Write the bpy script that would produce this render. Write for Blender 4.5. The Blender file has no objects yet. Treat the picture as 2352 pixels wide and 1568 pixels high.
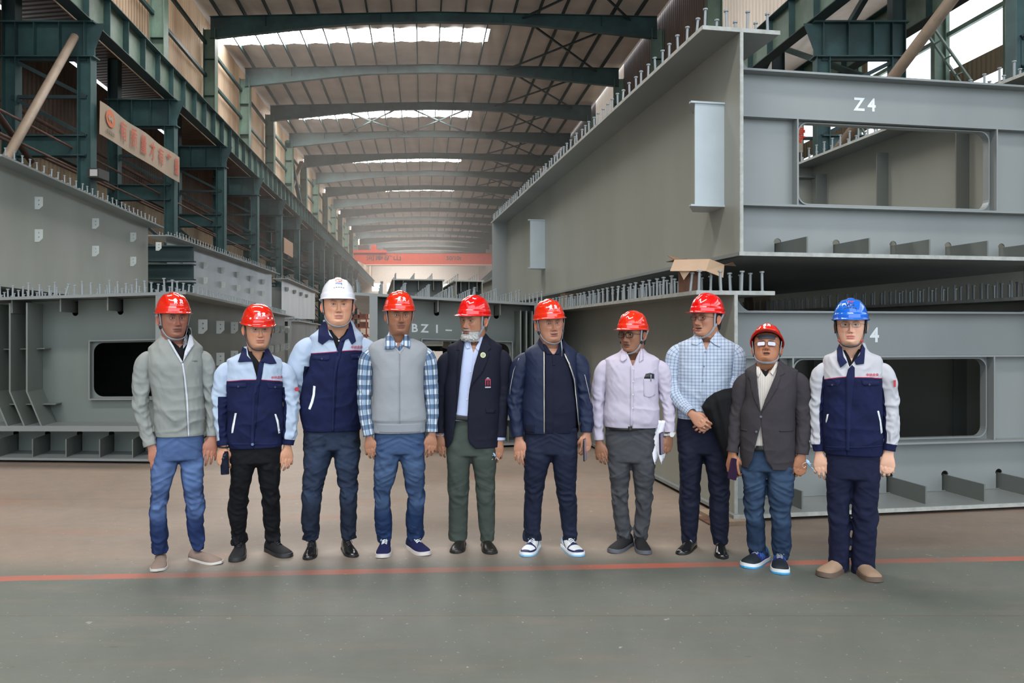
import bpy, bmesh, math, random
import numpy as np
from mathutils import Vector, Matrix, noise, geometry
random.seed(7)
R = math.radians
SC = bpy.context.scene
COL = SC.collection
# ------------------------------------------------------------------ camera, world, exposure
F, CX, HY, CZ = 1800.0, 1176.0, 763.0, 1.5      # focal length in pixels, principal column, horizon row, eye height
cd = bpy.data.cameras.new('camera'); cam = bpy.data.objects.new('camera', cd); COL.objects.link(cam)
cam.location = (0, 0, CZ); cam.rotation_euler = (R(90), 0, 0)
cd.sensor_width = 36; cd.lens = 36*F/2352; cd.shift_y = -21/2352; cd.clip_end = 600
SC.camera = cam
SC.view_settings.view_transform = 'Standard'; SC.view_settings.look = 'None'
SC.view_settings.exposure = 0.35; SC.view_settings.gamma = 1; SC.view_settings.use_curve_mapping = False
wd = bpy.data.worlds.new('sky'); SC.world = wd; wd.use_nodes = True
bg = wd.node_tree.nodes['Background']; bg.inputs[0].default_value = (.80, .90, 1.0, 1); bg.inputs[1].default_value = 2.5
SKYLIGHT = 27.0        # brightness of the translucent roof lights
SC.cycles.max_bounces = 6; SC.cycles.diffuse_bounces = 4; SC.cycles.glossy_bounces = 3; SC.cycles.transmission_bounces = 4
SC.cycles.sample_clamp_indirect = 6

# ------------------------------------------------------------------ helpers
def link(o, parent=None):
    COL.objects.link(o)
    if parent is not None: o.parent = parent
    return o
def tag(o, label=None, cat=None, group=None, kind=None):
    if label: o['label'] = label
    if cat: o['category'] = cat
    if group: o['group'] = group
    if kind: o['kind'] = kind
    return o
def empty(name, loc=(0, 0, 0), rz=0.0, **k):
    o = bpy.data.objects.new(name, None); o.empty_display_size = .2
    o.location = loc; o.rotation_euler = (0, 0, rz); link(o); return tag(o, **k)
def copy_tree(o, parent=None):
    c = o.copy(); COL.objects.link(c); c.parent = parent
    for ch in list(KIDS.get(o.name, ())): copy_tree(ch, c)
    return c
KIDS = {}
def mesh_obj(name, verts, faces, mat=None, parent=None, smooth=False):
    me = bpy.data.meshes.new(name); me.from_pydata([tuple(v) for v in verts], [], faces)
    if smooth: me.polygons.foreach_set('use_smooth', [True]*len(me.polygons))
    if mat is not None:
        for m in (mat if isinstance(mat, (list, tuple)) else [mat]): me.materials.append(m)
    o = bpy.data.objects.new(name, me); link(o, parent)
    if parent is not None: KIDS.setdefault(parent.name, []).append(o)
    return o
class MB:
    """collects solid shapes, build() links them as one mesh object"""
    def __init__(s, fn=None): s.v = []; s.f = []; s.fn = fn
    def add(s, vs, fs):
        n = len(s.v); s.v += [tuple(v) for v in vs]; s.f += [tuple(i+n for i in f) for f in fs]; return s
    def box(s, x0, x1, y0, y1, z0, z1):
        return s.add([(x0,y0,z0),(x1,y0,z0),(x1,y1,z0),(x0,y1,z0),(x0,y0,z1),(x1,y0,z1),(x1,y1,z1),(x0,y1,z1)],
            [(0,3,2,1),(4,5,6,7),(0,1,5,4),(1,2,6,5),(2,3,7,6),(3,0,4,7)])
    def bar(s, p, q, w, h=None, up=(0,0,1)):
        h = h or w; p = Vector(p); q = Vector(q); t = (q-p).normalized(); u = Vector(up)
        if abs(t.dot(u)) > .98: u = Vector((0,1,0))
        a = t.cross(u).normalized()*w/2; b = a.cross(t).normalized()*h/2
        return s.add([p-a-b, p+a-b, p+a+b, p-a+b, q-a-b, q+a-b, q+a+b, q-a+b],
            [(0,3,2,1),(4,5,6,7),(0,1,5,4),(1,2,6,5),(2,3,7,6),(3,0,4,7)])
    def ibeam(s, p, q, w, h, tw=.012, tf=.02, up=(0,0,1)):
        p = Vector(p); q = Vector(q); t = (q-p).normalized(); u = Vector(up)
        a = t.cross(u).normalized(); b = a.cross(t).normalized()
        s.bar(p, q, tw, h, up); o = b*(h/2-tf/2)
        s.bar(p+o, q+o, w, tf, up); s.bar(p-o, q-o, w, tf, up); return s
    def cyl(s, p, q, r, n=10, r2=None):
        r2 = r if r2 is None else r2; p = Vector(p); q = Vector(q); t = (q-p).normalized()
        u = Vector((0,0,1)) if abs(t.z) < .9 else Vector((1,0,0))
        a = t.cross(u).normalized(); b = a.cross(t)
        vs = [p+(a*math.cos(k*2*math.pi/n)+b*math.sin(k*2*math.pi/n))*r for k in range(n)]
        vs += [q+(a*math.cos(k*2*math.pi/n)+b*math.sin(k*2*math.pi/n))*r2 for k in range(n)]
        fs = [(k,(k+1)%n,n+(k+1)%n,n+k) for k in range(n)]+[tuple(range(n))[::-1], tuple(range(n,2*n))]
        return s.add(vs, fs)
    def tube(s, pts, r, n=8):
        pts = [Vector(p) for p in pts]; rings = []
        for i, p in enumerate(pts):
            t = (pts[min(i+1,len(pts)-1)]-pts[max(i-1,0)]).normalized()
            u = Vector((0,0,1)) if abs(t.z) < .95 else Vector((0,1,0))
            a = t.cross(u).normalized(); b = a.cross(t)
            rr = r[i] if isinstance(r, (list, tuple)) else r
            rings.append([p+(a*math.cos(k*2*math.pi/n)+b*math.sin(k*2*math.pi/n))*rr for k in range(n)])
        vs = [v for g in rings for v in g]; fs = []
        for i in range(len(rings)-1):
            fs += [(i*n+k, i*n+(k+1)%n, (i+1)*n+(k+1)%n, (i+1)*n+k) for k in range(n)]
        fs += [tuple(range(n))[::-1], tuple(range((len(rings)-1)*n, len(rings)*n))]
        return s.add(vs, fs)
    def plate(s, loops, y0, y1, axis='y'):
        """flat plate cut from 2-D loops (outline first, then holes); extruded y0..y1 along axis"""
        L3 = [[Vector((p[0], p[1], 0)) for p in l] for l in loops]
        tris = geometry.tessellate_polygon(L3); fl = [p for l in loops for p in l]; n = len(fl)
        def m(p, d): return (p[0], d, p[1]) if axis == 'y' else ((d, p[0], p[1]) if axis == 'x' else (p[0], p[1], d))
        vs = [m(p, y0) for p in fl]+[m(p, y1) for p in fl]; fs = []
        for t in tris: fs += [tuple(t), tuple(i+n for i in t)[::-1]]
        k = 0
        for l in loops:
            for i in range(len(l)): j = (i+1) % len(l); fs.append((k+i, k+j, n+k+j, n+k+i))
            k += len(l)
        return s.add(vs, fs)
    def build(s, name, mat, parent=None, smooth=False, **k):
        v = [s.fn(p) for p in s.v] if s.fn else s.v
        o = mesh_obj(name, v, s.f, mat, parent, smooth)
        bm = bmesh.new(); bm.from_mesh(o.data); bmesh.ops.recalc_face_normals(bm, faces=bm.faces); bm.to_mesh(o.data); bm.free()
        return tag(o, **k)
def rrect(x0, x1, z0, z1, r, n=6):
    out = []
    for cx, cz, a0 in ((x1-r,z1-r,0),(x0+r,z1-r,90),(x0+r,z0+r,180),(x1-r,z0+r,270)):
        for i in range(n+1): a = R(a0+90*i/n); out.append((cx+r*math.cos(a), cz+r*math.sin(a)))
    return out
def circ(x, z, r, n=14): return [(x+r*math.cos(i*2*math.pi/n), z+r*math.sin(i*2*math.pi/n)) for i in range(n)]
def smooth_by_angle(o, ang=40):
    o.data.polygons.foreach_set('use_smooth', [True]*len(o.data.polygons))
    o.data.set_sharp_from_angle(angle=R(ang))

# ------------------------------------------------------------------ materials
MATS = {}
class NT:
    def __init__(s, name):
        s.m = bpy.data.materials.new(name); s.m.use_nodes = True; s.t = s.m.node_tree; s.b = s.t.nodes['Principled BSDF']
    def n(s, typ, **k):
        q = s.t.nodes.new(typ)
        for a, v in k.items(): setattr(q, a, v)
        return q
    def l(s, a, b): s.t.links.new(a, b)
    def math(s, op, a, b=None):
        q = s.n('ShaderNodeMath', operation=op)
        for i, x in enumerate((a, b)):
            if x is None: continue
            if isinstance(x, (int, float)): q.inputs[i].default_value = x
            else: s.l(x, q.inputs[i])
        return q.outputs[0]
    def attr(s, name): return s.n('ShaderNodeAttribute', attribute_name=name).outputs['Fac']
    def mix(s, fac, a, b):
        q = s.n('ShaderNodeMix', data_type='RGBA')
        if isinstance(fac, (int, float)): q.inputs[0].default_value = fac
        else: s.l(fac, q.inputs[0])
        for i, x in ((6, a), (7, b)):
            if isinstance(x, tuple): q.inputs[i].default_value = (*x[:3], 1)
            else: s.l(x, q.inputs[i])
        return q.outputs[2]
    def noise(s, scale, detail=4, rough=.6, stretch=None, coord='Object'):
        tc = s.n('ShaderNodeTexCoord').outputs[coord]
        if stretch:
            mp = s.n('ShaderNodeMapping'); mp.inputs['Scale'].default_value = stretch; s.l(tc, mp.inputs[0]); tc = mp.outputs[0]
        q = s.n('ShaderNodeTexNoise'); q.inputs['Scale'].default_value = scale; q.inputs['Detail'].default_value = detail
        q.inputs['Roughness'].default_value = rough; s.l(tc, q.inputs[0]); return q.outputs['Fac']
    def ramp(s, fac, lo, hi):
        q = s.n('ShaderNodeMapRange'); q.inputs[1].default_value = lo; q.inputs[2].default_value = hi; s.l(fac, q.inputs[0]); return q.outputs[0]
    def bump(s, h, dist, strength=1.0):
        q = s.n('ShaderNodeBump'); q.inputs['Distance'].default_value = dist; q.inputs['Strength'].default_value = strength
        s.l(h, q.inputs['Height']); s.l(q.outputs[0], s.b.inputs['Normal'])
    def color(s, c):
        if isinstance(c, tuple): s.b.inputs['Base Color'].default_value = (*c[:3], 1)
        else: s.l(c, s.b.inputs['Base Color'])
    def set(s, rough=.5, metal=0, spec=.5, sheen=0, coat=0):
        s.b.inputs['Roughness'].default_value = rough; s.b.inputs['Metallic'].default_value = metal
        s.b.inputs['Specular IOR Level'].default_value = spec
        if sheen: s.b.inputs['Sheen Weight'].default_value = sheen
        if coat: s.b.inputs['Coat Weight'].default_value = coat; s.b.inputs['Coat Roughness'].default_value = .05
def M(name, c=(.5,.5,.5), rough=.5, metal=0, spec=.5, var=0.0, vs=3.0, bump=0, bs=200, sheen=0, coat=0, stretch=None, c2=None, emit=0):
    """plain procedural paint/cloth: colour with soft mottling and optional bump"""
    if name in MATS: return MATS[name]
    t = NT(name); t.set(rough, metal, spec, sheen, coat)
    if var or c2:
        d = c2 or tuple(x*(1-var) for x in c)
        t.color(t.mix(t.ramp(t.noise(vs, 5, .65, stretch), .35, .65), c, d))
    else: t.color(c)
    if bump: t.bump(t.noise(bs, 3), bump, .6)
    if emit: t.b.inputs['Emission Color'].default_value = (*c, 1); t.b.inputs['Emission Strength'].default_value = emit
    MATS[name] = t.m; return t.m
def srgb(r, g, b):
    f = lambda c: ((c/255+.055)/1.055)**2.4 if c > 10 else c/255/12.92
    return (f(r), f(g), f(b))
def W(px, py, Y): return Vector(((px-CX)/F*Y, Y, CZ+(HY-py)/F*Y))

def text_mesh(body, size, bold=0.0, extrude=0.0, res=3):
    cu = bpy.data.curves.new('txt', 'FONT'); cu.body = body; cu.size = size; cu.align_x = 'CENTER'; cu.align_y = 'CENTER'
    cu.offset = bold; cu.extrude = extrude; cu.resolution_u = res; cu.fill_mode = 'FRONT' if not extrude else 'BOTH'
    o = bpy.data.objects.new('txt', cu); COL.objects.link(o)
    dg = bpy.context.evaluated_depsgraph_get(); me = bpy.data.meshes.new_from_object(o.evaluated_get(dg))
    vs = [v.co.copy() for v in me.vertices]; fs = [tuple(p.vertices) for p in me.polygons]
    bpy.data.objects.remove(o); bpy.data.curves.remove(cu); bpy.data.meshes.remove(me)
    return vs, fs
def text_obj(name, body, size, mat, fn, parent=None, bold=0.0, **k):
    """writing laid on a surface: fn maps the flat (x, y) of the letters to 3-D"""
    vs, fs = text_mesh(body, size, bold)
    o = mesh_obj(name, [fn(v.x, v.y) for v in vs], fs, mat, parent); return tag(o, **k)
# ================================================================== THE HALL
K = .1133                      # the hall axis leans this much to the left of the view axis
def H(a, b, z=0.0): return Vector((a-K*b, b, z))
HR = math.atan(K)
teal = M('teal_steel_paint', srgb(54, 86, 86), .55, var=.35, vs=.8, c2=srgb(38, 60, 62))
teal_pale = M('pale_green_steel_paint', srgb(108, 132, 118), .5, var=.25, vs=.7, c2=srgb(82, 98, 86))
teal_dark = M('dark_teal_steel_paint', srgb(42, 62, 64), .6, var=.3, vs=.9)
brown_pipe = M('rusty_brown_pipe_paint', srgb(92, 66, 56), .6, var=.3)
timber = M('pale_brown_strut_paint', srgb(140, 122, 104), .6, var=.25)
red_rail = M('red_rail_paint', srgb(120, 40, 34), .6, var=.3)
def corrugated(name, c1, c2, pitch, translucent=0.0, axis=1, depth=.03):
    if name in MATS: return MATS[name]
    t = NT(name); t.set(.55, 0, .3)
    tc = t.n('ShaderNodeTexCoord').outputs['Object']; sp = t.n('ShaderNodeSeparateXYZ'); t.l(tc, sp.inputs[0])
    w = t.math('SINE', t.math('MULTIPLY', sp.outputs[axis], 2*math.pi/pitch))
    col = t.mix(t.ramp(t.noise(.35, 5, .6, (1, 1, .25)), .35, .68), c1, c2)
    t.color(col); t.bump(w, depth, 1.0)
    if translucent:
        tr = t.n('ShaderNodeBsdfTranslucent'); t.l(col, tr.inputs[0]); mx = t.n('ShaderNodeMixShader'); mx.inputs[0].default_value = translucent
        out = t.t.nodes['Material Output']; t.l(t.b.outputs[0], mx.inputs[1]); t.l(tr.outputs[0], mx.inputs[2]); t.l(mx.outputs[0], out.inputs[0])
    MATS[name] = t.m; return t.m
wall_dark = corrugated('dark_brown_ribbed_sheet', srgb(104, 86, 74), srgb(82, 68, 60), .32)
wall_beige = corrugated('beige_ribbed_sheet', srgb(150, 132, 108), srgb(118, 104, 84), .32)
wall_glow = corrugated('translucent_ribbed_sheet', srgb(216, 198, 178), srgb(180, 158, 136), .30, .55)
wall_right_sheet = corrugated('brown_ribbed_sheet_right', srgb(128, 110, 100), srgb(104, 88, 80), .30)
roof_m = corrugated('brown_roof_sheet', srgb(184, 170, 156), srgb(158, 143, 130), .9, .02, 0, .02)

wall_lit = corrugated('lit_translucent_sheet', srgb(222, 212, 200), srgb(196, 182, 168), .30, .3); _n = wall_lit.node_tree.nodes['Principled BSDF']; _n.inputs['Emission Color'].default_value = (1, .93, .84, 1); _n.inputs['Emission Strength'].default_value = .28  # emission added: stands in for daylight that cannot reach these sheets
# ---- floor
def floor_material():
    t = NT('painted_concrete_floor'); t.set(.5, 0, .4)
    tc = t.n('ShaderNodeTexCoord').outputs['Object']; sp = t.n('ShaderNodeSeparateXYZ'); t.l(tc, sp.inputs[0])
    x, y = sp.outputs[0], sp.outputs[1]
    line = t.math('SUBTRACT', y, t.math('ADD', t.math('MULTIPLY', x, .066), 5.00))   # signed distance from the red line
    big = t.noise(.55, 6, .62); fine = t.noise(9, 5, .7); streak = t.noise(1.2, 4, .6, (1, 5, 1)); spk = t.noise(42, 2, .5); spk2 = t.noise(13, 3, .5)
    con = t.mix(t.ramp(big, .35, .66), srgb(143, 127, 113), srgb(124, 110, 98))
    con = t.mix(t.ramp(streak, .45, .72), con, srgb(132, 119, 108))
    redp = t.math('MULTIPLY', t.ramp(t.noise(.8, 3, .5, (1, 2.4, 1)), .60, .70), .35); con = t.mix(redp, con, srgb(156, 108, 88))
    grn = t.mix(t.ramp(big, .36, .64), srgb(104, 106, 99), srgb(88, 94, 86))
    grn = t.mix(t.math('MULTIPLY', t.ramp(streak, .52, .72), .7), grn, srgb(112, 105, 97))
    edge = t.math('ADD', line, t.math('MULTIPLY', t.math('SUBTRACT', big, .5), .5))
    base = t.mix(t.ramp(edge, -.03, .42), grn, con)
    base = t.mix(t.math('MULTIPLY', t.ramp(fine, .35, .7), .22), base, srgb(84, 80, 74))
    base = t.mix(t.math('MULTIPLY', t.ramp(spk, .70, .74), .5), base, srgb(190, 184, 174))
    base = t.mix(t.math('MULTIPLY', t.ramp(spk2, .71, .75), .35), base, srgb(196, 188, 176))
    base = t.mix(t.math('MULTIPLY', t.ramp(t.noise(6, 4, .6, (1, 3, 1)), .70, .74), .5), base, srgb(70, 62, 56))
    # slab joints
    for ax, o, per in ((y, .2, 2.9),):
        fr = t.math('ABSOLUTE', t.math('SUBTRACT', t.math('FRACT', t.math('DIVIDE', t.math('ADD', ax, o), per)), .5))
        base = t.mix(t.math('MULTIPLY', t.math('LESS_THAN', fr, .0022), .5), base, srgb(86, 76, 66))
    inl = t.math('LESS_THAN', t.math('ABSOLUTE', t.math('ADD', line, .02)), t.math('ADD', .050, t.math('MULTIPLY', t.math('SUBTRACT', fine, .5), .03)))
    wear = t.math('MULTIPLY', inl, t.ramp(t.noise(1.1, 4, .6), .25, .62))
    base = t.mix(t.math('MULTIPLY', wear, .85), base, srgb(172, 92, 74))
    t.color(base)
    t.l(t.ramp(big, .2, .9), t.b.inputs['Roughness']) if False else None
    t.bump(fine, .002, .5); return t.m
fl = mesh_obj('floor', [(-60,-14,0),(70,-14,0),(70,260,0),(-60,260,0)], [(0,1,2,3)], floor_material()); tag(fl, kind='structure')

# ---- dimensions (hall frame: a across, b along)
AL, AR = -11.1, 12.2           # upper column lines
ZR, ZPK = 18.25, 18.5          # roof sheet at the eaves and the ridge
B0, BS, NB = 0.9, 8.0, 22      # first frame, bay, number of frames
BE = B0+BS*NB
def strip(name, pts, m, kind='structure', **k):
    o = mesh_obj(name, pts, [(0,1,2,3)], m); return tag(o, kind=kind, **k)
def wall(name, a, b0, b1, z0, z1, m, th=.06, **k):
    mb = MB(); p = [H(a,b0,z0), H(a,b1,z0), H(a+th,b1,z0), H(a+th,b0,z0), H(a,b0,z1), H(a,b1,z1), H(a+th,b1,z1), H(a+th,b0,z1)]
    mb.add(p, [(0,3,2,1),(4,5,6,7),(0,1,5,4),(1,2,6,5),(2,3,7,6),(3,0,4,7)])
    return mb.build(name, m, kind='structure', **k)
# left: opaque lower wall, narrow slit of daylight, upper wall; then the clerestory over the crane beam
wall('wall_left', -14.2, -14, BE, 0, 8.4, wall_beige)
wall('wall_left_upper', -14.2, -14, BE, 8.42, 12.3, wall_dark)
wall('wall_left_fascia', -14.18, 43, BE, 12.3, 12.5, wall_dark)
wall('wall_left_clerestory', -11.6, -14, BE, 11.9, 18.15, wall_glow, .04)
mb = MB(); mb.add([H(-14.2,-14,12.5),H(-14.2,BE,12.5),H(-11.6,BE,12.7),H(-11.6,-14,12.7)], [(0,1,2,3)])
mb.build('ceiling_left_lean_to', wall_dark, kind='structure')
# right: one brown wall above the crane beam with a few translucent bays given an added glow, a neighbouring bay with bright windows beyond
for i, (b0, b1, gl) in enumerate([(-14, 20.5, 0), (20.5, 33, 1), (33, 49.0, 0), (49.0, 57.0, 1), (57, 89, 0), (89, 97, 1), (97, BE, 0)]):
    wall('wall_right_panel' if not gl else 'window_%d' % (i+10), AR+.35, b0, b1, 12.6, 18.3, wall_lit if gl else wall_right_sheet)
# roof
def roofz(a): return ZR+(ZPK-ZR)*(1-abs(a-.5)/11.8)
sky_b = [B0+BS*k+4.1 for k in range(-1, 10, 2)]; sky_b = [b for b in (-4.0, 12.4, 28.5, 44.7, 60.7, 76.8, 92.8, 109, 125, 141, 157, 170)]
SA0, SA1, SW = -11.2, 3.75, .95
mb = MB(); bs = [-14]+[x for b in sky_b for x in (b-SW, b+SW)]+[BE]
for i in range(len(bs)-1):
    b0, b1 = bs[i], bs[i+1]; sl = i % 2 == 1
    segs = [(SA1, .5+11.9)] if sl else [(-11.7, .5), (.5, .5+11.9)]
    for a0, a1 in segs: mb.add([H(a0,b0,roofz(a0)),H(a1,b0,roofz(a1)),H(a1,b1,roofz(a1)),H(a0,b1,roofz(a0))], [(0,1,2,3)])
mb.build('ceiling', roof_m, kind='structure')
skm = NT('translucent_roof_light'); skm.set(.4); skm.color((.9,.92,.95)); skm.b.inputs['Emission Color'].default_value = (1, .985, .96, 1); skm.b.inputs['Emission Strength'].default_value = SKYLIGHT
for i, b in enumerate(sky_b):
    mb = MB(); n = 12
    for k in range(n):
        a0 = SA0+(SA1-SA0)*k/n; a1 = SA0+(SA1-SA0)*(k+1)/n-.12; am = (a0+a1)/2
        for (p, q, zp, zq) in ((a0, am, 0, -.06), (am, a1, -.06, 0)):
            mb.add([H(p,b-SW,roofz(p)+zp),H(q,b-SW,roofz(q)+zq),H(q,b+SW,roofz(q)+zq),H(p,b+SW,roofz(p)+zp)], [(0,1,2,3)])
    mb.build('window_%d' % (i+1), skm.m, kind='structure', label='long translucent roof light glowing white')
# end wall with bright door openings
endm = M('pale_end_wall_sheet', srgb(224, 208, 194), .7, var=.1); glow = M('daylight_in_far_doors', (1, 1, 1), .6, emit=7.0)
DB = BE
mb = MB()
for a0, a1, z0, z1 in ((-14.4,13,0,10.8),(-14.4,-11.5,10.8,12.5),(-9.2,-8.2,10.8,12.5),(-6.2,4.5,10.8,12.5),(7.2,13,10.8,12.5),(-14.4,13,12.5,18.4)):
    p = [H(a0,DB,z0),H(a1,DB,z0),H(a1,DB+.3,z0),H(a0,DB+.3,z0),H(a0,DB,z1),H(a1,DB,z1),H(a1,DB+.3,z1),H(a0,DB+.3,z1)]
    mb.add(p, [(0,3,2,1),(4,5,6,7),(0,1,5,4),(1,2,6,5),(2,3,7,6),(3,0,4,7)])
mb.build('wall_back', endm, kind='structure')
for i, (a0, a1) in enumerate(((-11.5,-9.2),(-8.2,-6.2),(4.5,7.2))):
    tag(mesh_obj('window_%d' % (i+60), [H(a0,DB+.2,10.8),H(a1,DB+.2,10.8),H(a1,DB+.2,12.5),H(a0,DB+.2,12.5)], [(0,1,2,3)], glow), kind='structure')
# neighbouring bay on the right
wall('wall_right', 27.0, -14, BE, 0, 10.2, wall_beige)
wall('wall_right_top', 27.0, -14, BE, 19.2, 20.5, wall_beige)
wall('wall_right_band', 27.0, -14, BE, 13.8, 14.9, wall_beige)
mb = MB(); mb.add([H(12.6,-14,19.2),H(27,-14,20.4),H(27,BE,20.4),H(12.6,BE,19.2)], [(0,1,2,3)])
mb.build('ceiling_right', roof_m, kind='structure')
wglow = M('bright_window_sheet', (.86, .93, 1.0), .5, emit=1.7)
for i, (z0, z1) in enumerate(((10.2, 13.8), (14.9, 19.2))):
    for k in range(7):
        b0 = 18+BS*k; wall('window_%d' % (30+i*10+k), 27.0, b0, b0+(5.6 if (k+i) % 3 else 7.6), z0, z1, wglow)
    for k in range(7):
        b0 = 18+BS*k+5.6
        if (k+i) % 3: wall('wall_right_pier', 27.0, b0, b0+2.4, z0, z1, wall_beige)

ORD = ['nearest', 'second', 'third', 'fourth', 'fifth', 'sixth', 'seventh', 'eighth', 'ninth', 'tenth', 'eleventh', 'twelfth', 'thirteenth',
       'fourteenth', 'fifteenth', 'sixteenth', 'seventeenth', 'eighteenth', 'nineteenth', 'twentieth']
# ---- upper wall columns and rafters (frames)
fb = [B0+BS*k for k in range(3, NB)]
def rafter_mesh():
    mb = MB(); xs = np.linspace(AL, AR, 13)
    top = [(a, roofz(a)-.32) for a in xs]
    def bot(a):
        e = min(a-AL, AR-a)/11.6; return roofz(a)-.32-(1.12-.62*min(1, e*1.6))
    loop = top+[(a, bot(a)) for a in xs[::-1]]
    mb.plate([loop], -.01, .01)
    for i in range(12):
        a0, a1 = xs[i], xs[i+1]
        for f0, f1 in (((a0, top[i][1]), (a1, top[i+1][1])), ((a0, bot(a0)), (a1, bot(a1)))):
            mb.bar((f0[0], 0, f0[1]), (f1[0], 0, f1[1]), .3, .03, up=(0,0,1))
    return mb
raf0 = None
for i, b in enumerate(fb):
    lab = '%s green steel roof rafter from the camera spanning the hall' % ORD[i]
    p = H(0, b)
    if raf0 is None:
        raf0 = empty('roof_rafter', p, 0); ra = raf0
        rafter_mesh().build('rafter_web', teal, raf0)
        for a in (AL+2.9, -2.2, 4.2, AR-2.9): MB().box(a-.012, a+.012, -.15, .15, roofz(a)-.85, roofz(a)-.34).build('splice_plate', teal_dark, raf0)
    else: ra = copy_tree(raf0); ra.location = p
    tag(ra, lab, 'rafter', 'roof rafters along the hall')
colU = None
for side, a, nm in (('left', AL, 'left'), ('right', AR, 'right')):
    for i, b in enumerate(fb):
        if i > 13: break
        p = H(a, b, 12.2)
        lab = '%s upper wall column from the camera on the %s side of the hall' % (ORD[i], nm)
        if colU is None:
            colU = empty('wall_column', p, 0); c = colU
            MB().ibeam((0,0,0), (0,0,5.1), .42, .62, .014, .03, up=(1,0,0)).build('column_shaft', teal_pale, colU)
            mm = MB()
            for z in (1.6, 3.5): mm.box(-.29, .29, -.2, .2, z, z+.02)
            mm.build('stiffener_plate', teal, colU)
        else: c = copy_tree(colU); c.location = p
        tag(c, lab, 'column', 'upper wall columns')
# purlins: thin Z bars the length of the roof
pur0 = None; aas = [a for a in np.arange(-10.6, 12.0, 1.28)]
for i, a in enumerate(aas):
    z = roofz(a)-.17
    mb = MB(); mb.bar(H(a, 16, z), H(a, 140, z), .07, .26); o = mb.build('roof_purlin', teal_dark)
    # origin at its near end
    tag(o, '%s roof purlin counted from the left eave, running the length of the hall' % ORD[i].replace('nearest', 'first'), 'purlin', 'roof purlins')
# roof cross bracing (right side of the roof)
for i, b in enumerate(fb[:9]):
    mb = MB()
    pairs = [((5.2, 0), (10.8, BS))] + ([((-6.6, 0), (-1.4, BS)), ((-1.4, 0), (3.8, BS))] if i == 4 else [])
    for (a0, _), (a1, _) in pairs:
        z0, z1 = roofz(a0)-.5, roofz(a1)-.5
        mb.bar(H(a0, b, z0), H(a1, b+BS, z1), .09); mb.bar(H(a1, b, z1), H(a0, b+BS, z0), .09)
    mb.build('cross_brace', teal_dark, label='crossed roof bracing rods in the %s roof bay from the camera' % ORD[i], cat='brace', group='roof bracing') if True else None
# girts over the clerestory
for i, z in enumerate((13.1, 14.9, 16.6, 12.55)):
    mb = MB(); mb.bar(H(-11.35, 10, z), H(-11.35, 150, z), .14, .16); o = mb.build('wall_girt', teal)
    tag(o, '%s long horizontal rail on the left clerestory wall' % ['second lowest', 'middle', 'topmost', 'lowest'][i], 'rail', 'clerestory rails')
# eave slivers of daylight
# ---- crane runway beams
def runway(a, name, label, s):
    e = empty(name, H(a, 4), 0, label=label, cat='crane beam')
    L = 160
    def G(x, b, z): q = H(x, b, z); return q
    mb = MB(); z0, z1 = 11.0, 12.2
    mb.bar(H(0,0,(z0+z1)/2), H(0,L,(z0+z1)/2), .014, z1-z0); mb.build('beam_web', teal_pale, e)
    mb = MB(); mb.bar(H(0,0,z1), H(0,L,z1), .5, .03); mb.build('top_flange', teal, e)
    mb = MB(); mb.bar(H(0,0,z0), H(0,L,z0), .42, .03); mb.build('bottom_flange', teal_dark, e)
    mb = MB(); mb.bar(H(0,0,z1+.09), H(0,L,z1+.09), .09, .14); mb.build('crane_rail', red_rail, e)
    first = None
    for k in range(98):
        b = 1.6*k+.5
        if first is None:
            m2 = MB(); m2.box(-.2, .2, -.012, .012, z0, z1); first = m2.build('web_stiffener', teal, e); c = first
        else: c = first.copy(); COL.objects.link(c); c.parent = e
        c.location = H(0, b)
    return e
runway(-10.3, 'crane_beam', 'long green crane runway beam along the left columns', 1)
runway(12.0, 'crane_beam', 'long green crane runway beam above the stacked box at the right', -1)
runway(15.4, 'crane_beam', 'dark crane runway beam of the neighbouring bay at the upper right', -1)
# ---- lattice columns under the crane beams
LATS = {}
def lattice(a, b, sgn, label, group):
    p = H(a, b)
    if sgn in LATS: e = copy_tree(LATS[sgn]); e.location = p; return tag(e, label, 'column', group)
    e = empty('crane_column', p, 0); LATS[sgn] = e
    o = sgn*2.3       # outer leg offset
    def leg(x):
        MB().ibeam((x,0,0), (x,0,9.9), .34, .42, .014, .024, up=(1,0,0)).build('column_leg', teal, e)
    leg(0); leg(o)
    MB().ibeam((o,0,9.9), (o,0,18), .34, .42, .014, .024, up=(1,0,0)).build('upper_leg', teal_dark, e)
    mb = MB(); mb.box(min(0,o)-.25, max(0,o)+.25, -.02, .02, 9.9, 10.95); mb.box(min(0,o)-.3, max(0,o)+.3, -.2, .2, 10.93, 10.98); mb.box(min(0,o)-.3, max(0,o)+.3, -.2, .2, 9.88, 9.92)
    for x in (0, o/3, 2*o/3): mb.box(x-.012, x+.012, -.18, .18, 9.9, 10.95)
    mb.build('cap_beam', teal, e)
    mb = MB(); mb.plate([[(.15*-sgn+0, 9.9),(-.55*sgn, 10.95),(0, 10.95)]], -.02, .02); mb.build('corbel', teal, e)
    mb = MB(); mb.box(min(0,o), max(0,o), -.02, .02, 6.9, 7.5); mb.box(min(0,o), max(0,o), -.15, .15, 7.48, 7.52); mb.box(min(0,o), max(0,o), -.15, .15, 6.88, 6.92)
    mb.build('tie_beam', teal, e)
    for (z0, z1) in ((.3, 2.6), (2.6, 5.0), (5.0, 6.9), (7.5, 8.7), (8.7, 9.85)):
        MB().bar((0,0,z0), (o,0,z1), .11).build('lattice_bar', teal_dark, e)
        MB().bar((0,0,z1), (o,0,z1), .10).build('lattice_bar', teal_dark, e)
    return tag(e, label, 'column', group)
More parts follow.
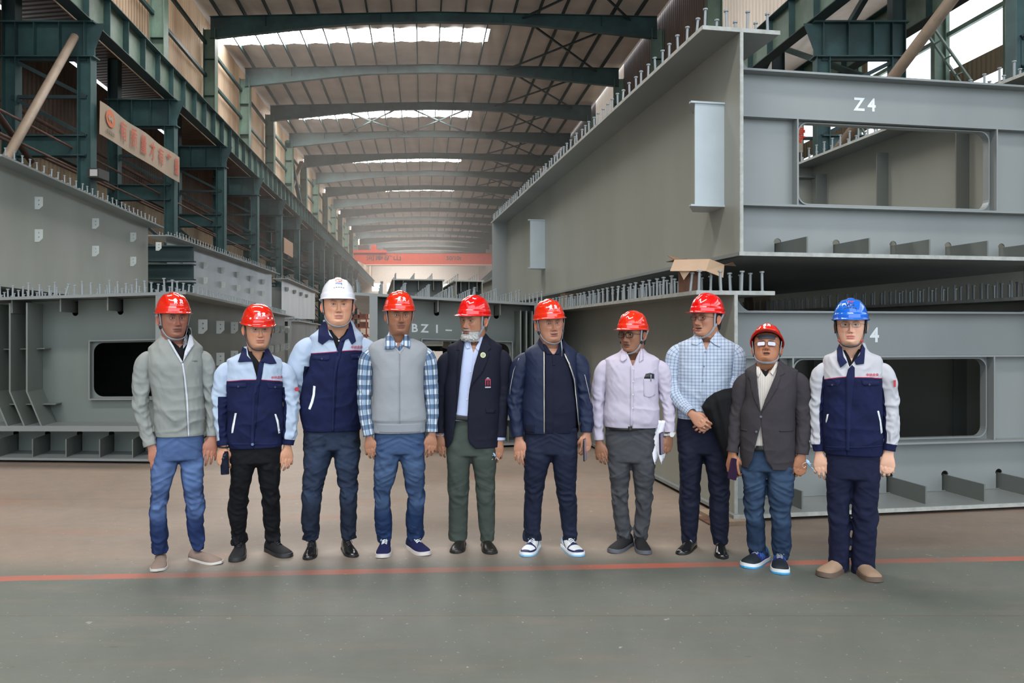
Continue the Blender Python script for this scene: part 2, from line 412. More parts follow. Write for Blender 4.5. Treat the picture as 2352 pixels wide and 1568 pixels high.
for k in range(2, 16):
    lattice(-10.3, B0+BS*k-.6 if False else 24.0+BS*(k-3), -1, '%s lattice crane column from the camera on the left side' % ORD[k-2], 'left lattice columns')
for k in range(2, 8):
    lattice(12.2, 24.0+BS*(k-3), 1, '%s lattice crane column from the camera on the right side' % ORD[k-2], 'right lattice columns')
# outer upper columns in the neighbouring bay
for k in range(5):
    p = H(26.3, 24+BS*k)
    mb = MB(); mb.ibeam((0,0,0),(0,0,19.6), .4, .6, .02, .03, up=(1,0,0)); o = mb.build('far_column', teal_pale); o.location = p
    tag(o, '%s pale green column against the bright windows of the neighbouring bay' % ORD[k], 'column', 'columns of the neighbouring bay')
# longitudinal struts and wall rails
def bar_thing(name, p, q, w, m, label, cat, group=None, h=None):
    o = MB().bar(p, q, w, h).build(name, m); return tag(o, label, cat, group)
def pipe_thing(name, p, q, r, m, label, cat, group=None):
    o = MB().cyl(p, q, r, 10).build(name, m, smooth=True); return tag(o, label, cat, group)
pipe_thing('brace_pipe', H(-10.5,23.6,10.4), H(-10.55,17.2,2.8), .12, timber, 'pale brown diagonal strut at the upper left leaning on the nearest lattice column', 'strut')
pipe_thing('brace_pipe', H(-11.7,16.4,10.0), H(-11.7,23.4,6.6), .09, brown_pipe, 'rusty diagonal strut crossing behind the upper left column', 'strut')
pipe_thing('brace_pipe', H(11.3,23.2,5.6), H(13.2,16.6,11.2), .15, timber, 'pale diagonal strut in front of the bright windows at the upper right', 'strut')
bar_thing('wall_brace', H(-11.25,64.5,12.3), H(-11.25,72.5,17.2), .3, timber, 'pale diagonal brace on the left clerestory wall', 'brace', 'crossed clerestory braces')
bar_thing('wall_brace', H(-11.15,72.5,12.3), H(-11.15,64.5,17.2), .3, teal, 'green diagonal brace on the left clerestory wall', 'brace', 'crossed clerestory braces')
for i, (a, z, r) in enumerate(((-12.6, 6.6, .05), (-12.6, 7.3, .05), (-10.75, 6.55, .035), (-10.75, 7.15, .035), (-13.6, 9.0, .07), (-13.9, 4.4, .09))):
    pipe_thing('wall_pipe', H(a, 10, z), H(a, 120, z), r, brown_pipe, ['lower rusty pipe run behind the left columns', 'upper rusty pipe run behind the left columns',
      'lower thin rail between the left lattice columns', 'upper thin rail between the left lattice columns', 'highest pipe along the dark left wall', 'lowest pipe along the left wall'][i], 'pipe', 'pipes along the left wall')
for i, z in enumerate((3.2, 5.9, 8.3)):
    bar_thing('lower_girt', H(-14.0,6,z), H(-14.0,150,z), .16, teal_dark, '%s horizontal rail on the dark left wall' % ['lowest', 'middle', 'top'][i], 'rail', 'rails on the left wall', .2)
for k in range(5):
    b = 24+BS*k
    mb = MB(); mb.bar(H(14.4,b,9.0), H(14.4,b+BS,13.2), .18); mb.bar(H(14.4,b+BS,9.0), H(14.4,b,13.2), .18); mb.bar(H(14.4,b,13.2), H(14.4,b+BS,13.2), .2)
    tag(mb.build('side_truss', teal), '%s crossed bracing panel from the camera between the two crane beams at the right' % ORD[k], 'brace', 'right bracing panels')
for k in range(3):
    bar_thing('window_girt', H(26.7,14,9.4+k*3.6), H(26.7,80,9.4+k*3.6), .18, teal_pale, '%s rail across the bright windows of the neighbouring bay' % ['lowest', 'middle', 'top'][k], 'rail', 'window rails', .22)
for k in range(14):
    bar_thing('window_mullion', H(26.75, 20+4*k, 9.8), H(26.75, 20+4*k, 19.2), .16, teal_pale, '%s upright bar from the camera across the bright neighbouring windows' % ORD[k], 'bar', 'window mullions')
for k in range(6):
    b_ = 34+9*k; mb = MB(); mb.bar(H(25.6,b_,9.8), H(25.6,b_+7,19.0), .10); mb.bar(H(25.6,b_+.6,9.8), H(25.6,b_+7.6,19.0), .10)
    for q in range(9): mb.bar(H(25.6,b_+.78*q,9.8+1.02*q), H(25.6,b_+.78*q+.6,9.8+1.02*q), .06)
    tag(mb.build('lattice_brace', teal_pale), '%s sloping lattice brace from the camera before the neighbouring windows' % ORD[k], 'brace', 'lattice braces')
# banner
ban_m = NT('banner_cloth'); ban_m.set(.8, 0, .2); ban_m.color(ban_m.mix(ban_m.ramp(ban_m.noise(.5, 3), .3, .7), srgb(170, 150, 132), srgb(150, 140, 126)))
red_ink = M('banner_red_ink', srgb(186, 84, 66), .8); org_ink = M('banner_orange_ink', srgb(196, 110, 78), .8); dk_ink = M('banner_dark_ink', srgb(90, 80, 70), .8)
bn = empty('banner', H(-10.0, 24.1, 7.6), 0, label='long pale banner with red characters hung between the left columns', cat='banner')
def BF(s, z, off=0.0): q = H(.05+off, s, z); return q          # along the banner s metres
mb = MB(); N = 24
vs = []; fs = []
for i in range(N+1):
    s = 7.85*i/N
    for z in (0, 1.02): q = BF(s, z+.02*math.sin(s*2)*(z > .5)); vs.append((q.x+.02*math.sin(s*1.7+z), q.y, q.z))
fs = [(2*i, 2*i+2, 2*i+3, 2*i+1) for i in range(N)]
o = mesh_obj('cloth', vs, fs, ban_m.m, bn); sm = o.modifiers.new('s', 'SOLIDIFY'); sm.thickness = .01
for i, ch in enumerate('有质量才有产量'):
    text_obj('character', ch, .70, red_ink, lambda x, y, i=i: BF(1.80+.93*i+x*.86, .5+y, .055), bn, bold=.004)
o = MB(); vs = [BF(.72+.36*math.cos(t), .66+.27*math.sin(t), .05) for t in np.linspace(0, 2*math.pi, 24, endpoint=False)]
mesh_obj('emblem', vs, [tuple(range(24))], org_ink, bn)
pts = [(-.22,.0),(-.1,.1),(0,.02),(.1,.1),(.22,0),(.1,-.1),(0,-.02),(-.1,-.1)]
mesh_obj('emblem_mark', [BF(.72+x, .66+z*1.3, .062) for x, z in pts], [tuple(range(8))], ban_m.m, bn)
text_obj('caption', '中达企业', .16, dk_ink, lambda x, y: BF(.72+x, .2+y, .055), bn, bold=.003)
# second small board further down
o = MB().add([H(-10.0,56.2,7.2),H(-10.0,60,7.2),H(-9.96,60,7.2),H(-9.96,56.2,7.2),H(-10.0,56.2,8.3),H(-10.0,60,8.3),H(-9.96,60,8.3),H(-9.96,56.2,8.3)],[(0,3,2,1),(4,5,6,7),(0,1,5,4),(1,2,6,5),(2,3,7,6),(3,0,4,7)]).build('wall_board', M('brown_board', srgb(160,128,106), .8))
tag(o, 'small brown board far down the left columns', 'board')
o = MB(); o.add([H(13.0,26.5,5.7),H(13.0,28.6,5.7),H(13.04,28.6,5.7),H(13.04,26.5,5.7),H(13.0,26.5,7.5),H(13.0,28.6,7.5),H(13.04,28.6,7.5),H(13.04,26.5,7.5)],[(0,3,2,1),(4,5,6,7),(0,1,5,4),(1,2,6,5),(2,3,7,6),(3,0,4,7)])
# sign seen through the opening of the stacked box
sg = empty('hanging_sign', (9.0, 24.6, 7.65), 0, label='pale sign with a red character seen through the upper box opening', cat='sign')
MB().box(-1.2, .13, 0, .04, -.5, .6).build('sign_board', ban_m.m, sg)
text_obj('character', '零', .52, M('sign_red_ink', srgb(206, 62, 44), .8), lambda x, y: Vector((x-.03, -.01, y)), sg, bold=.006)
MB().box(.0, .62, .04, .10, -.1, 0).build('bracket', teal_dark, sg); MB().box(.45, .55, -.5, .04, -.1, 0).build('bracket', teal_dark, sg)
# floodlight on the left column
fl_ = empty('floodlight', H(-10.05, 23.7, 6.3), 0, label='dark floodlight fixed to the nearest left lattice column', cat='floodlight')
MB().box(-.05, .3, -.12, .5, -.14, .14).build('lamp_housing', M('dark_lamp_metal', (.04,.04,.04), .5), fl_)
MB().box(.04, .26, -.135, -.12, -.1, .1).build('lamp_glass', M('lamp_glass', (.5,.5,.48), .2), fl_)
# ---- overhead crane far down the hall
cr_m = M('orange_crane_paint', srgb(226, 82, 52), .45, var=.12); cr_d = M('dark_crane_parts', srgb(90, 66, 60), .6)
cb = 117.0
cr = empty('overhead_crane', H(0, cb, 12.2), 0, label='orange overhead travelling crane spanning the far end of the hall', cat='crane')
mb = MB(); mb.plate([[(-10.3,.2),(-10.3,1.0+.05),(11.9,1.05),(11.9,.2),(10.6,-.62),(-8.6,-.62)]], -.5, -.4); mb.plate([[(-10.3,.2),(-10.3,1.05),(11.9,1.05),(11.9,.2),(10.6,-.62),(-8.6,-.62)]], .4, .5)
mb.box(-10.3, 11.9, -.5, .5, 1.0, 1.06); mb.build('bridge_girder', cr_m, cr)
MB().box(-8.5, 10.6, -.62, .5, -.75, -.6).build('walkway', M('pale_crane_strip', srgb(235, 190, 176), .5), cr)
MB().box(-10.3, -5.4, -.9, .6, 1.08, 1.5).build('trolley_frame', cr_m, cr)
mb = MB(); mb.box(-9.6, -8.1, -.8, .4, 1.5, 2.25); mb.build('hoist_drum', cr_d, cr)
mb = MB(); mb.box(-7.7, -6.9, -.8, .4, 1.5, 2.3); mb.build('hoist_motor', cr_m, cr)
MB().box(-6.5, -5.9, -.6, .3, 1.5, 2.0).build('gearbox', M('grey_gearbox', srgb(110,110,112), .5), cr)
text_obj('writing', '河南矿山', 1.15, cr_d, lambda x, y: Vector((-5.8+x*1.15, -.53, .3+y*.75)), cr, bold=.02)
text_obj('capacity_writing', '50/10t', .85, cr_d, lambda x, y: Vector((4.6+x, -.53, .3+y)), cr, bold=.02)
# ---- simple far clutter: orange racks and stacked steel near the end of the hall
for i, (a, b, w, h, d, c, nm, lb) in enumerate(((-9.2, 96, 5.0, 4.6, 3, srgb(150,92,80), 'material_rack', 'rust red rack of steel far down the hall on the left'),
        (-3.5, 104, 4.0, 3.9, 3, srgb(150,88,76), 'material_rack', 'rust red rack of steel far down the middle of the hall'))):
    e = empty(nm, H(a, b), 0, label=lb, cat='rack'); m_ = M('rack_paint_%d' % i, c, .7)
    for x in (-w/2, -w/6, w/6, w/2): MB().box(x-.08, x+.08, -d/2, -d/2+.16, 0, h).build('post', m_, e)
    for z in (.9, 2.0, 3.1, h-.2):
        MB().box(-w/2, w/2, -d/2, d/2, z, z+.12).build('shelf', m_, e)
        mb = MB(); 
        for q in range(7): mb.box(-w/2+.1+q*w/7.4, -w/2+.1+q*w/7.4+w/9, -d/2+.1, d/2, z+.12, z+.12+.55*random.random()+.2)
        mb.build('load', M('rack_load', srgb(120,84,76), .8), e, kind='stuff')
hp = MB(); hp.box(4.4, 8.2, 0, .25, 4.6, 7.2)

# thin haze hanging in the hall
hm_ = bpy.data.materials.new('hall_haze'); hm_.use_nodes = True; nt = hm_.node_tree; nt.nodes.clear()
vo = nt.nodes.new('ShaderNodeVolumeScatter'); vo.inputs['Color'].default_value = (1, .93, .86, 1); vo.inputs['Density'].default_value = .0040; vo.inputs['Anisotropy'].default_value = .2
ou = nt.nodes.new('ShaderNodeOutputMaterial'); nt.links.new(vo.outputs[0], ou.inputs['Volume'])
mb = MB(); p = [H(a, b, z) for z in (5.0, 18.0) for a, b in ((-9.9, 38), (11.6, 38), (11.6, BE-1), (-9.9, BE-1))]
mb.add(p, [(0,3,2,1),(4,5,6,7),(0,1,5,4),(1,2,6,5),(2,3,7,6),(3,0,4,7)]); mb.build('hall_haze', hm_, kind='stuff', label='thin dusty haze filling the far part of the hall')
# ================================================================== BRIDGE BOX SEGMENTS
def steel_mat(name, c, c2, rough=.42):
    t = NT(name); t.set(rough, .0, .5)
    n1 = t.noise(.7, 4, .55, (1, 1, .35)); n2 = t.noise(60, 2, .5)
    t.color(t.mix(t.ramp(n1, .3, .7), c, c2)); t.bump(n2, .0006, .4)
    t.l(t.math('ADD', t.math('MULTIPLY', n1, .12), rough-.06), t.b.inputs['Roughness'])
    return t.m
steel = steel_mat('grey_steel_primer', srgb(154, 155, 146), srgb(140, 142, 133))  # primer lightened for the webs: light they catch is in the colour
steel_b = steel_mat('grey_steel_primer_plate', srgb(134, 138, 136), srgb(120, 124, 123), .38)  # same primer, darker for front plates: weaker light is in the colour
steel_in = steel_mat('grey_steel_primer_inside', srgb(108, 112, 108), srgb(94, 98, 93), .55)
steel_dk = steel_mat('grey_green_primer_decked', srgb(120, 127, 121), srgb(104, 111, 105), .45)  # greener primer, darkened: recess shade of the decked boxes is in the colour
steel_gl = steel_mat('glossy_grey_primer', srgb(150, 155, 156), srgb(130, 135, 134), .3)
stud_m = M('grey_stud_paint', srgb(138, 144, 146), .4, var=.1)
edge_m = M('chipped_plate_edge', srgb(172, 174, 168), .5, var=.3, vs=12)
paint_w = M('white_stencil_paint', srgb(226, 230, 230), .7); chalk = M('chalk_marks', srgb(196, 200, 204), .9)
stub_m = M('pale_stub_paint', srgb(172, 182, 186), .4, var=.08)  # light on the front-facing stubs put into a paler colour
rust = M('rusty_steel', srgb(112, 76, 56), .8, var=.45, vs=14); wood = M('pale_timber', srgb(150, 130, 108), .8, var=.3, vs=6)
card = M('brown_cardboard', srgb(186, 156, 128), .85, var=.08, vs=5); card_d = M('cardboard_inside', srgb(120, 92, 70), .9)
_st = {}
def stud_mesh(h=.165, r=.011):
    if h not in _st:
        mb = MB().cyl((0,0,0), (0,0,h-.012), r, 8).cyl((0,0,h-.012), (0,0,h), r*1.75, 10).cyl((0,0,0),(0,0,.008), r*1.5, 8)
        o = mb.build('shear_stud', stud_m); _st[h] = o.data; bpy.data.objects.remove(o)
    return _st[h]
def studs(parent, pts, h=.165, near=None, most=100, tilt=.03, seed=1):
    """the hundred nearest studs are parts of their own, the rest one part"""
    rng = random.Random(seed); me = stud_mesh(h)
    wp = parent.matrix_basis
    pts = sorted(pts, key=lambda p: (wp @ Vector(p)).length)
    for p in pts[:most]:
        o = bpy.data.objects.new('shear_stud', me); link(o, parent); o.location = p
        o.rotation_euler = (rng.gauss(0, tilt), rng.gauss(0, tilt), 0)
        if rng.random() < .03: o.rotation_euler = (rng.gauss(0, .2), rng.gauss(0, .2), 0)
    if len(pts) > most:
        vs0 = [v.co for v in me.vertices]; f0 = [tuple(f.vertices) for f in me.polygons]; mb = MB()
        for p in pts[most:]: mb.add([v+Vector(p) for v in vs0], f0)
        o = mesh_obj('remaining_studs', mb.v, mb.f, stud_m, parent); tag(o, kind='stuff')
STUD = {}
ANG = math.atan(320/1800)      # girder axis leans 10 degrees left
def flange_rows(x0s, y0, y1, step, z, jit=.01, seed=3):
    rng = random.Random(seed); out = []; y = y0
    while y < y1:
        for x in x0s: out.append((x+rng.gauss(0, jit*.4), y+rng.gauss(0, jit*.4), z))
        y += step
    return out
def web_stub(e, y, z0, z1, x=0.0, ln=.27, side=-1):
    """short channel stub welded to the outer face of a web"""
    s = side; s_ = empty_part('web_stub', e)
    mb = MB().box(min(x, x+s*ln), max(x, x+s*ln), y-.008, y+.008, z0, z1); o = mb.build('web_stub', stub_m, e)
    for z in (z0, z1):
        mb = MB(); mb.plate([[(x, y-.02), (x+s*(ln+.04), y-.02), (x+s*(ln+.04), y+.02), (x+s*.16, y+.3), (x, y+.3)]], z-.008, z+.008, 'z')
        mb.build('stub_flange', stub_m, o)
def empty_part(*a): return None
def clip_plate(e, x, y, z, s=1, w=.13, h=.2, m=None):
    """small two-hole connection plate standing off a web"""
    mb = MB(); out = [(x, z-h/2), (x+s*w*.55, z-h/2), (x+s*w, z-h/2+w*.45), (x+s*w, z+h/2), (x, z+h/2)]
    mb.plate([out, circ(x+s*w*.55, z+h*.22, .011), circ(x+s*w*.55, z-h*.12, .011)], y-.006, y+.006)
    return mb.build('clip_plate', m or edge_clip, e)
edge_clip = M('pale_clip_plate', srgb(206, 211, 206), .45, var=.12)

# ---------------------------------------------------------------- open-top box (two stacked at the right)
def open_box(name, label, origin, Lg, Wd, Ht, ops, seed=0):
    e = empty(name, origin, ANG, label=label, cat='bridge segment')
    web = [(0, 0), (Lg, 0), (Lg, Ht-.03), (0, Ht-.03)]
    for x, far in ((0, 0), (Wd, 1)):
        mb = MB().plate([web], x-.01, x+.01, 'x') if True else None
        o = mb.build('side_web', steel, e)
        # pale sheared end edge
        MB().box(x-.014, x+.014, -.006, .012, 0, Ht-.03).build('cut_edge', edge_m, o)
        mb = MB().box(x-.33+(.0), x+.33, 0, Lg, Ht-.03, Ht); f = mb.build('top_flange', steel_b, e)
        MB().box(x-.334, x+.334, -.006, .006, Ht-.032, Ht+.001).build('cut_edge', edge_m, f)
        MB().box(x-.336, x-.328, 0, Lg, Ht-.031, Ht+.001).build('cut_edge', edge_m, f)
        # inner vertical stiffeners
        s = 1 if x == 0 else -1
        y = 1.6
        while y < Lg-.5:
            MB().box(min(x, x+s*.17), max(x, x+s*.17), y-.008, y+.008, .03, Ht-.2).build('web_stiffener', steel_in, e); y += 1.35
    bo = MB().box(-.05, Wd+.05, -.06, Lg, 0, .028).build('bottom_plate', steel_b, e)
    MB().box(-.05, Wd+.05, -.066, -.05, -.002, .030).build('cut_edge', edge_m, bo)
    ribs = ops['ribs']
    for u in ribs:
        MB().box(u-.007, u+.007, .04, Lg-.1, .028, .175).build('bottom_rib', steel_in, e)
        # slanted near end
    for k, v in enumerate(ops['dia']):
        T1, T2, T3 = ops['lev']
        out = [(.01, .03), (Wd-.01, .03), (Wd-.01, Ht-.03)]
        # top slot with rounded corners, open to the flanges
        cr = .17
        def arc(cx, cz, a0, a1, n=7): return [(cx+cr*math.cos(R(a0+(a1-a0)*i/n)), cz+cr*math.sin(R(a0+(a1-a0)*i/n))) for i in range(n+1)]
        sl = ops.get('slot', .25)
        out += [(Wd-sl, Ht-.03)]+arc(Wd-sl-cr, T1+cr, 0, -90)+arc(sl+cr, T1+cr, -90, -180)+[(sl, Ht-.03), (.01, Ht-.03)]
        holes = [rrect(ops['open'][0], ops['open'][1], T3+.03, T2-.02, .09)]
        for u in ribs: holes.append([(u-.045, .03+.005), (u+.012, .03+.005), (u+.012, .17)] + [(u-.016+.036*math.cos(R(a)), .178+.036*math.sin(R(a))) for a in range(0, 181, 20)] + [(u-.045, .17)])
        d = MB().plate([out]+holes, v-.006, v+.006).build('diaphragm', steel if k else steel_b, e)
        for z, dep in ((T1, .12), (T2, .09), (T3, .12)):
            MB().box(.015, Wd-.015, v-dep, v+dep*.4, z-.008, z+.010).build('chord_flange', steel_b, d)
        for u in (ops['open'][0]-.035, ops['open'][1]+.035):
            MB().box(u-.007, u+.007, v-.09, v+.04, T3+.01, T2-.008).build('stiffener', steel_b, d)
        # coaming plate round the opening
        loops = [rrect(ops['open'][0]-.004, ops['open'][1]+.004, T3+.026, T2-.016, .094), rrect(ops['open'][0]+.006, ops['open'][1]-.006, T3+.036, T2-.026, .088)]
        MB().plate(loops, v-.035, v+.035).build('coaming', steel_b, d)
    return e
LEV = (1.645, 1.255, .485)
opsL = dict(ribs=[.60, 1.165, 1.73, 2.29, 2.85], dia=[.5, 4.7, 8.9], lev=LEV, open=(.766, 2.68))
low = open_box('bridge_box', 'grey steel box segment on the floor at the right, under the stacked box', W(1690, 1190, 6.24)-Vector((0,0,.0)), 12.5, 3.44, 1.80, opsL)
low.location.z = 0.03
up = open_box('bridge_box', 'grey steel box segment marked Z4 stacked on top at the right', W(1703, 588, 6.30), 11.35, 3.44, 1.83, opsL)
for tr in ((low, 'lower'), (up, 'upper')):
    e = tr[0]; Lg = 12.4 if tr[1] == 'lower' else 11.3
    pts = flange_rows((-.28, -.10, .08, .26), .07, Lg, .19, 1.80 if tr[1] == 'lower' else 1.83, seed=5)
    pts = [p for p in pts if not (p[1] > .8 and abs(p[0]-.26) < .1)]
    studs(e, pts, .165, seed=3)
    pts2 = flange_rows((3.44-.28, 3.44-.05, 3.44+.2), .12, Lg, .19, 1.80 if tr[1] == 'lower' else 1.83, seed=9)
    rng = random.Random(4); me = stud_mesh(.165); mb = MB(); v0 = [v.co for v in me.vertices]; f0 = [tuple(f.vertices) for f in me.polygons]
    for p in pts2: mb.add([v+Vector(p) for v in v0], f0)
    tag(mesh_obj('far_flange_studs', mb.v, mb.f, stud_m, e), kind='stuff')
web_stub(up, .30, 2.56-up.location.z, 3.42-up.location.z)
web_stub(up, 7.25, 2.60-up.location.z, 3.42-up.location.z)
# far end plate of the upper box and a gusset at its near corner
MB().box(-.34, 0, 11.1, 11.13, 0, 1.79).build('end_plate', steel_b, up)
MB().plate([[(.02, .03), (.18, .03), (.18, .62), (.10, .80), (.02, .80)]], .44, .465).build('gusset', steel_b, up)
for zz in (1.63, 1.29, .52): pass
# stencilled and chalked marks
ms = MB()
def stencil(parent, name, s, size, u, v, z, m=paint_w, gap=True, bold=.004):
    text_obj(name, s, size, m, lambda x, y: Vector((u+x, v, z+y)), parent, bold=bold)
stencil(up, 'stencil_mark', 'Z', .16, 1.375, .492, 1.425); stencil(up, 'stencil_mark', '4', .16, 1.50, .492, 1.425)
stencil(low, 'stencil_mark', 'Z', .165, 1.37, .492, 1.44); stencil(low, 'stencil_mark', '4', .18, 1.567, .492, 1.44)
stencil(up, 'chalk_mark', '24', .11, .10, .436, .40, chalk, bold=-.006)
MB().box(1.31, 1.46, .488, .4915, 1.415, 1.42).build('stencil_gap', steel_b, up) if False else None
# timber packers under the lower box
for k, (x, y, w, d) in enumerate(((-.28, -.25, .5, .16), (3.3, .3, .4, .16))): pass
pk = empty('timber_packer', low.matrix_basis @ Vector((-.07, -.10, -.03)), ANG, label='flat timber and steel packer under the front corner of the lower right box', cat='packer')
MB().box(-.12, .12, -.04, .40, 0, .03).build('packer_board', wood, pk); MB().box(-.20, .02, .0, .25, 0, .012).build('packer_strip', rust, pk)
# supports between the boxes: rusty pipe wrapped in cardboard
pp = low.matrix_basis @ Vector((-.24, .38, 1.80)); hh = up.location.z-.005-pp.z
sp = empty('pipe_support', pp, ANG, label='rusty pipe stub standing on the lower box flange under the stacked box', cat='support')
MB().cyl((0,0,.0), (0,0,hh), .082, 28).build('pipe', rust, sp, smooth=False)
cbx = empty('cardboard', pp+Vector((0, -.02, .17)), 0, label='torn brown cardboard box folded over the rusty pipe support', cat='cardboard')
vs = [(-.19,-.16,-.0),(.10,-.17,-.0),(.26,-.10,-.05),(-.15,-.14,.095),(.14,-.14,.10),(.28,-.06,.06),(-.17,.10,.10),(.2,.12,.10)]
o = mesh_obj('front_panel', vs, [(0,1,4,3),(1,2,5,4)], card, cbx); o.modifiers.new('s','SOLIDIFY').thickness = .006
o = mesh_obj('top_flap', [(-.15,-.14,.097),(.14,-.14,.102),(.28,-.06,.062),(.2,.14,.105),(-.17,.10,.10)], [(0,1,3,4),(1,2,3)], card_d, cbx); o.modifiers.new('s','SOLIDIFY').thickness = .005
o = mesh_obj('raised_flap', [(-.15,-.12,.10),(-.04,-.13,.105),(-.06,-.05,.11),(-.20,-.10,.135),(.28,-.06,.06),(.36,-.03,.085),(.40,.02,.06),(.30,.05,.07)], [(0,1,2,3),(4,5,6,7)], card_d, cbx); o.modifiers.new('s','SOLIDIFY').thickness = .006
o = mesh_obj('torn_piece', [(-.11,-.12,.01),(-.02,-.13,.0),(-.07,-.12,-.07)], [(0,1,2)], card, cbx); o.modifiers.new('s','SOLIDIFY').thickness = .005
for (x, y) in ((3.3, .4), (.2, 6.0), (3.3, 6.0), (.2, 10.5), (3.3, 10.5)):
    p = low.matrix_basis @ Vector((x, y, 1.80)); e = empty('timber_block', p, ANG, label='dark timber block between the two stacked boxes at the right', cat='block', group='blocks between the right boxes')
    MB().box(-.15, .15, -.15, .15, 0, up.location.z-.004-p.z).build('block', wood, e)

# ---------------------------------------------------------------- decked boxes (left and centre)
def deck_box(name, label, origin, ang, x0, x1, Lg, Ht, skew, cant, o_x, dia_levels, ribs, topribs, stud_rows, extra=None, stub_side=None, v0=.5):
    """cell with a full deck plate; x0..x1 across, skewed front cut, cross-fall cant"""
    e = empty(name, origin, ang, label=label, cat='bridge segment')
    def fn(p): x, y, z = p; return (x, y+skew*x, z+cant*x*(z/Ht))
    def B(): return MB(fn)
    MBq = B
    for x in (x0, x1):
        o = B().box(x-.01, x+.01, 0, Lg, 0, Ht-.03).build('side_web', steel_dk, e)
        B().box(x-.05, x+.05, -.004, .012, 0, Ht-.03).build('end_strip', steel_b, o)
    d = B()
    n = 8
    for i in range(n): d.box(x0-.3+(x1-x0+.6)*i/n, x0-.3+(x1-x0+.6)*(i+1)/n, 0, Lg, Ht-.03, Ht)
    dk = d.build('deck_plate', steel_b, e); B().box(x0-.3, x1+.3, -.006, .004, Ht-.033, Ht+.002).build('cut_edge', steel_b, dk)
    bo = B().box(x0-.08, x1+.08, -.05, Lg, 0, .028).build('bottom_plate', steel_b, e)
    for u in ribs: B().box(u-.007, u+.007, .02, Lg-.1, .028, .24).build('bottom_rib', steel_in, e)
    for u in topribs: B().box(u-.008, u+.008, .06, Lg-.1, Ht-.19, Ht-.03).build('deck_rib', steel_in, e)
    for k, v in enumerate((v0, v0+4, v0+8)):
        zb, zt = dia_levels
        out = [(x0+.01, .03), (x1-.01, .03), (x1-.01, Ht-.035), (x0+.01, Ht-.035)]
        holes = [rrect(o_x[0], o_x[1], zb, zt, .12)]
        for u in ribs: holes.append([(u-.045, .035), (u+.02, .035), (u+.02, .235)] + [(u-.012+.036*math.cos(R(a)), .243+.036*math.sin(R(a))) for a in range(0, 181, 20)] + [(u-.045, .235)])
        for u in topribs: holes.append([(u+.05, Ht-.045), (u-.02, Ht-.045), (u-.02, Ht-.19)] + [(u+.016-.036*math.cos(R(a)), Ht-.195-.036*math.sin(R(a))) for a in range(0, 181, 20)]+[(u+.05, Ht-.19)])
        q = B().plate([out]+holes, v-.006, v+.006).build('diaphragm', steel_dk, e)
        if k == 0: front = q
        B().box(x0+.02, x1-.02, v-.46, v+.02, .375, .39).build('chord_flange', steel_b, q)
        B().box(x0+.02, x1-.02, v-.47, v-.455, .33, .395).build('chord_lip', steel_b, q)
        fr = [rrect(o_x[0]-.035, o_x[1]+.035, zb-.035, zt+.035, .005, 1), rrect(o_x[0]-.02, o_x[1]+.02, zb-.02, zt+.02, .005, 1)]
        B().plate(fr, v-.09, v+.05).build('opening_frame', steel_b, q)
    studs_pts = []
    rng = random.Random(len(label))
    x = x0-.2
    while x < x1+.25:
        y = .08
        while y < Lg:
            studs_pts.append(fn((x+rng.gauss(0,.004), y+rng.gauss(0,.008), Ht))); y += stud_rows[1]
        x += stud_rows[0]
    studs(e, studs_pts, .165, seed=6)
    return e, fn, B
left, lfn, LB = deck_box('bridge_box', 'grey decked box segment on the floor behind the man in the light grey jacket', Vector((-4.03, 8.97, .03)), math.atan(.187),
    -5.2, 0, 14.0, 1.93, -.25, .03, (-.93, -.12), (.70, 1.36), [-.32, -.70, -1.09, -1.48, -1.87, -2.26], [-.62, -1.17, -1.74, -2.3], (.32, .3))
for i, u in enumerate((-1.76, -1.56, -1.96)):
    mb = LB(); prof = [(u, 1.86), (u, .80), (u+.17, .39)]
    for (xa, za), (xb, zb) in zip(prof, prof[1:]): mb.add([(xa-.01,.05,za),(xa+.01,.05,za),(xb+.01,.05,zb),(xb-.01,.05,zb),(xa-.01,.5,za),(xa+.01,.5,za),(xb+.01,.5,zb),(xb-.01,.5,zb)], [(0,1,2,3),(7,6,5,4),(0,4,5,1),(1,5,6,2),(2,6,7,3),(3,7,4,0)])
    mb.build('curved_stiffener', steel_dk, left)
for z in (1.30, .62):
    for u in (-1.78, -1.58, -1.98): LB().box(u-.01, u+.13 if z > 1 else u+.26, .3, .5, z, z+.012).build('small_stiffener', steel_dk, left)
# clip plates along the right web of the left box (two rows)
for k in range(10):
    for z in (1.55, 1.05): clip_plate(left, .0, 2.05+1.35*k, z, 1)
cen, cfn, CB = deck_box('bridge_box', 'grey decked box segment marked BZ 1 behind the man in the knitted vest', Vector((-1.80, 9.84, .03)), ANG,
    0.06, 2.20, 10.2, 1.96, .06, -.048, (.72, 1.90), (.42, 1.38), [.45, .9, 1.35, 1.8], [.25, .88, 1.70], (.3, .26))
for i, u in enumerate((1.98, 2.06, 2.14)): CB().box(u-.01, u+.01, .08, .5, .35, 1.85).build('tall_stiffener', steel_dk, cen)
for i, (ch, u) in enumerate((('B', .60), ('Z', .735), ('1', .90), ('–', 1.06))):
    text_obj('stencil_mark', ch, .155, paint_w, lambda x, y, u=u: Vector(cfn((u+x, .489, 1.545+y))), cen, bold=.004)
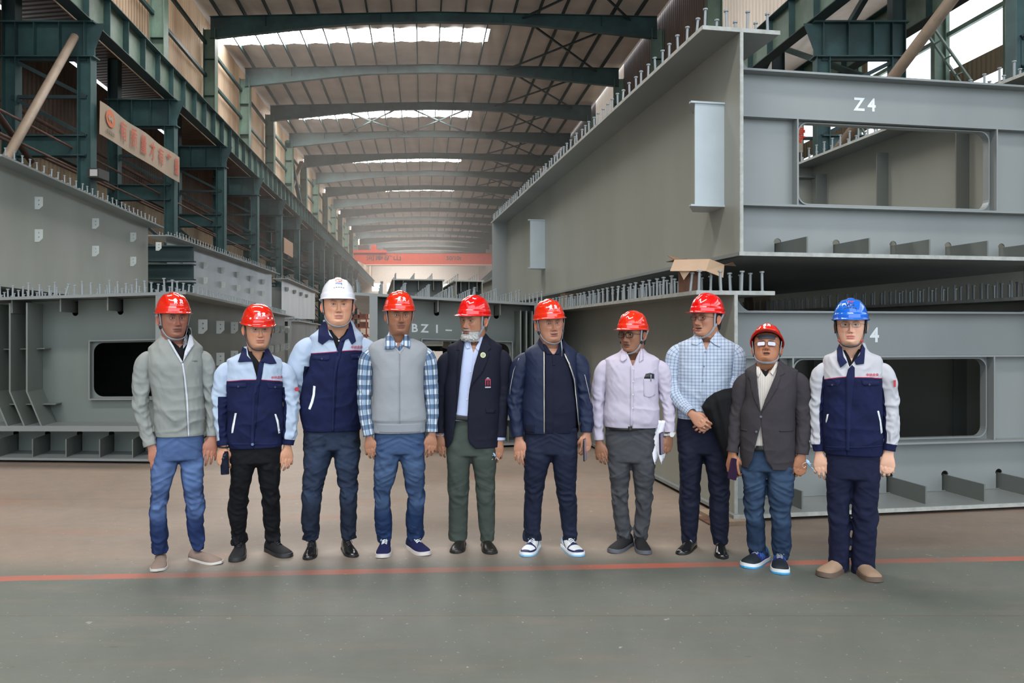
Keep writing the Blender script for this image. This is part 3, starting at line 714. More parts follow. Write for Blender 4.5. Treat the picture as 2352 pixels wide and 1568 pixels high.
# other decked segments further back between the two sides
def back_box(px0, px1, pytop, Y, label, Lg=8, rows=(.5, .45)):
    a = W(px0, pytop, Y); b = W(px1, pytop, Y); Wd = b.x-a.x; Ht = 1.85; z0 = a.z-Ht
    e = empty('bridge_box', Vector((a.x, Y, z0)), ANG, label=label, cat='bridge segment')
    MB().box(-.05, Wd+.05, 0, Lg, Ht-.035, Ht).build('deck_plate', steel, e)
    for x in (0, Wd): MB().box(x-.01, x+.01, 0, Lg, .03, Ht-.03).build('side_web', steel, e)
    MB().plate([[(0,.03),(Wd,.03),(Wd,Ht-.04),(0,Ht-.04)], rrect(Wd*.25, Wd*.75, .5, 1.3, .1)], .5, .515).build('diaphragm', steel_in, e)
    MB().box(0, Wd, 0, Lg, 0, .03).build('bottom_plate', steel, e)
    for k in range(3): MB().box(Wd*(k+.6)/3.2-.01, Wd*(k+.6)/3.2+.01, .05, Lg, Ht-.3, Ht-.03).build('deck_rib', steel_in, e)
    pts = []; x = .05
    while x < Wd:
        y = .1
        while y < Lg: pts.append((x, y, Ht)); y += rows[1]
        x += rows[0]
    studs(e, pts, .165, most=60, seed=2); return e
def trestle(e, x, y, z):
    p = e.matrix_basis @ Vector((x, y, 0)); t = empty('steel_trestle', (p.x, p.y, 0), ANG, label='low steel trestle under a raised box segment in the middle distance', cat='trestle', group='trestles in the middle distance')
    MB().box(-.12, .12, -.12, .12, 0, z-.15).build('post', teal_dark, t); MB().box(-.4, .4, -.15, .15, z-.15, z-.002).build('head', teal_dark, t)
for args in ((905, 1017, 640, 21.5, 'small decked box segment further back above the middle box, left one of two'), (1048, 1108, 643, 20.5, 'small decked box segment further back beside the big stacked box')):
    e = back_box(*args)
    for x in (.3, 1.0):
        for y in (1, 6): trestle(e, x, y, e.location.z)
# pair of upright slabs left of the centre box (end plates of further segments)
# ---------------------------------------------------------------- raised girders on the left
def side_girder(label, pA, YA, pB, YB, Ht, near_overhang=.0, clips=(), studstep=.24, name='bridge_girder', m=None):
    """girder whose flanged web runs from world point A to B (top flange edge), seen from the aisle"""
    A = W(pA[0], pA[1], YA); B = W(pB[0], pB[1], YB); ztop = A.z; slope = (B.z-A.z)
    d = B-A; Lg = math.hypot(d.x, d.y); ang = math.atan2(-d.x, d.y)
    e = empty(name, Vector((A.x-.33, A.y, ztop-Ht)), ang, label=label, cat='bridge segment')
    sl = slope/Lg; fn = lambda p: (p[0], p[1], p[2]+sl*p[1])
    B_ = lambda: MB(fn)
    B_().box(-.01, .01, 0, Lg, 0, Ht-.03).build('side_web', m or steel, e)
    f = B_().box(-.33, .33, -near_overhang, Lg+.1, Ht-.03, Ht).build('top_flange', steel_b, e)
    B_().box(-3.1, 0, 0, Lg, 0, .03).build('bottom_plate', steel, e); B_().box(-3.1, -3.08, 0, Lg, 0, Ht-.03).build('side_web', steel, e)
    B_().box(-3.4, -2.8, 0, Lg, Ht-.03, Ht).build('top_flange', steel_b, e)
    for yy in (.3, Lg-.4): B_().box(-3.08, -.01, yy, yy+.012, .03, Ht-.35).build('diaphragm', steel_in, e)
    for (y, z) in clips:
        c = clip_plate(e, .0, y, z+sl*y, 1)
    studs(e, [fn(p) for p in flange_rows((-.22, 0, .22), .1, Lg, studstep, Ht, seed=8)], .165, most=100, seed=12)
    return e
def zrow(Y, py, z0): return CZ+(HY-py)/F*Y-z0
g1 = side_girder('large grey girder raised at the far left with clip plates and studs', (0, 352, )[:2], 10.85, (372, 519), 18.0, 1.80,
    clips=[(1.7, 1.40), (1.7, .88), (4.0, 1.40), (4.0, .88), (6.05, 1.40), (6.05, .88), (7.8, 1.40), (-.6, 1.4), (-.6, .88)])
g1b = side_girder('second raised grey girder further back on the left, studs along its top', (412, 546), 20.2, (642, 628), 32.0, 1.75, .6,
    clips=[(y, z) for y in (1.2, 3.0, 4.8, 6.6, 8.4, 10.2) for z in (1.3, .85)], m=steel_gl)
g1c = side_girder('third raised grey girder furthest back on the left behind the man in the white helmet', (664, 640), 34, (735, 672), 50.0, 1.7, .4,
    clips=[(y, z) for y in (1.5, 4.5, 7.5, 10.5) for z in (1.3,)], m=steel_gl, studstep=.5)
# supports under the raised left girders
k = 0
for e, Lg in ((g1, 7.2), (g1b, 11.8), (g1c, 16)):
    for y in (.8, Lg-1.0):
        for x in (-.3, -2.7):
            p = e.matrix_basis @ Vector((x, y, 0)); z0 = 0 if e is not g1 else None
            # the first girder rests on the decked left box, the others on tall trestles
            if e is g1: base = 1.80; sl = 0
            else: base = (1.88 if p.y < 39.0 else 0)
            q = empty('girder_support', (p.x, p.y, base+.02), ANG, label='short steel support between a raised left girder and what it rests on', cat='support', group='supports under the left girders')
            top = p.z+((W(372,519,18.0).z-W(0,352,10.85).z)/7.2*y if e is g1 else (W(642,628,32).z-W(412,546,20.2).z)/11.8*y if e is g1b else (W(735,672,50).z-W(664,640,34).z)/16*y)
            MB().box(-.1, .1, -.1, .1, 0, max(.1, top-base-.03)).build('support_post', steel_in, q)
# second decked box of the left row, behind the first
l2, _, _ = deck_box('bridge_box', 'second decked box segment of the left row, behind the first', Vector((-7.10, 25.0, .03)), math.atan(.187),
    -5.0, 0, 14.0, 1.85, 0, .0, (-1.6, -.5), (.70, 1.36), [-.4, -.9], [-.7, -1.3], (.5, .5))
# stack of steel beams glimpsed between the two raised left girders
st = empty('beam_stack', W(362, 700, 19.5)*1.0, 0, label='stack of dark steel beams between the two raised girders on the left', cat='beam stack'); st.location.z = 1.9
for k in range(4): MB().ibeam((-.3, 0, .2+.45*k), (.9, 0, .2+.45*k), .3, .4, .02, .03).build('steel_beam', teal_dark, st)

# added box right of the two boxes, keeping the gap between them dark
nb = empty('bridge_box', low.matrix_basis @ Vector((4.6, 1.6, 0)), ANG, label='grey box segment standing beyond the two stacked boxes, glimpsed through the gap between them', cat='bridge segment')
MB().box(-.01, .01, 0, 10.5, .03, 2.9).build('side_web', steel, nb); MB().box(3.2, 3.22, 0, 10.5, .03, 2.9).build('side_web', steel, nb)
MB().box(-.3, 3.5, 0, 10.5, 2.9, 2.93).build('deck_plate', steel_b, nb); MB().box(-.1, 3.3, 0, 10.5, 0, .03).build('bottom_plate', steel_b, nb); MB().box(.02, 3.19, .5, .52, .03, 2.88).build('diaphragm', steel_b, nb)
nb2 = empty('bridge_box', low.matrix_basis @ Vector((1.1, 14.2, 0)), ANG, label='grey box segment standing behind the stacked pair at the right', cat='bridge segment')
MB().box(0, .02, 0, 9, .03, 3.2).build('side_web', steel, nb2); MB().box(3.2, 3.22, 0, 9, .03, 3.2).build('side_web', steel, nb2)
MB().box(-.1, 3.5, 0, 9, 3.2, 3.23).build('deck_plate', steel_b, nb2); MB().box(-.1, 3.3, 0, 9, 0, .03).build('bottom_plate', steel_b, nb2); MB().box(.02, 3.19, .5, .52, .03, 3.18).build('diaphragm', steel_b, nb2)
# ================================================================== FIGURES: shape tools
def smoothstep(x, a, b):
    t = np.clip((x-a)/(b-a), 0, 1); return t*t*(3-2*t)
def interp_rows(keys, zs):
    """keys: rows (z, v1, v2 ...) ; monotone smooth interpolation (pchip-like) at zs"""
    k = np.array(sorted(keys, key=lambda r: r[0]), float); z = k[:, 0]; out = []
    for c in range(1, k.shape[1]):
        v = k[:, c]; h = np.diff(z); d = np.diff(v)/np.maximum(h, 1e-9); m = np.zeros(len(z))
        for i in range(1, len(z)-1):
            if d[i-1]*d[i] > 0: w1 = 2*h[i]+h[i-1]; w2 = h[i]+2*h[i-1]; m[i] = (w1+w2)/(w1/d[i-1]+w2/d[i])
        m[0] = d[0]; m[-1] = d[-1]
        zz = np.clip(zs, z[0], z[-1]); i = np.clip(np.searchsorted(z, zz, side='right')-1, 0, len(z)-2)
        t = (zz-z[i])/np.maximum(h[i], 1e-9); t2 = t*t; t3 = t2*t
        out.append((2*t3-3*t2+1)*v[i]+(t3-2*t2+t)*h[i]*m[i]+(-2*t3+3*t2)*v[i+1]+(t3-t2)*h[i]*m[i+1])
    return np.array(out).T
_rng = np.random.RandomState(5)
def vnoise(x, y, seed=0):
    """smooth value noise, vectorised"""
    x = np.asarray(x, float)+seed*17.3; y = np.asarray(y, float)+seed*9.1
    xi = np.floor(x).astype(int); yi = np.floor(y).astype(int); fx = x-xi; fy = y-yi
    fx = fx*fx*(3-2*fx); fy = fy*fy*(3-2*fy)
    def h(a, b):
        n = (a*374761393+b*668265263+seed*974711) & 0x7fffffff; n = ((n ^ (n >> 13))*1274126177) & 0x7fffffff
        return ((n ^ (n >> 16)) & 0xffff)/32767.5-1
    return (h(xi, yi)*(1-fx)+h(xi+1, yi)*fx)*(1-fy)+(h(xi, yi+1)*(1-fx)+h(xi+1, yi+1)*fx)*fy
def ridged(x, y, seed=0): return 1-2.4*np.sqrt(np.abs(vnoise(x, y, seed))+.01)
def grid_faces(nr, nc, closed=True, off=0, flip=False):
    fs = []; m = nc if closed else nc-1
    for i in range(nr-1):
        a = off+i*nc; b = a+nc
        for j in range(m):
            k = (j+1) % nc; q = (a+j, a+k, b+k, b+j); fs.append(q[::-1] if flip else q)
    return fs
class Part:
    """vertex/face store with named per-vertex attributes"""
    def __init__(s): s.v = np.zeros((0, 3)); s.f = []; s.at = {}
    def add(s, v, f, **at):
        n = len(s.v); v = np.asarray(v, float).reshape(-1, 3); s.f += [tuple(i+n for i in q) for q in f]
        for k in set(s.at) | set(at):
            old = s.at.get(k); new = at.get(k)
            if old is None: old = np.zeros((n,)+np.shape(new)[1:]) if new is not None else None
            if new is None: new = np.zeros((len(v),)+old.shape[1:])
            s.at[k] = np.concatenate([old, np.broadcast_to(new, (len(v),)+old.shape[1:])])
        s.v = np.concatenate([s.v, v]); return s
    def build(s, name, mat, parent=None, smooth=True, label=None, flipcheck=False):
        o = mesh_obj(name, s.v, s.f, mat, parent, smooth)
        for k, a in s.at.items():
            if a.ndim == 2:
                q = o.data.attributes.new(k, 'FLOAT_COLOR', 'POINT'); c = np.ones((len(a), 4)); c[:, :3] = a; q.data.foreach_set('color', c.ravel())
            else:
                q = o.data.attributes.new(k, 'FLOAT', 'POINT'); q.data.foreach_set('value', a.astype(float))
        if label: o['label'] = label
        return o
def weld(p, tol): pass

class Loft:
    """torso-like cloth: horizontal super-ellipse rings; keys rows (z, cx, cy, halfwidth, depth_front, depth_back, exponent)"""
    def __init__(s, keys, grow=0.0, wr=.0, seed=1, wfreq=(7, 9)):
        s.keys = keys; s.g = grow; s.wr = wr; s.seed = seed; s.wf = wfreq
        s.z0 = min(k[0] for k in keys); s.z1 = max(k[0] for k in keys)
    def ring(s, z):
        r = interp_rows(s.keys, np.atleast_1d(z)); r[:, 2] += s.g; r[:, 3] += s.g; r[:, 4] += s.g; return r
    def wrinkle(s, x, z, th):
        if not s.wr: return 0
        sd = s.seed; zz = (z-s.z0)/(s.z1-s.z0)
        low = 1-smoothstep(zz, .05, .5); up = smoothstep(zz, .5, .85)
        w = .8*vnoise(x*s.wf[0]+z*3, z*s.wf[1], sd)+.45*ridged(x*9-z*8*np.sign(x+1e-6), z*14, sd+1)*(.35+.9*low)+.35*ridged(th*1.3+z*6, z*10-np.abs(x)*12, sd+2)*(.3+up)
        w += .16*vnoise(th*8+z*14, z*34, sd+4)
        return w*s.wr*(.25+.75*smoothstep(zz, 0, .07))
    def point(s, th, z):
        th, z = np.broadcast_arrays(np.asarray(th, float), np.asarray(z, float)); shp = th.shape; th = th.ravel(); z = z.ravel()
        r = s.ring(z); n = r[:, 5]; sn, cs = np.sin(th), np.cos(th)
        dep = np.where(cs > 0, r[:, 3], r[:, 4])
        x = r[:, 0]+r[:, 2]*np.sign(sn)*np.abs(sn)**(2/n); y = r[:, 1]-dep*np.sign(cs)*np.abs(cs)**(2/n)
        w = s.wrinkle(x, z, th); x = x+np.sin(th)*w*.5; y = y-np.cos(th)*w
        return np.stack([x, y, z], -1).reshape(shp+(3,))
    def theta(s, x, z):
        r = s.ring(z); q = np.clip((np.asarray(x)-r[:, 0])/r[:, 2], -1, 1); return np.arcsin(np.sign(q)*np.abs(q)**(r[:, 5]/2))
    def front(s, x, z, off=0.0):
        """point on the front surface at (x, z), pushed off metres outwards"""
        x = np.atleast_1d(np.asarray(x, float)); z = np.atleast_1d(np.asarray(z, float)); th = s.theta(x, z)
        r = s.ring(z); n = r[:, 5]; cs = np.cos(th); y = r[:, 1]-r[:, 3]*np.abs(cs)**(2/n)
        w = s.wrinkle(x, z, th); y = y-np.cos(th)*w
        return np.stack([x, y-off*1.0, z], -1)
    def mesh(s, z0=None, z1=None, nr=90, nc=120, opening=None, lip=True, part=None, attr=None):
        z0 = s.z0 if z0 is None else z0; z1 = s.z1 if z1 is None else z1
        zs = np.linspace(z0, z1, nr); P = part or Part()
        u = np.linspace(0, 1, nc+(1 if opening else 0), endpoint=bool(opening))
        if opening:
            xl = np.interp(zs, [o[0] for o in opening], [o[1] for o in opening]); xr = np.interp(zs, [o[0] for o in opening], [o[2] for o in opening])
            tR = s.theta(xr, zs); tL = s.theta(xl, zs)+2*math.pi
            TH = tR[:, None]+(tL-tR)[:, None]*u[None, :]
        else: TH = np.repeat((u*2*math.pi+math.pi)[None, :], nr, 0)
        V = s.point(TH, np.repeat(zs[:, None], TH.shape[1], 1)); nc2 = TH.shape[1]
        if lip:      # inner rings at the hem and the collar
            def inner(row, dz, k):
                c = row.mean(0); q = c+(row-c)*k; q[:, 2] = row[:, 2]+dz; return q
            V = np.concatenate([inner(V[0], .02, .93)[None], inner(V[0], .003, .955)[None], inner(V[0], -.002, .985)[None], V, inner(V[-1], .001, .975)[None], inner(V[-1], -.015, .95)[None]])
        A = {}
        if attr: A = attr(V.reshape(-1, 3))
        P.add(V.reshape(-1, 3), grid_faces(V.shape[0], nc2, closed=not opening), **A); return P

def limb(path, n=60, nc=40, seed=1, wr=0.0, cap0=True, cap1='open', ratio=1.0, wfun=None, square=2.2, part=None, attr=None, up=(0, -1, 0)):
    """tube along path; path rows (x, y, z, hw, hd) ; ring frame: S in the picture plane, B towards the back"""
    k = np.array(path, float); d = np.r_[0, np.cumsum(np.linalg.norm(np.diff(k[:, :3], axis=0), axis=1))]
    t = np.linspace(0, d[-1], n); r = interp_rows([(d[i], *k[i]) for i in range(len(k))], t); C = r[:, :3]; hw = r[:, 3]; hd = r[:, 4]
    T = np.gradient(C, axis=0); T /= np.linalg.norm(T, axis=1)[:, None]
    U = np.array(up, float); S = np.cross(T, U); S /= np.linalg.norm(S, axis=1)[:, None]; B = np.cross(T, S)
    th = np.linspace(0, 2*math.pi, nc, endpoint=False)
    sn, cs = np.sin(th), np.cos(th); ex = 2/square
    a = np.sign(cs)*np.abs(cs)**ex; b = np.sign(sn)*np.abs(sn)**ex
    s_ = t/d[-1]; w = np.zeros((n, nc))
    if wr:
        TT, SS = np.meshgrid(th, t); am = (wfun(s_) if wfun else np.ones(n))[:, None]
        w = wr*am*(.9*ridged(np.cos(TT)*1.3+SS*9, SS*26+np.sin(TT)*1.2, seed)+.55*vnoise(np.cos(TT)*2+3, SS*12+np.sin(TT)*2, seed+3)+.3*vnoise(np.cos(TT)*3, SS*45+np.sin(TT)*3, seed+5))
    if wr:
        for _ in range(1): w = (np.roll(w, 1, 1)+2*w+np.roll(w, -1, 1))/4; q_ = np.pad(w, ((1, 1), (0, 0)), 'edge'); w = (q_[:-2]+2*w+q_[2:])/4
    w = np.maximum(w, -.008)
    V = C[:, None, :]+S[:, None, :]*((hw[:, None]+w)*a[None])[..., None]+B[:, None, :]*((hd[:, None]+w)*b[None])[..., None]
    rows = [V[i] for i in range(n)]; ss = list(s_)
    if cap0:
        base = V[0]; c = C[0]; out = []
        for q in (80, 60, 40, 20): out.append(c+(base-c)*math.cos(R(q))-T[0]*hw[0]*math.sin(R(q)))
        rows = out+rows; ss = [0]*4+ss
    if cap1 == 'round':
        base = V[-1]; c = C[-1]; rows += [c+(base-c)*math.cos(R(q))+T[-1]*hw[-1]*math.sin(R(q)) for q in (20, 40, 60, 80)]; ss += [1]*4
    elif cap1 == 'open':
        base = V[-1]; c = C[-1]; rows += [c+(base-c)*.96+T[-1]*.002, c+(base-c)*.90, c+(base-c)*.86-T[-1]*.03]; ss += [1]*3
    A = {}
    P = part or Part(); VV = np.array(rows)
    if attr:
        SS = np.repeat(np.array(ss)[:, None], nc, 1); TT = np.repeat(th[None], len(rows), 0)
        A = attr(VV.reshape(-1, 3), SS.ravel(), TT.ravel(), d[-1])
    f = grid_faces(len(rows), nc)
    m = len(rows)
    if cap0: f.append(tuple(range(nc))[::-1])
    if cap1 != 'none': f.append(tuple(range((m-1)*nc, m*nc)))
    P.add(VV.reshape(-1, 3), f, **A); return P

def patch_mesh(name, outline, surf, mat, parent, off=.004, thick=.003, cell=.012, label=None, smooth=True):
    """flat cloth piece laid on a surface: outline [(x,z)] ; surf(x, z, off) -> points"""
    xs = [p[0] for p in outline]; zs = [p[1] for p in outline]
    bm = bmesh.new(); vs = [bm.verts.new((p[0], 0, p[1])) for p in outline]; f = bm.faces.new(vs)
    for ax, lo, hi in ((0, min(xs), max(xs)), (2, min(zs), max(zs))):
        c = lo+cell*.7
        while c < hi:
            co = [0, 0, 0]; no = [0, 0, 0]; co[ax] = c; no[ax] = 1
            bmesh.ops.bisect_plane(bm, geom=bm.verts[:]+bm.edges[:]+bm.faces[:], plane_co=co, plane_no=no, dist=1e-5); c += cell
    bm.normal_update()
    V = np.array([v.co for v in bm.verts]); P = surf(V[:, 0], V[:, 2], off)
    for v, p in zip(bm.verts, P): v.co = p
    bm.faces.ensure_lookup_table()
    if bm.faces and sum(f.normal.y for f in bm.faces) == 0: pass
    bm.normal_update()
    if sum(f.normal.y*f.calc_area() for f in bm.faces) > 0: bmesh.ops.reverse_faces(bm, faces=bm.faces)
    me = bpy.data.meshes.new(name); bm.to_mesh(me); bm.free(); me.materials.append(mat)
    if smooth: me.polygons.foreach_set('use_smooth', [True]*len(me.polygons))
    o = bpy.data.objects.new(name, me); link(o, parent)
    if thick: m = o.modifiers.new('solid', 'SOLIDIFY'); m.thickness = thick; m.offset = -1
    if label: o['label'] = label
    return o
def surf_text(name, s, size, surf, x0, z0, mat, parent, off=.006, bold=0.0, sx=1.0):
    vs, fs = text_mesh(s, size, bold); 
    P = surf(np.array([x0+v.x*sx for v in vs]), np.array([z0+v.y for v in vs]), off)
    return mesh_obj(name, P, fs, mat, parent)
def remesh(parts, voxel, smooth_it=2, name='m'):
    me = bpy.data.meshes.new(name); me.from_pydata([tuple(v) for v in parts.v], [], parts.f)
    o = bpy.data.objects.new(name, me); COL.objects.link(o)
    m = o.modifiers.new('r', 'REMESH'); m.mode = 'VOXEL'; m.voxel_size = voxel
    if smooth_it: s = o.modifiers.new('s', 'SMOOTH'); s.iterations = smooth_it; s.factor = .5
    dg = bpy.context.evaluated_depsgraph_get(); dg.update(); ev = o.evaluated_get(dg).to_mesh()
    n = len(ev.vertices); v = np.zeros(n*3); ev.vertices.foreach_get('co', v); f = [tuple(p.vertices) for p in ev.polygons]
    o.evaluated_get(dg).to_mesh_clear(); bpy.data.objects.remove(o); bpy.data.meshes.remove(me)
    return v.reshape(-1, 3), f

# ------------------------------------------------------------------ hand
_hands = {}
def hand_mesh(pose):
    """left-in-picture hand: fingers down -z, thumb towards +x, back of the hand towards -y"""
    if pose in _hands: return _hands[pose]
    P = Part()
    curls = {'relax': (6, 20, 14), 'soft': (12, 34, 22), 'grip': (22, 52, 30), 'fist': (34, 66, 40)}[pose]
    # palm: loft along -z
    rows = [(0, 0, .012, .025, .020), (0, 0, -.006, .026, .019), (0.002, .001, -.03, .033, .0175), (0.002, .003, -.055, .039, .0155), (0.0, .006, -.074, .041, .0125), (0, .007, -.084, .038, .0095)]
    limb(rows, 14, 24, cap0=True, cap1='round', part=P, square=2.6)
    base = [(.0315, .006, -.082), (.0112, .004, -.090), (-.0098, .005, -.088), (-.0290, .008, -.080)]
    ln = [(.040, .025, .020), (.044, .028, .022), (.041, .026, .021), (.032, .020, .018)]; rad = [.0084, .0086, .0083, .0074]; spread = (7, 2, -4, -10)
    for k in range(4):
        p = np.array(base[k]); ang = R(4); pts = [(*(p+[0, 0, .02]), rad[k]*1.12, rad[k]*1.05), (*p, rad[k]*1.12, rad[k]*1.05)]
        for j in range(3):
            ang += R(curls[j]*(1+.12*(k-1.2))); L = ln[k][j]; st = R(spread[k])
            dv = np.array([math.sin(st)*math.cos(ang), math.sin(ang), -math.cos(ang)])
            mid = p+dv*L*.5; p = p+dv*L; r = rad[k]*(1, .94, .84)[j]
            pts.append((*mid, r*.95, r*.93)); pts.append((*p, r*(1.0 if j < 2 else .8), r*(.98 if j < 2 else .75)))
        limb(pts, 26, 12, cap0=True, cap1='round', part=P, square=2.0)
    tp = [(.012, .006, -.018, .014, .013), (.030, .003, -.038, .0135, .0125), (.043, .004, -.062, .0105, .0105), (.046, .010, -.085, .0098, .0095), (.043, .018, -.104, .0080, .0072)]
    if pose in ('grip', 'fist'): tp = [(.012, .006, -.018, .014, .013), (.034, .008, -.038, .0135, .0125), (.044, .022, -.058, .0105, .0105), (.038, .040, -.070, .0098, .0095), (.026, .050, -.078, .0080, .0072)]
    limb(tp, 22, 12, cap0=True, cap1='round', part=P, square=2.0)
    # forearm stub going up into the sleeve
    limb([(0, 0, .07, .023, .021), (0, 0, .04, .024, .020), (0, 0, .02, .025, .020), (0, 0, -.01, .026, .0195)], 16, 20, cap0=True, cap1='round', part=P)
    v, f = remesh(P, .0022, 2)
    _hands[pose] = (v, f); return v, f

# ------------------------------------------------------------------ head
SKIN = {}
def skin_mat(base, name):
    if name in SKIN: return SKIN[name]
    t = NT(name); t.set(.46, 0, .4)
    col = t.n('ShaderNodeAttribute', attribute_name='Col').outputs['Color']
    n = t.noise(95, 3, .6); n2 = t.noise(24, 3, .5)
    mul = t.n('ShaderNodeMix', data_type='RGBA', blend_type='MULTIPLY'); mul.inputs[0].default_value = 1
    t.l(col, mul.inputs[6]); g = t.math('ADD', .90, t.math('MULTIPLY', n2, .2)); cmb = t.n('ShaderNodeCombineColor'); [t.l(g, cmb.inputs[i]) for i in range(3)]
    t.l(cmb.outputs[0], mul.inputs[7]); t.l(mul.outputs[2], t.b.inputs['Base Color'])
    t.b.inputs['Subsurface Weight'].default_value = .12; t.b.inputs['Subsurface Radius'].default_value = (.012, .005, .003); t.b.inputs['Subsurface Scale'].default_value = .6
    t.bump(n, .0005, .4); SKIN[name] = t.m; return t.m
HEADROWS = [  # z, front depth, back depth, width back, width front factor
    (-.215, .052, .066, .066, 1.0), (-.185, .046, .060, .060, 1.0), (-.155, .043, .058, .057, 1.0), (-.137, .048, .060, .058, .98), (-.126, .064, .062, .060, .90),
    (-.118, .077, .064, .062, .78), (-.108, .086, .070, .0640, .76), (-.095, .0905, .076, .066, .80), (-.080, .0905, .082, .0685, .86), (-.062, .0905, .088, .071, .94), (-.040, .090, .093, .0735, .98),
    (-.015, .0895, .097, .0755, 1.02), (.005, .0900, .100, .0765, 1.04), (.025, .0945, .102, .0775, 1.04), (.045, .0935, .102, .0775, 1.03), (.065, .087, .098, .075, 1.02), (.085, .074, .088, .068, 1.0), (.102, .054, .068, .053, 1.0), (.114, .030, .040, .032, 1.0), (.119, .004, .006, .005, 1.0)]
def head_grid(p):
    """returns (nr, nc, V) of the head+neck surface in head space, plus colour"""
    g = lambda x, z, cx, cz, sx, sz: np.exp(-((x-cx)/sx)**2-((z-cz)/sz)**2)
    zs = np.r_[np.linspace(-.215, -.125, 26), np.linspace(-.122, .055, 100), np.linspace(.058, .119, 26)]
    t = np.linspace(-1, 1, 150, endpoint=False); th = math.pi*(.42*t+.58*t**3)
    r = interp_rows(HEADROWS, zs); Z, TH = np.meshgrid(zs, th, indexing='ij')
    f, b, w, ff = [r[:, i][:, None] for i in range(4)]; fw = p.get('wide', 1.0)*1.05; jw = p.get('jaw', 1.0)
    cs = np.cos(TH); sn = np.sin(TH); W_ = w*fw*np.where(cs > 0, 1+(ff*(1+(jw-1)*smoothstep(-Z, .02, .09))-1)*np.maximum(cs, 0)**.6, 1)
    ex = .92
    X = W_*np.sign(sn)*np.abs(sn)**ex*np.where(cs > 0, 1.0, 1.0); Y = np.where(cs > 0, -f*np.abs(cs)**.86, b*np.abs(cs)**.9)
    X = X*(1+.05*(cs > 0)*np.sin(np.abs(TH)*2)**2)
    fr = smoothstep(cs, .05, .4); ax = np.abs(X); D = np.zeros_like(X)
    ns = p.get('nose', 1.0); nw = p.get('nosew', 1.0); ed = p.get('eyed', 1.0)
    # nose
    ridge = interp_rows([(-.060, 0), (-.050, .004), (-.044, .019), (-.037, .0235), (-.028, .019), (-.014, .0125), (.000, .0075), (.012, .004), (.024, .0), (.2, 0)], zs)[:, 0][:, None]
    sig = interp_rows([(-.06, .013), (-.045, .0115), (-.03, .0095), (-.012, .0075), (.012, .0085), (.2, .01)], zs)[:, 0][:, None]*nw
    D += 1.08*ridge*ns*np.exp(-(ax/sig)**2.4)
    D += .0095*nw*g(ax, Z, .0125*nw, -.0425, .0065, .0065); D -= .006*g(ax, Z, .0065, -.0505, .0035, .003)
    # sockets, brows, cheeks
    D -= .0115*ed*g(ax, Z, .030, .002, .017, .0125); D += .0045*g(ax, Z, .028, .0215, .021, .0065); D += .0035*g(X, Z, 0, .022, .012, .009)
    D += .0050*p.get('cheek', 1)*g(ax, Z, .043, -.024, .017, .016); D -= .0028*g(ax, Z, .045, -.062, .013, .02)
    D -= .0034*g(ax, Z-(-.055)-(.6*(ax-.030))*-1, .030, 0, .004, .016)      # nasolabial fold
    # mouth
    mw = .024*p.get('mouth', 1.0); lipc = -.0005*0
    D += .0062*np.exp(-(ax/mw)**4)*np.exp(-((Z+.0665)/.0052)**2)+.0075*np.exp(-(ax/(mw*.82))**4)*np.exp(-((Z+.0790)/.0058)**2)
    op = p.get('open', 0.0)
    ml = -.0722+.0015*np.cos(ax/mw*1.5)-p.get('smile', 0)*-.004*(ax/mw)**2
    D -= (.0062+.010*op)*np.exp(-(ax/(mw*1.02))**6)*np.exp(-((Z-ml)/(.0016+.003*op))**2)
    D -= .0045*g(X, Z, 0, -.090, .020, .0055); D += .0060*g(X, Z, 0, -.104, .017, .012)+.003*g(X, Z, 0, -.060, .004, .006)*-.8
    if p.get('dbl'): D += .010*g(X, Z, 0, -.130, .035, .012)
    # eyes
    ex_, ez = .0305, .0015; ux = (ax-ex_)/.0148; half = .0054*p.get('eyeo', 1.0)*np.maximum(0, 1-ux**2)
    low = half*.8; tilt = .0012*ux
    inside = (np.abs(ux) < 1) & (Z-ez-tilt < half) & (Z-ez-tilt > -low)
    q = np.minimum(half-(Z-ez-tilt), (Z-ez-tilt)+low); D -= np.where(inside, .009*smoothstep(q, 0, .0012), 0)
    dist = np.abs(Z-ez-tilt-half); D += .0022*np.exp(-(dist/.0022)**2)*(np.abs(ux) < 1.1)*(Z-ez > 0)
    dist = np.abs(Z-ez-tilt+low); D += .0014*np.exp(-(dist/.0020)**2)*(np.abs(ux) < 1.1)*(Z-ez < 0)
    D -= .0016*g(ax, Z, .031, .0125, .015, .0018)
    D -= .0022*g(ax, Z, .029, -.0135, .014, .0028)*p.get('bag', 1.0)
    Y -= D*fr; X += np.sign(X)*D*fr*.25*np.abs(sn)
    # colour
    base = np.minimum(np.array(p['skin'])*p.get('skx', 1.25), .8); p['skin'] = tuple(base); base = np.array(base); C = np.ones(X.shape+(3,))*base
    def mixc(m, c): 
        nonlocal C
        m = np.clip(m, 0, 1)[..., None]; C = C*(1-m)+np.array(c)*m
    red = base*np.array(p.get('flush', (1.12, .82, .80)))
    mixc(.5*g(ax, Z, .040, -.030, .02, .016)*fr, red); mixc(.5*g(X, Z, 0, -.040, .013, .010)*fr, red)
    lip = np.clip(np.exp(-(ax/mw)**6)*(np.exp(-((Z+.0672)/.0045)**4)+np.exp(-((Z+.0785)/.0055)**4)), 0, 1)*fr
    mixc(.9*lip, p.get('lip', tuple(base*np.array([.95, .62, .60]))))
    mixc(.8*np.exp(-(ax/(mw*1.0))**6)*np.exp(-((Z-ml)/(.0013+.003*op))**2)*fr, base*.22)
    mixc(.85*g(ax, Z, .0065, -.0505, .0034, .0028)*fr, base*.2)
    brow = np.exp(-((ax-.030)/.0185)**4)*np.exp(-((Z-(.0185+.0045*np.exp(-((ax-.036)/.014)**2)-.002*(ax > .045)))/(.0046*p.get('browt', 1)))**2)*fr
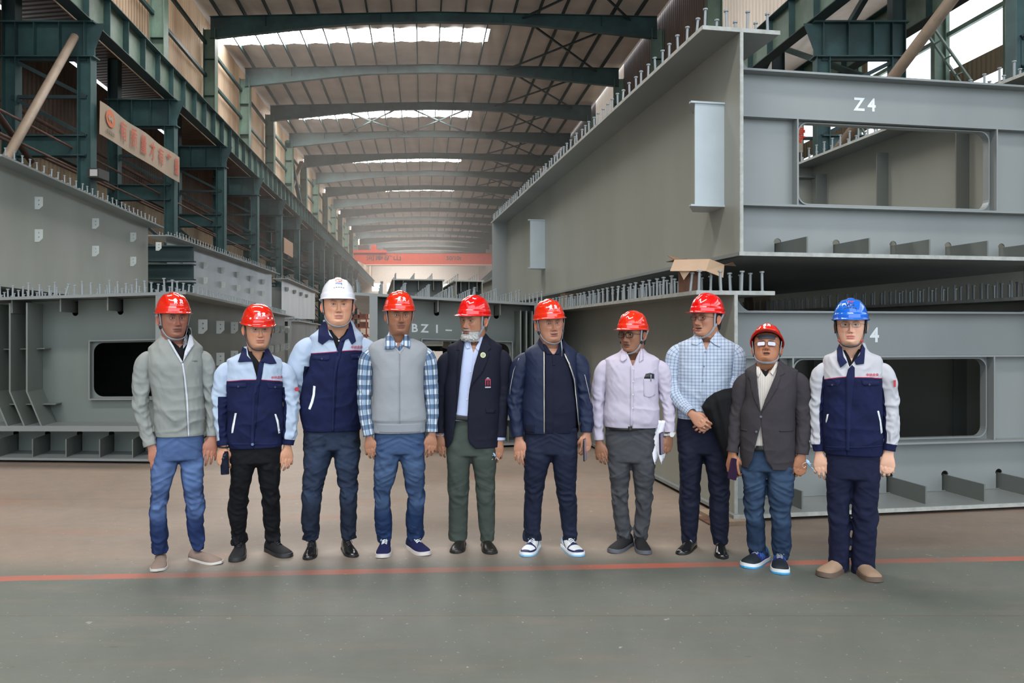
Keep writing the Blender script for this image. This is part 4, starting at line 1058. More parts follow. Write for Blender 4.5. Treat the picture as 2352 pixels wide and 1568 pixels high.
    mixc(.95*brow*(.75+.25*vnoise(X*900, Z*500, 3)), p.get('browc', (.012, .010, .009)))
    mixc(.8*np.exp(-(np.abs(Z-ez-tilt-half)/.0013)**2)*(np.abs(ux) < 1.05)*fr, base*.12)
    mixc(.40*g(ax, Z, .030, -.010, .016, .005)*fr, base*.60); mixc(.45*g(ax, Z, .031, .010, .017, .006)*fr, base*.62)
    st = p.get('stub', 0)
    if st: mixc(st*smoothstep(-Z, .052, .066)*smoothstep(Z, -.135, -.118)*(1-lip)*smoothstep(cs, .0, .3), p.get('stubc', tuple(base*.5)))
    mo = p.get('moust', 0)
    if mo: mixc(mo*np.exp(-(ax/.024)**4)*np.exp(-((Z+.0585)/.005)**2)*fr, p.get('stubc', (.02, .015, .012)))
    hl = p.get('hairline', .058); hz = np.where(cs > .35, hl, np.interp(cs, [-1, -.3, .0, .15, .35], [-.10, -.075, -.045, .0, hl]))
    mixc(.9*smoothstep(Z, hz-.002, hz+.006), p.get('hair', (.01, .01, .01)))
    return zs, th, X, Y, Z, C, cs
def head_xf(p):
    s = p.get('hs', 1.0); m = Matrix.Rotation(R(p.get('yaw', 0)), 3, 'Z') @ Matrix.Rotation(R(p.get('roll', 0)), 3, 'Y') @ Matrix.Rotation(R(-p.get('pitch', 0)), 3, 'X')
    A = np.array(m)*s; c = np.array(p['hc']); return A, c
def headP(p, V):
    A, c = head_xf(p); return np.asarray(V, float) @ A.T+c
def build_head(p, P):
    zs, th, X, Y, Z, C, cs = head_grid(p); V = np.stack([X, Y, Z], -1).reshape(-1, 3)
    A, c = head_xf(p); rot = V @ A.T+c; s = p.get('hs', 1.0)
    nb = np.array(p['neck']); plain = V*np.array([p.get('neckw', 1.06), 1.0, 1.0])*s; bz = -.215*s
    plain = plain+np.array([nb[0], nb[1], nb[2]-bz])
    w = smoothstep(V[:, 2], -.200, -.120)[:, None]; VV = plain*(1-w)+rot*w
    nr, nc = X.shape; P.add(VV, grid_faces(nr, nc)+[tuple(range((nr-1)*nc, nr*nc))], Col=C.reshape(-1, 3))
    # ears
    for sx in (-1, 1):
        n1, n2 = 22, 16; e = []
        for i in range(n1):
            a = 2*math.pi*i/n1
            for j in range(n2):
                b = math.pi*(j/(n2-1)); rr = math.sin(b); yy = .0165*rr*math.cos(a); zz = .031*rr*math.sin(a)*(1.0 if math.sin(a) > 0 else 1.05)
                if math.sin(a) < 0: yy *= 1-.35*abs(math.sin(a))*rr
                rim = .0035*math.exp(-((rr-.88)/.12)**2)-.004*math.exp(-((rr-.5)/.25)**2)
                o = .0055*math.cos(b)+(rim if math.cos(b) > 0 else 0)
                e.append((sx*(.0765*p.get('wide', 1)*1.05+.007+o+.012*max(0, yy/.0165)*rr*.9), .006+yy+.1*zz, -.012+zz))
        e = headP(p, e); fs = []
        for i in range(n1):
            k = (i+1) % n1
            for j in range(n2-1): fs.append((i*n2+j, i*n2+j+1, k*n2+j+1, k*n2+j))
        P.add(e, fs, Col=np.ones((len(e), 3))*np.array(p['skin'])*np.array([1.05, .85, .82]))
    return zs, th, X, Y, Z, cs
eye_m = NT('eye_surface'); eye_m.set(.12, 0, .5)
eye_m.color(eye_m.n('ShaderNodeAttribute', attribute_name='Col').outputs['Color'])
def build_eyes(p, parent):
    for sx in (-1, 1):
        P = Part(); n1, n2 = 24, 18; vs = []; col = []
        gaze = R(p.get('gaze', 0))
        for i in range(n2):
            b = math.pi*i/(n2-1)
            for j in range(n1):
                a = 2*math.pi*j/n1; d = np.array([math.sin(b)*math.cos(a), -math.cos(b), math.sin(b)*math.sin(a)])
                d = np.array([d[0]*math.cos(gaze)-d[1]*math.sin(gaze), d[0]*math.sin(gaze)+d[1]*math.cos(gaze), d[2]])
                vs.append(np.array([sx*.0300*p.get('wide', 1), -.0662, .0018])+d*.0118)
                col.append((.015, .01, .008) if b < R(14) else ((.035, .016, .009) if b < R(31) else (.55, .50, .46)))
        fs = []
        for i in range(n2-1):
            for j in range(n1): k = (j+1) % n1; fs.append((i*n1+j, i*n1+k, (i+1)*n1+k, (i+1)*n1+j))
        P.add(headP(p, vs), fs, Col=np.array(col)); P.build('eye', eye_m.m, parent)
def hair_shell(p, parent, grid, mat, name='hair', region='hair', off=.006):
    zs, th, X, Y, Z, cs = grid; V = np.stack([X, Y, Z], -1); nr, nc = X.shape
    if region == 'hair':
        hl = p.get('hairline', .058); hz = np.where(cs > .35, hl, np.interp(cs, [-1, -.3, .0, .15, .35], [-.095, -.070, -.040, .005, hl]))
        m = smoothstep(Z, hz, hz+.02); n = .5*vnoise(th[None, :]*14+Z*30, Z*60, 5)+.5*vnoise(th[None, :]*40, Z*40, 7)
        k = (off*m*(1+.35*n))
    else:  # beard
        ax = np.abs(X); top = np.where(ax < .021, -.086, -.072+.0*ax); m = smoothstep(-Z, -top-.004, -top+.010)*smoothstep(Z, -.142, -.120)*smoothstep(cs, -.02, .22)
        side = smoothstep(ax, .040, .058)*smoothstep(-Z, .012, .030)*smoothstep(Z, -.13, -.10)*smoothstep(cs, .05, .2); 
        mous = .55*np.exp(-(ax/.026)**4)*np.exp(-((Z+.0585)/.0048)**2)*(cs > .3)
        m = np.maximum(m*smoothstep(cs, .18, .5), mous); n = vnoise(X*420, Z*160, 2)+.6*vnoise(X*900, Z*420, 4)
        k = off*m*(1+.25*n)*np.where(Z < -.09, 1.0+.8*smoothstep(-Z, .09, .115), .45)
    d = np.stack([X, Y-.01, Z*.5 if region == 'hair' else (Z+.07)*1.1], -1); d /= np.linalg.norm(d, axis=-1)[..., None]
    V2 = V+d*k[..., None]; keep = k > off*.08
    fs = []; 
    for i in range(nr-1):
        for j in range(nc):
            q = (j+1) % nc
            if keep[i, j] and keep[i+1, j] and keep[i, q] and keep[i+1, q]: fs.append((i*nc+j, i*nc+q, (i+1)*nc+q, (i+1)*nc+j))
    V2 = V2.reshape(-1, 3)
    A, c = head_xf(p); VV = V2 @ A.T+c
    used = sorted({i for f in fs for i in f}); ix = {u: i for i, u in enumerate(used)}
    return mesh_obj(name, VV[used], [tuple(ix[i] for i in f) for f in fs], mat, parent, True)
# ------------------------------------------------------------------ hard hat
def helmet_point(th, t, q, k=1.0, out=0.0):
    """th 0 front; t 0 rim .. 1 crown"""
    a = t*math.pi/2; e = .80
    rad = np.cos(a)**.82; hgt = np.sin(a)**.95
    x = (.0985+out)*k*np.sin(th)*rad; y = -(.124+out)*k*np.cos(th)*rad+.004; z = q+(.120+out)*k*hgt
    return x, y, z
def build_helmet(p, parent, mat, chars=None, tilt=0, hz=.043, ridge=True, peak=.040, style='std'):
    nr, nc = 46, 120; th = np.linspace(0, 2*math.pi, nc, endpoint=False); rows = []
    Rt = np.array(Matrix.Rotation(R(-tilt), 3, 'X'))
    def xf(V):
        V = np.asarray(V, float).reshape(-1, 3)-np.array([0, 0, hz]); return headP(p, V @ Rt.T+np.array([0, 0, hz]))
    def shell(TH, T, out=0.0):
        x, y, z = helmet_point(TH, T, hz, 1.0, out)
        if ridge:
            b = np.exp(-(np.abs(x)/.021)**6)*smoothstep(T, .16, .45)*.0065+.003*np.exp(-((np.abs(x)-.052)/.010)**2)*smoothstep(T, .25, .5)*(1-smoothstep(T, .75, .95))
            x = x*(1+b*3); y = y*(1+b*3); z = z+b
        bn = .0045*(1-smoothstep(T, .10, .16)); r = np.sqrt(x**2+y**2)+1e-9
        x = x+x/r*bn; y = y+y/r*bn; return x, y, z
    T = np.r_[np.linspace(0, .2, 10), np.linspace(.22, .995, nr-10)]
    TH, TT = np.meshgrid(th, T); x, y, z = shell(TH, TT); V = np.stack([x, y, z], -1)
    pk = np.maximum(0, np.cos(th))**3; bk = np.maximum(0, -np.cos(th))**4
    rim = []
    for kx, dz in ((1.0, -.007), (.8, -.010), (.45, -.0065), (.0, -.001)):
        o = (.009+peak*pk+.004*bk)*kx; xx = V[0, :, 0]+np.sin(th)*o; yy = V[0, :, 1]-np.cos(th)*o*1.0; zz = hz+dz-.006*pk*kx-.012*bk*kx
        rim.append(np.stack([xx, yy, zz], -1))
    inner = []
    for kx, dz in ((.75, -.0125), (-.05, -.006)):
        o = (.009+peak*pk+.004*bk)*kx; inner.append(np.stack([V[0, :, 0]+np.sin(th)*o, V[0, :, 1]-np.cos(th)*o, hz+dz-.006*pk*kx-.012*bk*kx], -1))
    ins = V[::6]*np.array([.965, .97, 1])+np.array([0, 0, -.004]); ins = [i for i in ins]
    rows = ins[::-1]+inner[::-1]+rim+[v for v in V]
    A = np.array(rows); nrr = len(rows); f = grid_faces(nrr, nc); f.append(tuple(range((nrr-1)*nc, nrr*nc))); f.append(tuple(range(nc))[::-1])
    o = mesh_obj('hard_hat', xf(A), f, mat, parent, True)
    def onfront(u, w, off=.0015):
        """u metres round the front, w = height above the rim"""
        u = np.atleast_1d(np.asarray(u, float)); w = np.atleast_1d(np.asarray(w, float)); t_ = np.clip(w/.182, 0.01, .95)
        rad = np.cos(t_*math.pi/2)**.82; th_ = u/(.125*np.maximum(rad, .3)); x, y, z = shell(th_, t_, off); return xf(np.stack([x, y, z], -1))
    return o, onfront, xf
strap_m = M('grey_strap_webbing', srgb(150, 156, 164), .75, bump=.0004, bs=900); strap_d = M('dark_strap_webbing', srgb(74, 78, 84), .8); black_pl = M('black_plastic', (.012,.012,.014), .35); red_pl = M('red_plastic_clip', srgb(206, 46, 36), .4)
band_m = M('grey_head_band', srgb(70, 72, 80), .6); band_b = M('black_head_band', (.012,.012,.014), .7)
def ribbon(P, pts, w, th=.0015, nrm=None):
    """flat strap through points; nrm(point) gives the outward direction"""
    pts = np.array(pts, float); n = 26; d = np.r_[0, np.cumsum(np.linalg.norm(np.diff(pts, axis=0), axis=1))]
    C = interp_rows([(d[i], *pts[i]) for i in range(len(pts))], np.linspace(0, d[-1], n)); T = np.gradient(C, axis=0); T /= np.linalg.norm(T, axis=1)[:, None]
    O = np.array([nrm(c) for c in C]); O = O-(O*T).sum(1)[:, None]*T; O /= np.linalg.norm(O, axis=1)[:, None]; S = np.cross(T, O)
    V = np.stack([C-S*w/2-O*th, C+S*w/2-O*th, C+S*w/2+O*th, C-S*w/2+O*th], 1)
    P.add(V.reshape(-1, 3), grid_faces(n, 4)+[(0, 1, 2, 3), ((n-1)*4+3, (n-1)*4+2, (n-1)*4+1, (n-1)*4)])
def build_straps(p, parent, hat, style='both', mat=None, buckle=(1, -1), chin=True, band=True, loose=False):
    """webbing from the hat rim down the cheeks and under the chin (head space); sub-parts of the hat"""
    mat = mat or strap_m; w = p.get('wide', 1.0)
    out = lambda c: np.array([c[0]*1.0, c[1]*.35, .25*c[2]])
    for sx in (-1, 1):
        P = Part(); bx = .0805*w
        ribbon(P, [(sx*.095, -.035, .040), (sx*.089*w, -.032, .0), (sx*bx, -.022, -.052)], .014, nrm=out)
        ribbon(P, [(sx*.096, .050, .030), (sx*.091*w, .030, -.005), (sx*bx, -.018, -.055)], .014, nrm=out)
        P2 = Part()
        if chin: ribbon(P2, [(sx*bx, -.020, -.055), (sx*.070*w, -.038, -.088), (sx*.050, -.058, -.118), (sx*.022, -.072, -.131), (0, -.076, -.134)], .013, nrm=lambda c: np.array([c[0], c[1]*.8, c[2]+.04]))
        for q, nm in ((P, 'side_strap'), (P2, 'chin_strap')):
            if len(q.v): q.v = headP(p, q.v); q.build(nm, mat, hat, smooth=False)
        if sx in buckle:
            mb = MB(); mb.cyl((sx*(bx-.001), -.021, -.054), (sx*(bx+.006), -.021, -.054), .0125, 20); mb.v = [tuple(v) for v in headP(p, mb.v)]; mb.build('buckle', black_pl, hat, smooth=False)
    if band:
        P = Part(); th = np.linspace(0, 2*math.pi, 60, endpoint=False); rows = []
        for (k, z) in ((1.0, .026), (1.0, .058), (.965, .058), (.965, .026)): rows.append(np.stack([np.sin(th)*(.0845*w)*k, -np.cos(th)*.104*k+.002, np.full(60, z)+.004*np.cos(th)], -1))
        rows.append(rows[0]); P.add(headP(p, np.array(rows).reshape(-1, 3)), grid_faces(5, 60)); P.build('head_band', band_m, hat)
lens_m = NT('spectacle_lens'); lens_m.set(.03); lens_m.b.inputs['Transmission Weight'].default_value = 1; lens_m.b.inputs['IOR'].default_value = 1.12; lens_m.color((.95,.97,.97))
def build_glasses(p, parent, mat, w=.050, h=.034, rim=.0011, r=.012, z0=-.001, y0=-.103, full=True, lens=None):
    e = None; mb = MB(); ln = MB(); n = 28
    for sx in (-1, 1):
        pts = rrect(-w/2, w/2, -h/2, h/2, r, 6); P3 = [(sx*.0335+x, y0+.010*((abs(sx*.0335+x)/.058)**2)*1.0, z0+z) for x, z in pts]
        if rim: mb.tube(P3+[P3[0], P3[1]], rim, 6)
        k = len(P3); ln.add([(x, y+.0004, z) for x, y, z in P3]+[(x, y+.0018, z) for x, y, z in P3], [tuple(range(k))[::-1], tuple(range(k, 2*k))]+[(i, (i+1) % k, k+(i+1) % k, k+i) for i in range(k)])
        mb.tube([(sx*(.0335+w/2), y0+.010, z0+h*.25), (sx*(.0335+w/2+.006), y0+.016, z0+h*.25), (sx*.078*p.get('wide', 1), -.06, z0+.006), (sx*.083*p.get('wide', 1), .0, z0+.002)], .0016 if rim > .0015 else .001, 6)
    mb.tube([(-.0335+w/2-.001, y0+.0005, z0+.004), (0, y0-.004, z0+.007), (.0335-w/2+.001, y0+.0005, z0+.004)], max(rim, .001), 6)
    mb.v = [tuple(v) for v in headP(p, mb.v)]; ln.v = [tuple(v) for v in headP(p, ln.v)]
    g = mb.build('spectacles', mat, parent, smooth=True); ln.build('lens', lens or lens_m.m, g)
# ------------------------------------------------------------------ shoes
shoe_mats = {}
def build_shoe(parent, heel, yaw, L, style, mats, sx=1, name='shoe'):
    """heel: point on the floor under the heel; foot points towards -y turned by yaw (degrees, + = to the right)"""
    up_m, sole_m = mats[0], mats[1]
    prof = dict(loafer=[(.0, .058, .030), (.04, .072, .033), (.10, .076, .035), (.18, .070, .037), (.26, .060, .036), (.42, .058, .039), (.60, .054, .045), (.75, .046, .048), (.88, .037, .043), (.95, .030, .033), (1., .018, .015)],
        sneaker=[(.0, .070, .028), (.04, .088, .033), (.10, .094, .035), (.18, .096, .037), (.27, .098, .037), (.42, .086, .040), (.58, .070, .046), (.74, .056, .049), (.88, .046, .044), (.95, .038, .034), (1., .022, .016)],
        boot=[(.0, .075, .030), (.04, .095, .036), (.10, .105, .038), (.18, .108, .040), (.27, .106, .040), (.42, .090, .043), (.58, .074, .049), (.74, .066, .053), (.88, .058, .049), (.95, .048, .038), (1., .024, .018)],
        oxford=[(.0, .062, .028), (.04, .080, .031), (.10, .086, .033), (.18, .086, .034), (.27, .084, .035), (.42, .072, .037), (.58, .056, .042), (.74, .044, .044), (.88, .037, .037), (.95, .032, .028), (1., .018, .012)])[style]
    sole_h = dict(loafer=.014, sneaker=.024, boot=.028, oxford=.012)[style]; sw = dict(loafer=.004, sneaker=.005, boot=.006, oxford=.003)[style]
    A = Matrix.Rotation(R(yaw), 3, 'Z')
    def xf(V): return np.asarray(V, float) @ np.array(A).T+np.array(heel)
    n, nc = 50, 36; ts = np.linspace(0, 1, n); r = interp_rows(prof, ts); V = []
    bend = lambda t: .006*sx*np.sin(t*math.pi)*-1+.010*sx*t*t*0
    for i, t in enumerate(ts):
        h, w = r[i]; row = []
        for j in range(nc):
            a = 2*math.pi*j/nc; c, s = math.cos(a), math.sin(a)
            x = w*np.sign(c)*abs(c)**.75; z = sole_h-.003+(h-sole_h)*(.0 if s < 0 else s**(.80 if t > .4 else .7))
            if s >= 0: x *= 1-.32*(s**2)*(1 if t < .5 else .75)
            row.append((x+bend(t), -t*L, z))
        V.append(row)
    V = np.array(V).reshape(-1, 3); f = grid_faces(n, nc)+[tuple(range(nc))[::-1], tuple(range((n-1)*nc, n*nc))]
    P = Part(); t_ = np.repeat(ts, nc); hh = V[:, 2]; top = np.clip((hh-sole_h)/.05, 0, 1); P.add(xf(V), f, tt=t_, hh=hh, xx=V[:, 0])
    o = P.build(name, up_m, parent)
    # sole
    out = []; m = 40
    for i, t in enumerate(np.r_[np.linspace(0, 1, m)]):
        w = interp_rows(prof, np.array([t]))[0, 1]+sw; 
        if t < .12: w *= .72+.28*math.sin(t/.12*math.pi/2)
        if t > .97: w *= 1.0
        out.append((w+bend(t), -t*(L+.006)+.003))
    wl = [(x-2*(x-bend(k/(m-1))), y) for k, (x, y) in enumerate(out)]
    loop = out+[(0+bend(1), -(L+.012))]+wl[::-1]
    z1 = sole_h; toe = lambda y: .004*max(0, (-y/L-.8)/.2)**2
    k = len(loop); vs = [(x, y, 0+toe(y)) for x, y in loop]+[(x*1.0, y, z1*.55+toe(y)) for x, y in loop]+[(x*.97, y*.995, z1+toe(y)) for x, y in loop]
    fs = [tuple(range(k)), tuple(range(2*k, 3*k))[::-1]]+[(q*k+i, q*k+(i+1) % k, (q+1)*k+(i+1) % k, (q+1)*k+i) for q in (0, 1) for i in range(k)]
    so = mesh_obj('sole', xf(vs), fs, sole_m, o); smooth_by_angle(so, 50)
    if len(mats) > 3 and mats[3] is not None:      # coloured tread line
        vs2 = [(x*1.01, y*1.003, -.0+toe(y)*.5) for x, y in loop]+[(x*1.012, y*1.003, .009+toe(y)) for x, y in loop]
        mesh_obj('tread', xf(vs2), [tuple(range(k)), tuple(range(k, 2*k))[::-1]]+[(i, (i+1) % k, k+(i+1) % k, k+i) for i in range(k)], mats[3], o)
    def top_pt(x, t, off=.0):
        h, w = interp_rows(prof, np.array([t]))[0]; q = min(.98, abs(x)/w); return (x+bend(t), -t*L, sole_h-.003+(h-sole_h)*(1-q**2.4)**.5*1.0+off)
    if len(mats) > 2 and mats[2] is not None:      # laces
        mb = MB(); lw = .0024
        for q, t in enumerate((.36, .42, .48, .54, .60)):
            for s1, s2 in ((-1, 1),):
                a = top_pt(-.018, t, .002); b = top_pt(.018, t-.035, .002); c = top_pt(0, t-.0175, .006); mb.tube([a, c, b], lw, 6)
                a = top_pt(.018, t, .002); b = top_pt(-.018, t-.035, .002); c = top_pt(0, t-.0175, .008); mb.tube([a, c, b], lw, 6)
        t = .32; 
        for s1 in (-1, 1):
            a = top_pt(0, t, .008); mb.tube([a, (s1*.022, -t*L-.006, a[2]+.006), (s1*.034, -t*L-.012, a[2]-.012), (s1*.012, -t*L-.006, a[2]-.002)], .002, 6)
            mb.tube([a, (s1*.014, -(t+.08)*L, a[2]-.006), (s1*.020, -(t+.16)*L, a[2]-.022)], .002, 6)
        mb.v = [tuple(v) for v in xf(mb.v)]; mb.build('laces', mats[2], o, smooth=True)
    return o, xf, top_pt
# ================================================================== THE TEN MEN
def cloth(name, c, rough=.85, var=.12, bump=.0008, bs=500, sheen=.0, vs=9, spec=.25):
    return M(name, c, rough, 0, spec, var, vs, bump, bs, sheen)
def attr_cloth(name, fn, rough=.85, bump=.0007, bs=520, sheen=.0, spec=.2):
    if name in MATS: return MATS[name]
    t = NT(name); t.set(rough, 0, spec, sheen); t.color(fn(t)); t.bump(t.noise(bs, 2), bump, .6); MATS[name] = t.m; return t.m
def denim(name, dark, light, amount=1.0):
    def fn(t):
        fade = t.attr('fade'); n = t.noise(26, 4, .7, (1, 1, .35)); streak = t.noise(9, 4, .6, (.6, .6, 2.2))
        f = t.math('MULTIPLY', fade, t.math('ADD', .45, t.math('MULTIPLY', streak, 1.0)))
        c = t.mix(t.ramp(n, .3, .7), dark, tuple(x*.8 for x in dark)); c = t.mix(t.math('MULTIPLY', t.ramp(f, .2, 1.25), amount), c, light)
        return c
    return attr_cloth(name, fn, .85, .0009, 700)
navy = srgb(24, 31, 68); navy_d = srgb(18, 24, 54)
def work_fn(white):
    def fn(t):
        a = t.attr('navy'); c = t.mix(t.math('GREATER_THAN', a, 0.0), white, t.mix(t.ramp(t.noise(12, 3), .3, .7), navy, navy_d))
        p = t.math('MULTIPLY', t.math('LESS_THAN', t.math('ABSOLUTE', t.math('ADD', a, -.0012)), .0020), t.math('GREATER_THAN', t.attr('pipe'), .5))
        return t.mix(p, c, srgb(186, 58, 76))
    return fn
workA = attr_cloth('work_jacket_pale_blue_navy', work_fn(srgb(170, 184, 204)))
workB = attr_cloth('work_jacket_off_white_navy', work_fn(srgb(184, 184, 190)))
navy_cloth = cloth('navy_cotton', navy); red_thread = M('red_embroidery', srgb(190, 56, 70), .8); reflect = M('silver_reflective_tape', srgb(236, 238, 240), .35, var=.12, vs=60)
black_cloth = cloth('black_cotton', srgb(17, 18, 21)); black_trs = cloth('black_trousers_cloth', srgb(15, 16, 20))
belt_m = M('black_leather_belt', (.012, .012, .013), .35); steel_bk = M('buckle_metal', (.45, .44, .42), .3, 1.0)
white_pl = M('white_button', (.7, .7, .68), .4); hat_white = M('white_helmet_plastic', srgb(228, 232, 240), .12, coat=.6); hat_blue = M('blue_helmet_plastic', srgb(20, 100, 204), .1, coat=.6)
hat_red = M('red_helmet_plastic', srgb(214, 30, 8), .09, coat=.7, spec=.6); hat_red2 = M('bright_red_helmet_plastic', srgb(220, 10, 10), .09, coat=.7, spec=.6); hat_org = M('orange_red_helmet_plastic', srgb(222, 40, 8), .09, coat=.7, spec=.6)
hat_in = red_pl
def checks(name, base, bars, rough=.85):
    """bars: list of (axis attr, period, width, offset, colour, strength)"""
    def fn(t):
        c = base
        for ax, per, wid, off, col, st in bars:
            fr = t.math('FRACT', t.math('ADD', t.math('DIVIDE', t.attr(ax), per), off+40)); m = t.math('MULTIPLY', t.math('LESS_THAN', fr, wid/per), st); c = t.mix(m, c, col)
        return c
    return attr_cloth(name, fn, rough)
plaid = checks('blue_white_plaid_cotton', srgb(192, 202, 212), [('pu', .058, .022, .0, srgb(120, 148, 180), .75), ('pv', .066, .026, .1, srgb(66, 92, 124), .80), ('pu', .058, .008, .55, srgb(48, 70, 100), .85), ('pv', .066, .005, .70, srgb(70, 92, 120), .8), ('pu', .058, .010, .12, srgb(30, 48, 78), .7)])
tatter = checks('pale_blue_checked_cotton', srgb(172, 184, 200), [('pu', .024, .0026, 0, srgb(70, 92, 140), .8), ('pv', .022, .0026, 0, srgb(70, 92, 140), .75), ('pu', .024, .0012, .5, srgb(226, 230, 236), .6), ('pv', .022, .0012, .5, srgb(226, 230, 236), .6)])
striped = checks('white_striped_cotton', srgb(204, 198, 190), [('pu', .013, .0022, 0, srgb(150, 120, 112), .6), ('pu', .013, .0010, .5, srgb(120, 130, 150), .6)])
zipm = M('pale_zip_tape', srgb(206, 208, 212), .5); zipmetal = M('metal_zip', srgb(190, 186, 172), .35, .8)
phone_m = M('dark_phone_glass', (.012, .012, .018), .12); phone_l = M('pale_phone_screen', srgb(150, 140, 160), .15); mask_m = M('pale_blue_face_mask', srgb(172, 204, 228), .8); mask_w = M('white_mask_loop', srgb(226, 230, 232), .7); paper_m = M('white_paper', srgb(232, 232, 240), .8)

class Man:
    def __init__(s, D, cx, label, hs=1.0, height=None):
        s.D = D; s.X0 = (cx-CX)/F*D; s.rz = -math.atan2(s.X0, D); s.sc = F/D/math.cos(s.rz)   # each man faces the photographer
        s.ax = np.array([math.cos(s.rz), math.sin(s.rz)]); s.ay = np.array([-math.sin(s.rz), math.cos(s.rz)]); s.o = np.array([s.X0, D])
        s.e = empty('person', (s.X0, D, 0), s.rz, label=label, cat='person'); s.B = Part(); s.seed = int(cx); s.cx = cx
    def L(s, px, py, dy=0.0):
        """picture point -> the man's own frame, at dy behind the plane through his middle"""
        d = np.array([(px-CX)/F, 1.0]); t = (dy+s.ay @ s.o)/(s.ay @ d); q = d*t-s.o
        return np.array([s.ax @ q, dy, CZ+(HY-py)/F*t])
    def loc(s, p2): q = np.array(p2[:2])-s.o; return np.array([s.ax @ q, s.ay @ q])
    def world(s, p): q = s.o+s.ax*p[0]+s.ay*p[1]; return np.array([q[0], q[1], p[2]])
    def x(s, px, dy=0.0): return s.L(px, HY, dy)[0]
    def z(s, py, dy=0.0): return s.L(s.cx, py, dy)[2]
    def xz(s, px, py): q = s.L(px, py, -.11); q0 = s.L(px, py); return (q0[0], q0[2])
    # torso rows in picture rows: (py, xl, xr, front depth, back depth, exponent[, cy])
    def keys(s, rows, lim=None):
        out = []
        for r in rows:
            py, xl, xr, df, db, n = r[:6]
            if lim and py < lim[2]+62: xl = max(xl, lim[0]-1); xr = min(xr, lim[1]+1)
            cy = r[6] if len(r) > 6 else 0.0
            a, b = s.L(xl, py), s.L(xr, py); out.append((a[2], (a[0]+b[0])/2, cy, (b[0]-a[0])/2, df, db, n))
        return sorted(out)
    def skin(s, **p):
        s.p = p; hs = p.get('hs', 1.0); yaw, pit = R(p.get('yaw', 0)), R(p.get('pitch', 0)); ex, ey = p['eye']
        e = s.L(ex, ey, -.10); f = np.array([math.sin(yaw)*math.cos(pit), -math.cos(yaw)*math.cos(pit), math.sin(pit)])*.088*hs
        hc = e-f; hc[1] = p.get('hy', -.018); p['hc'] = hc; nx = s.x(p['nx']); p['neck'] = (nx, p.get('ny', .012), hc[2]-.215*hs)
        p['hair'] = p.get('hair', (.010, .009, .008)); s.grid = build_head(p, s.B); s.eyes = build_eyes(p, s.e)
        hm = M('hair_%d' % s.seed, p['hair'], .6, var=.3, vs=80, bump=.002, bs=260)
        hair_shell(p, s.e, s.grid, hm)
        if p.get('beard'): hair_shell(p, s.e, s.grid, M('grey_white_beard', srgb(196, 194, 190), .85, var=.35, vs=130, bump=.003, bs=320), 'beard', 'beard', .013)
    def hand(s, side, wx, wy, dy=0.0, pose='relax', turn=30, tilt=0, fwd=9, scale=1.0):
        """side -1 left in the picture, +1 right; tilt in the picture plane, fwd swings the fingers towards the camera"""
        v, f = hand_mesh(pose); v = v.copy()
        if side > 0: v[:, 0] *= -1; f = [q[::-1] for q in f]
        Mx = Matrix.Rotation(R(tilt), 3, 'Y') @ Matrix.Rotation(R(-fwd), 3, 'X') @ Matrix.Rotation(R(turn*side), 3, 'Z')
        v = v*scale @ np.array(Mx).T+s.L(wx, wy, dy)
        c = np.array(s.p['skin'])*np.array(s.p.get('handc', (1, 1, 1)))*1.0; C = np.ones((len(v), 3))*c; s.B.add(v, f, Col=C)
    def finish_body(s, keys=None, grow=-.028, ztop=None):
        """chest under the shirt joins the head, neck and hands into the body mesh"""
        if keys is not None:
            lf = Loft([k for k in keys], grow); P = Part(); lf.mesh(nr=40, nc=60, lip=False, part=P, z1=ztop, z0=max(lf.z0, lf.z1-.32)); P.f.append(tuple(range(60))); s.B.add(P.v, P.f, Col=np.ones((len(P.v), 3))*np.array(s.p['skin']))
            lf2 = [k for k in keys]
        s.body = s.B.build('body', skin_mat(None, 'skin'), s.e)
    def sleeve(s, pts, side, mat=None, wr=.012, ratio=1.05, name='sleeve', part=None, attr=None, seed=0, n=80, cap1='open', parent=None):
        path = []
        if len(pts) > 3: q = pts[0]; pts = [(q[0]-side*15, q[1]-5, q[2]*.66)+tuple(q[3:]), (q[0]-side*2, q[1]-1, q[2]*.93)+tuple(q[3:])]+list(pts[1:])
        for i_, q in enumerate(pts):
            px, py, hw = q[:3]; dy = q[3] if len(q) > 3 else 0.0
            c = s.L(px, py, dy); w = (s.L(px+hw, py, dy)[0]-s.L(px-hw, py, dy)[0])/2; path.append((c[0], c[1], c[2], w, w*ratio if len(q) < 5 else w*q[4]))
        wf = lambda t: (.3+.9*np.exp(-((t-.52)/.16)**2)+.7*smoothstep(t, .70, .90))*(1-.9*smoothstep(t, .90, .985))
        P = part or Part()
        if n == 80:
            ap = [(q[0], q[1], q[2], min(.042, q[3]*.48), min(.042, q[4]*.48)) for q in path]; ap[-1] = (*ap[-1][:3], .021, .019); A_ = Part(); limb(ap, 30, 20, cap0=True, cap1='round', part=A_); s.B.add(A_.v, A_.f, Col=np.ones((len(A_.v), 3))*np.array(s.p['skin']))
        return limb(path, n, 56, seed=s.seed+seed, wr=wr, cap0=True, cap1=cap1, wfun=wf, part=P, attr=attr)
    def leg_attr(s, VV, SS, TT, Ln):
        fr = smoothstep(np.sin(TT)*-1, -.1, .8); z = SS
        fade = fr*(np.exp(-((z-.22)/.20)**2)+.75*np.exp(-((z-.55)/.09)**2)+.25)
        return dict(fade=fade)
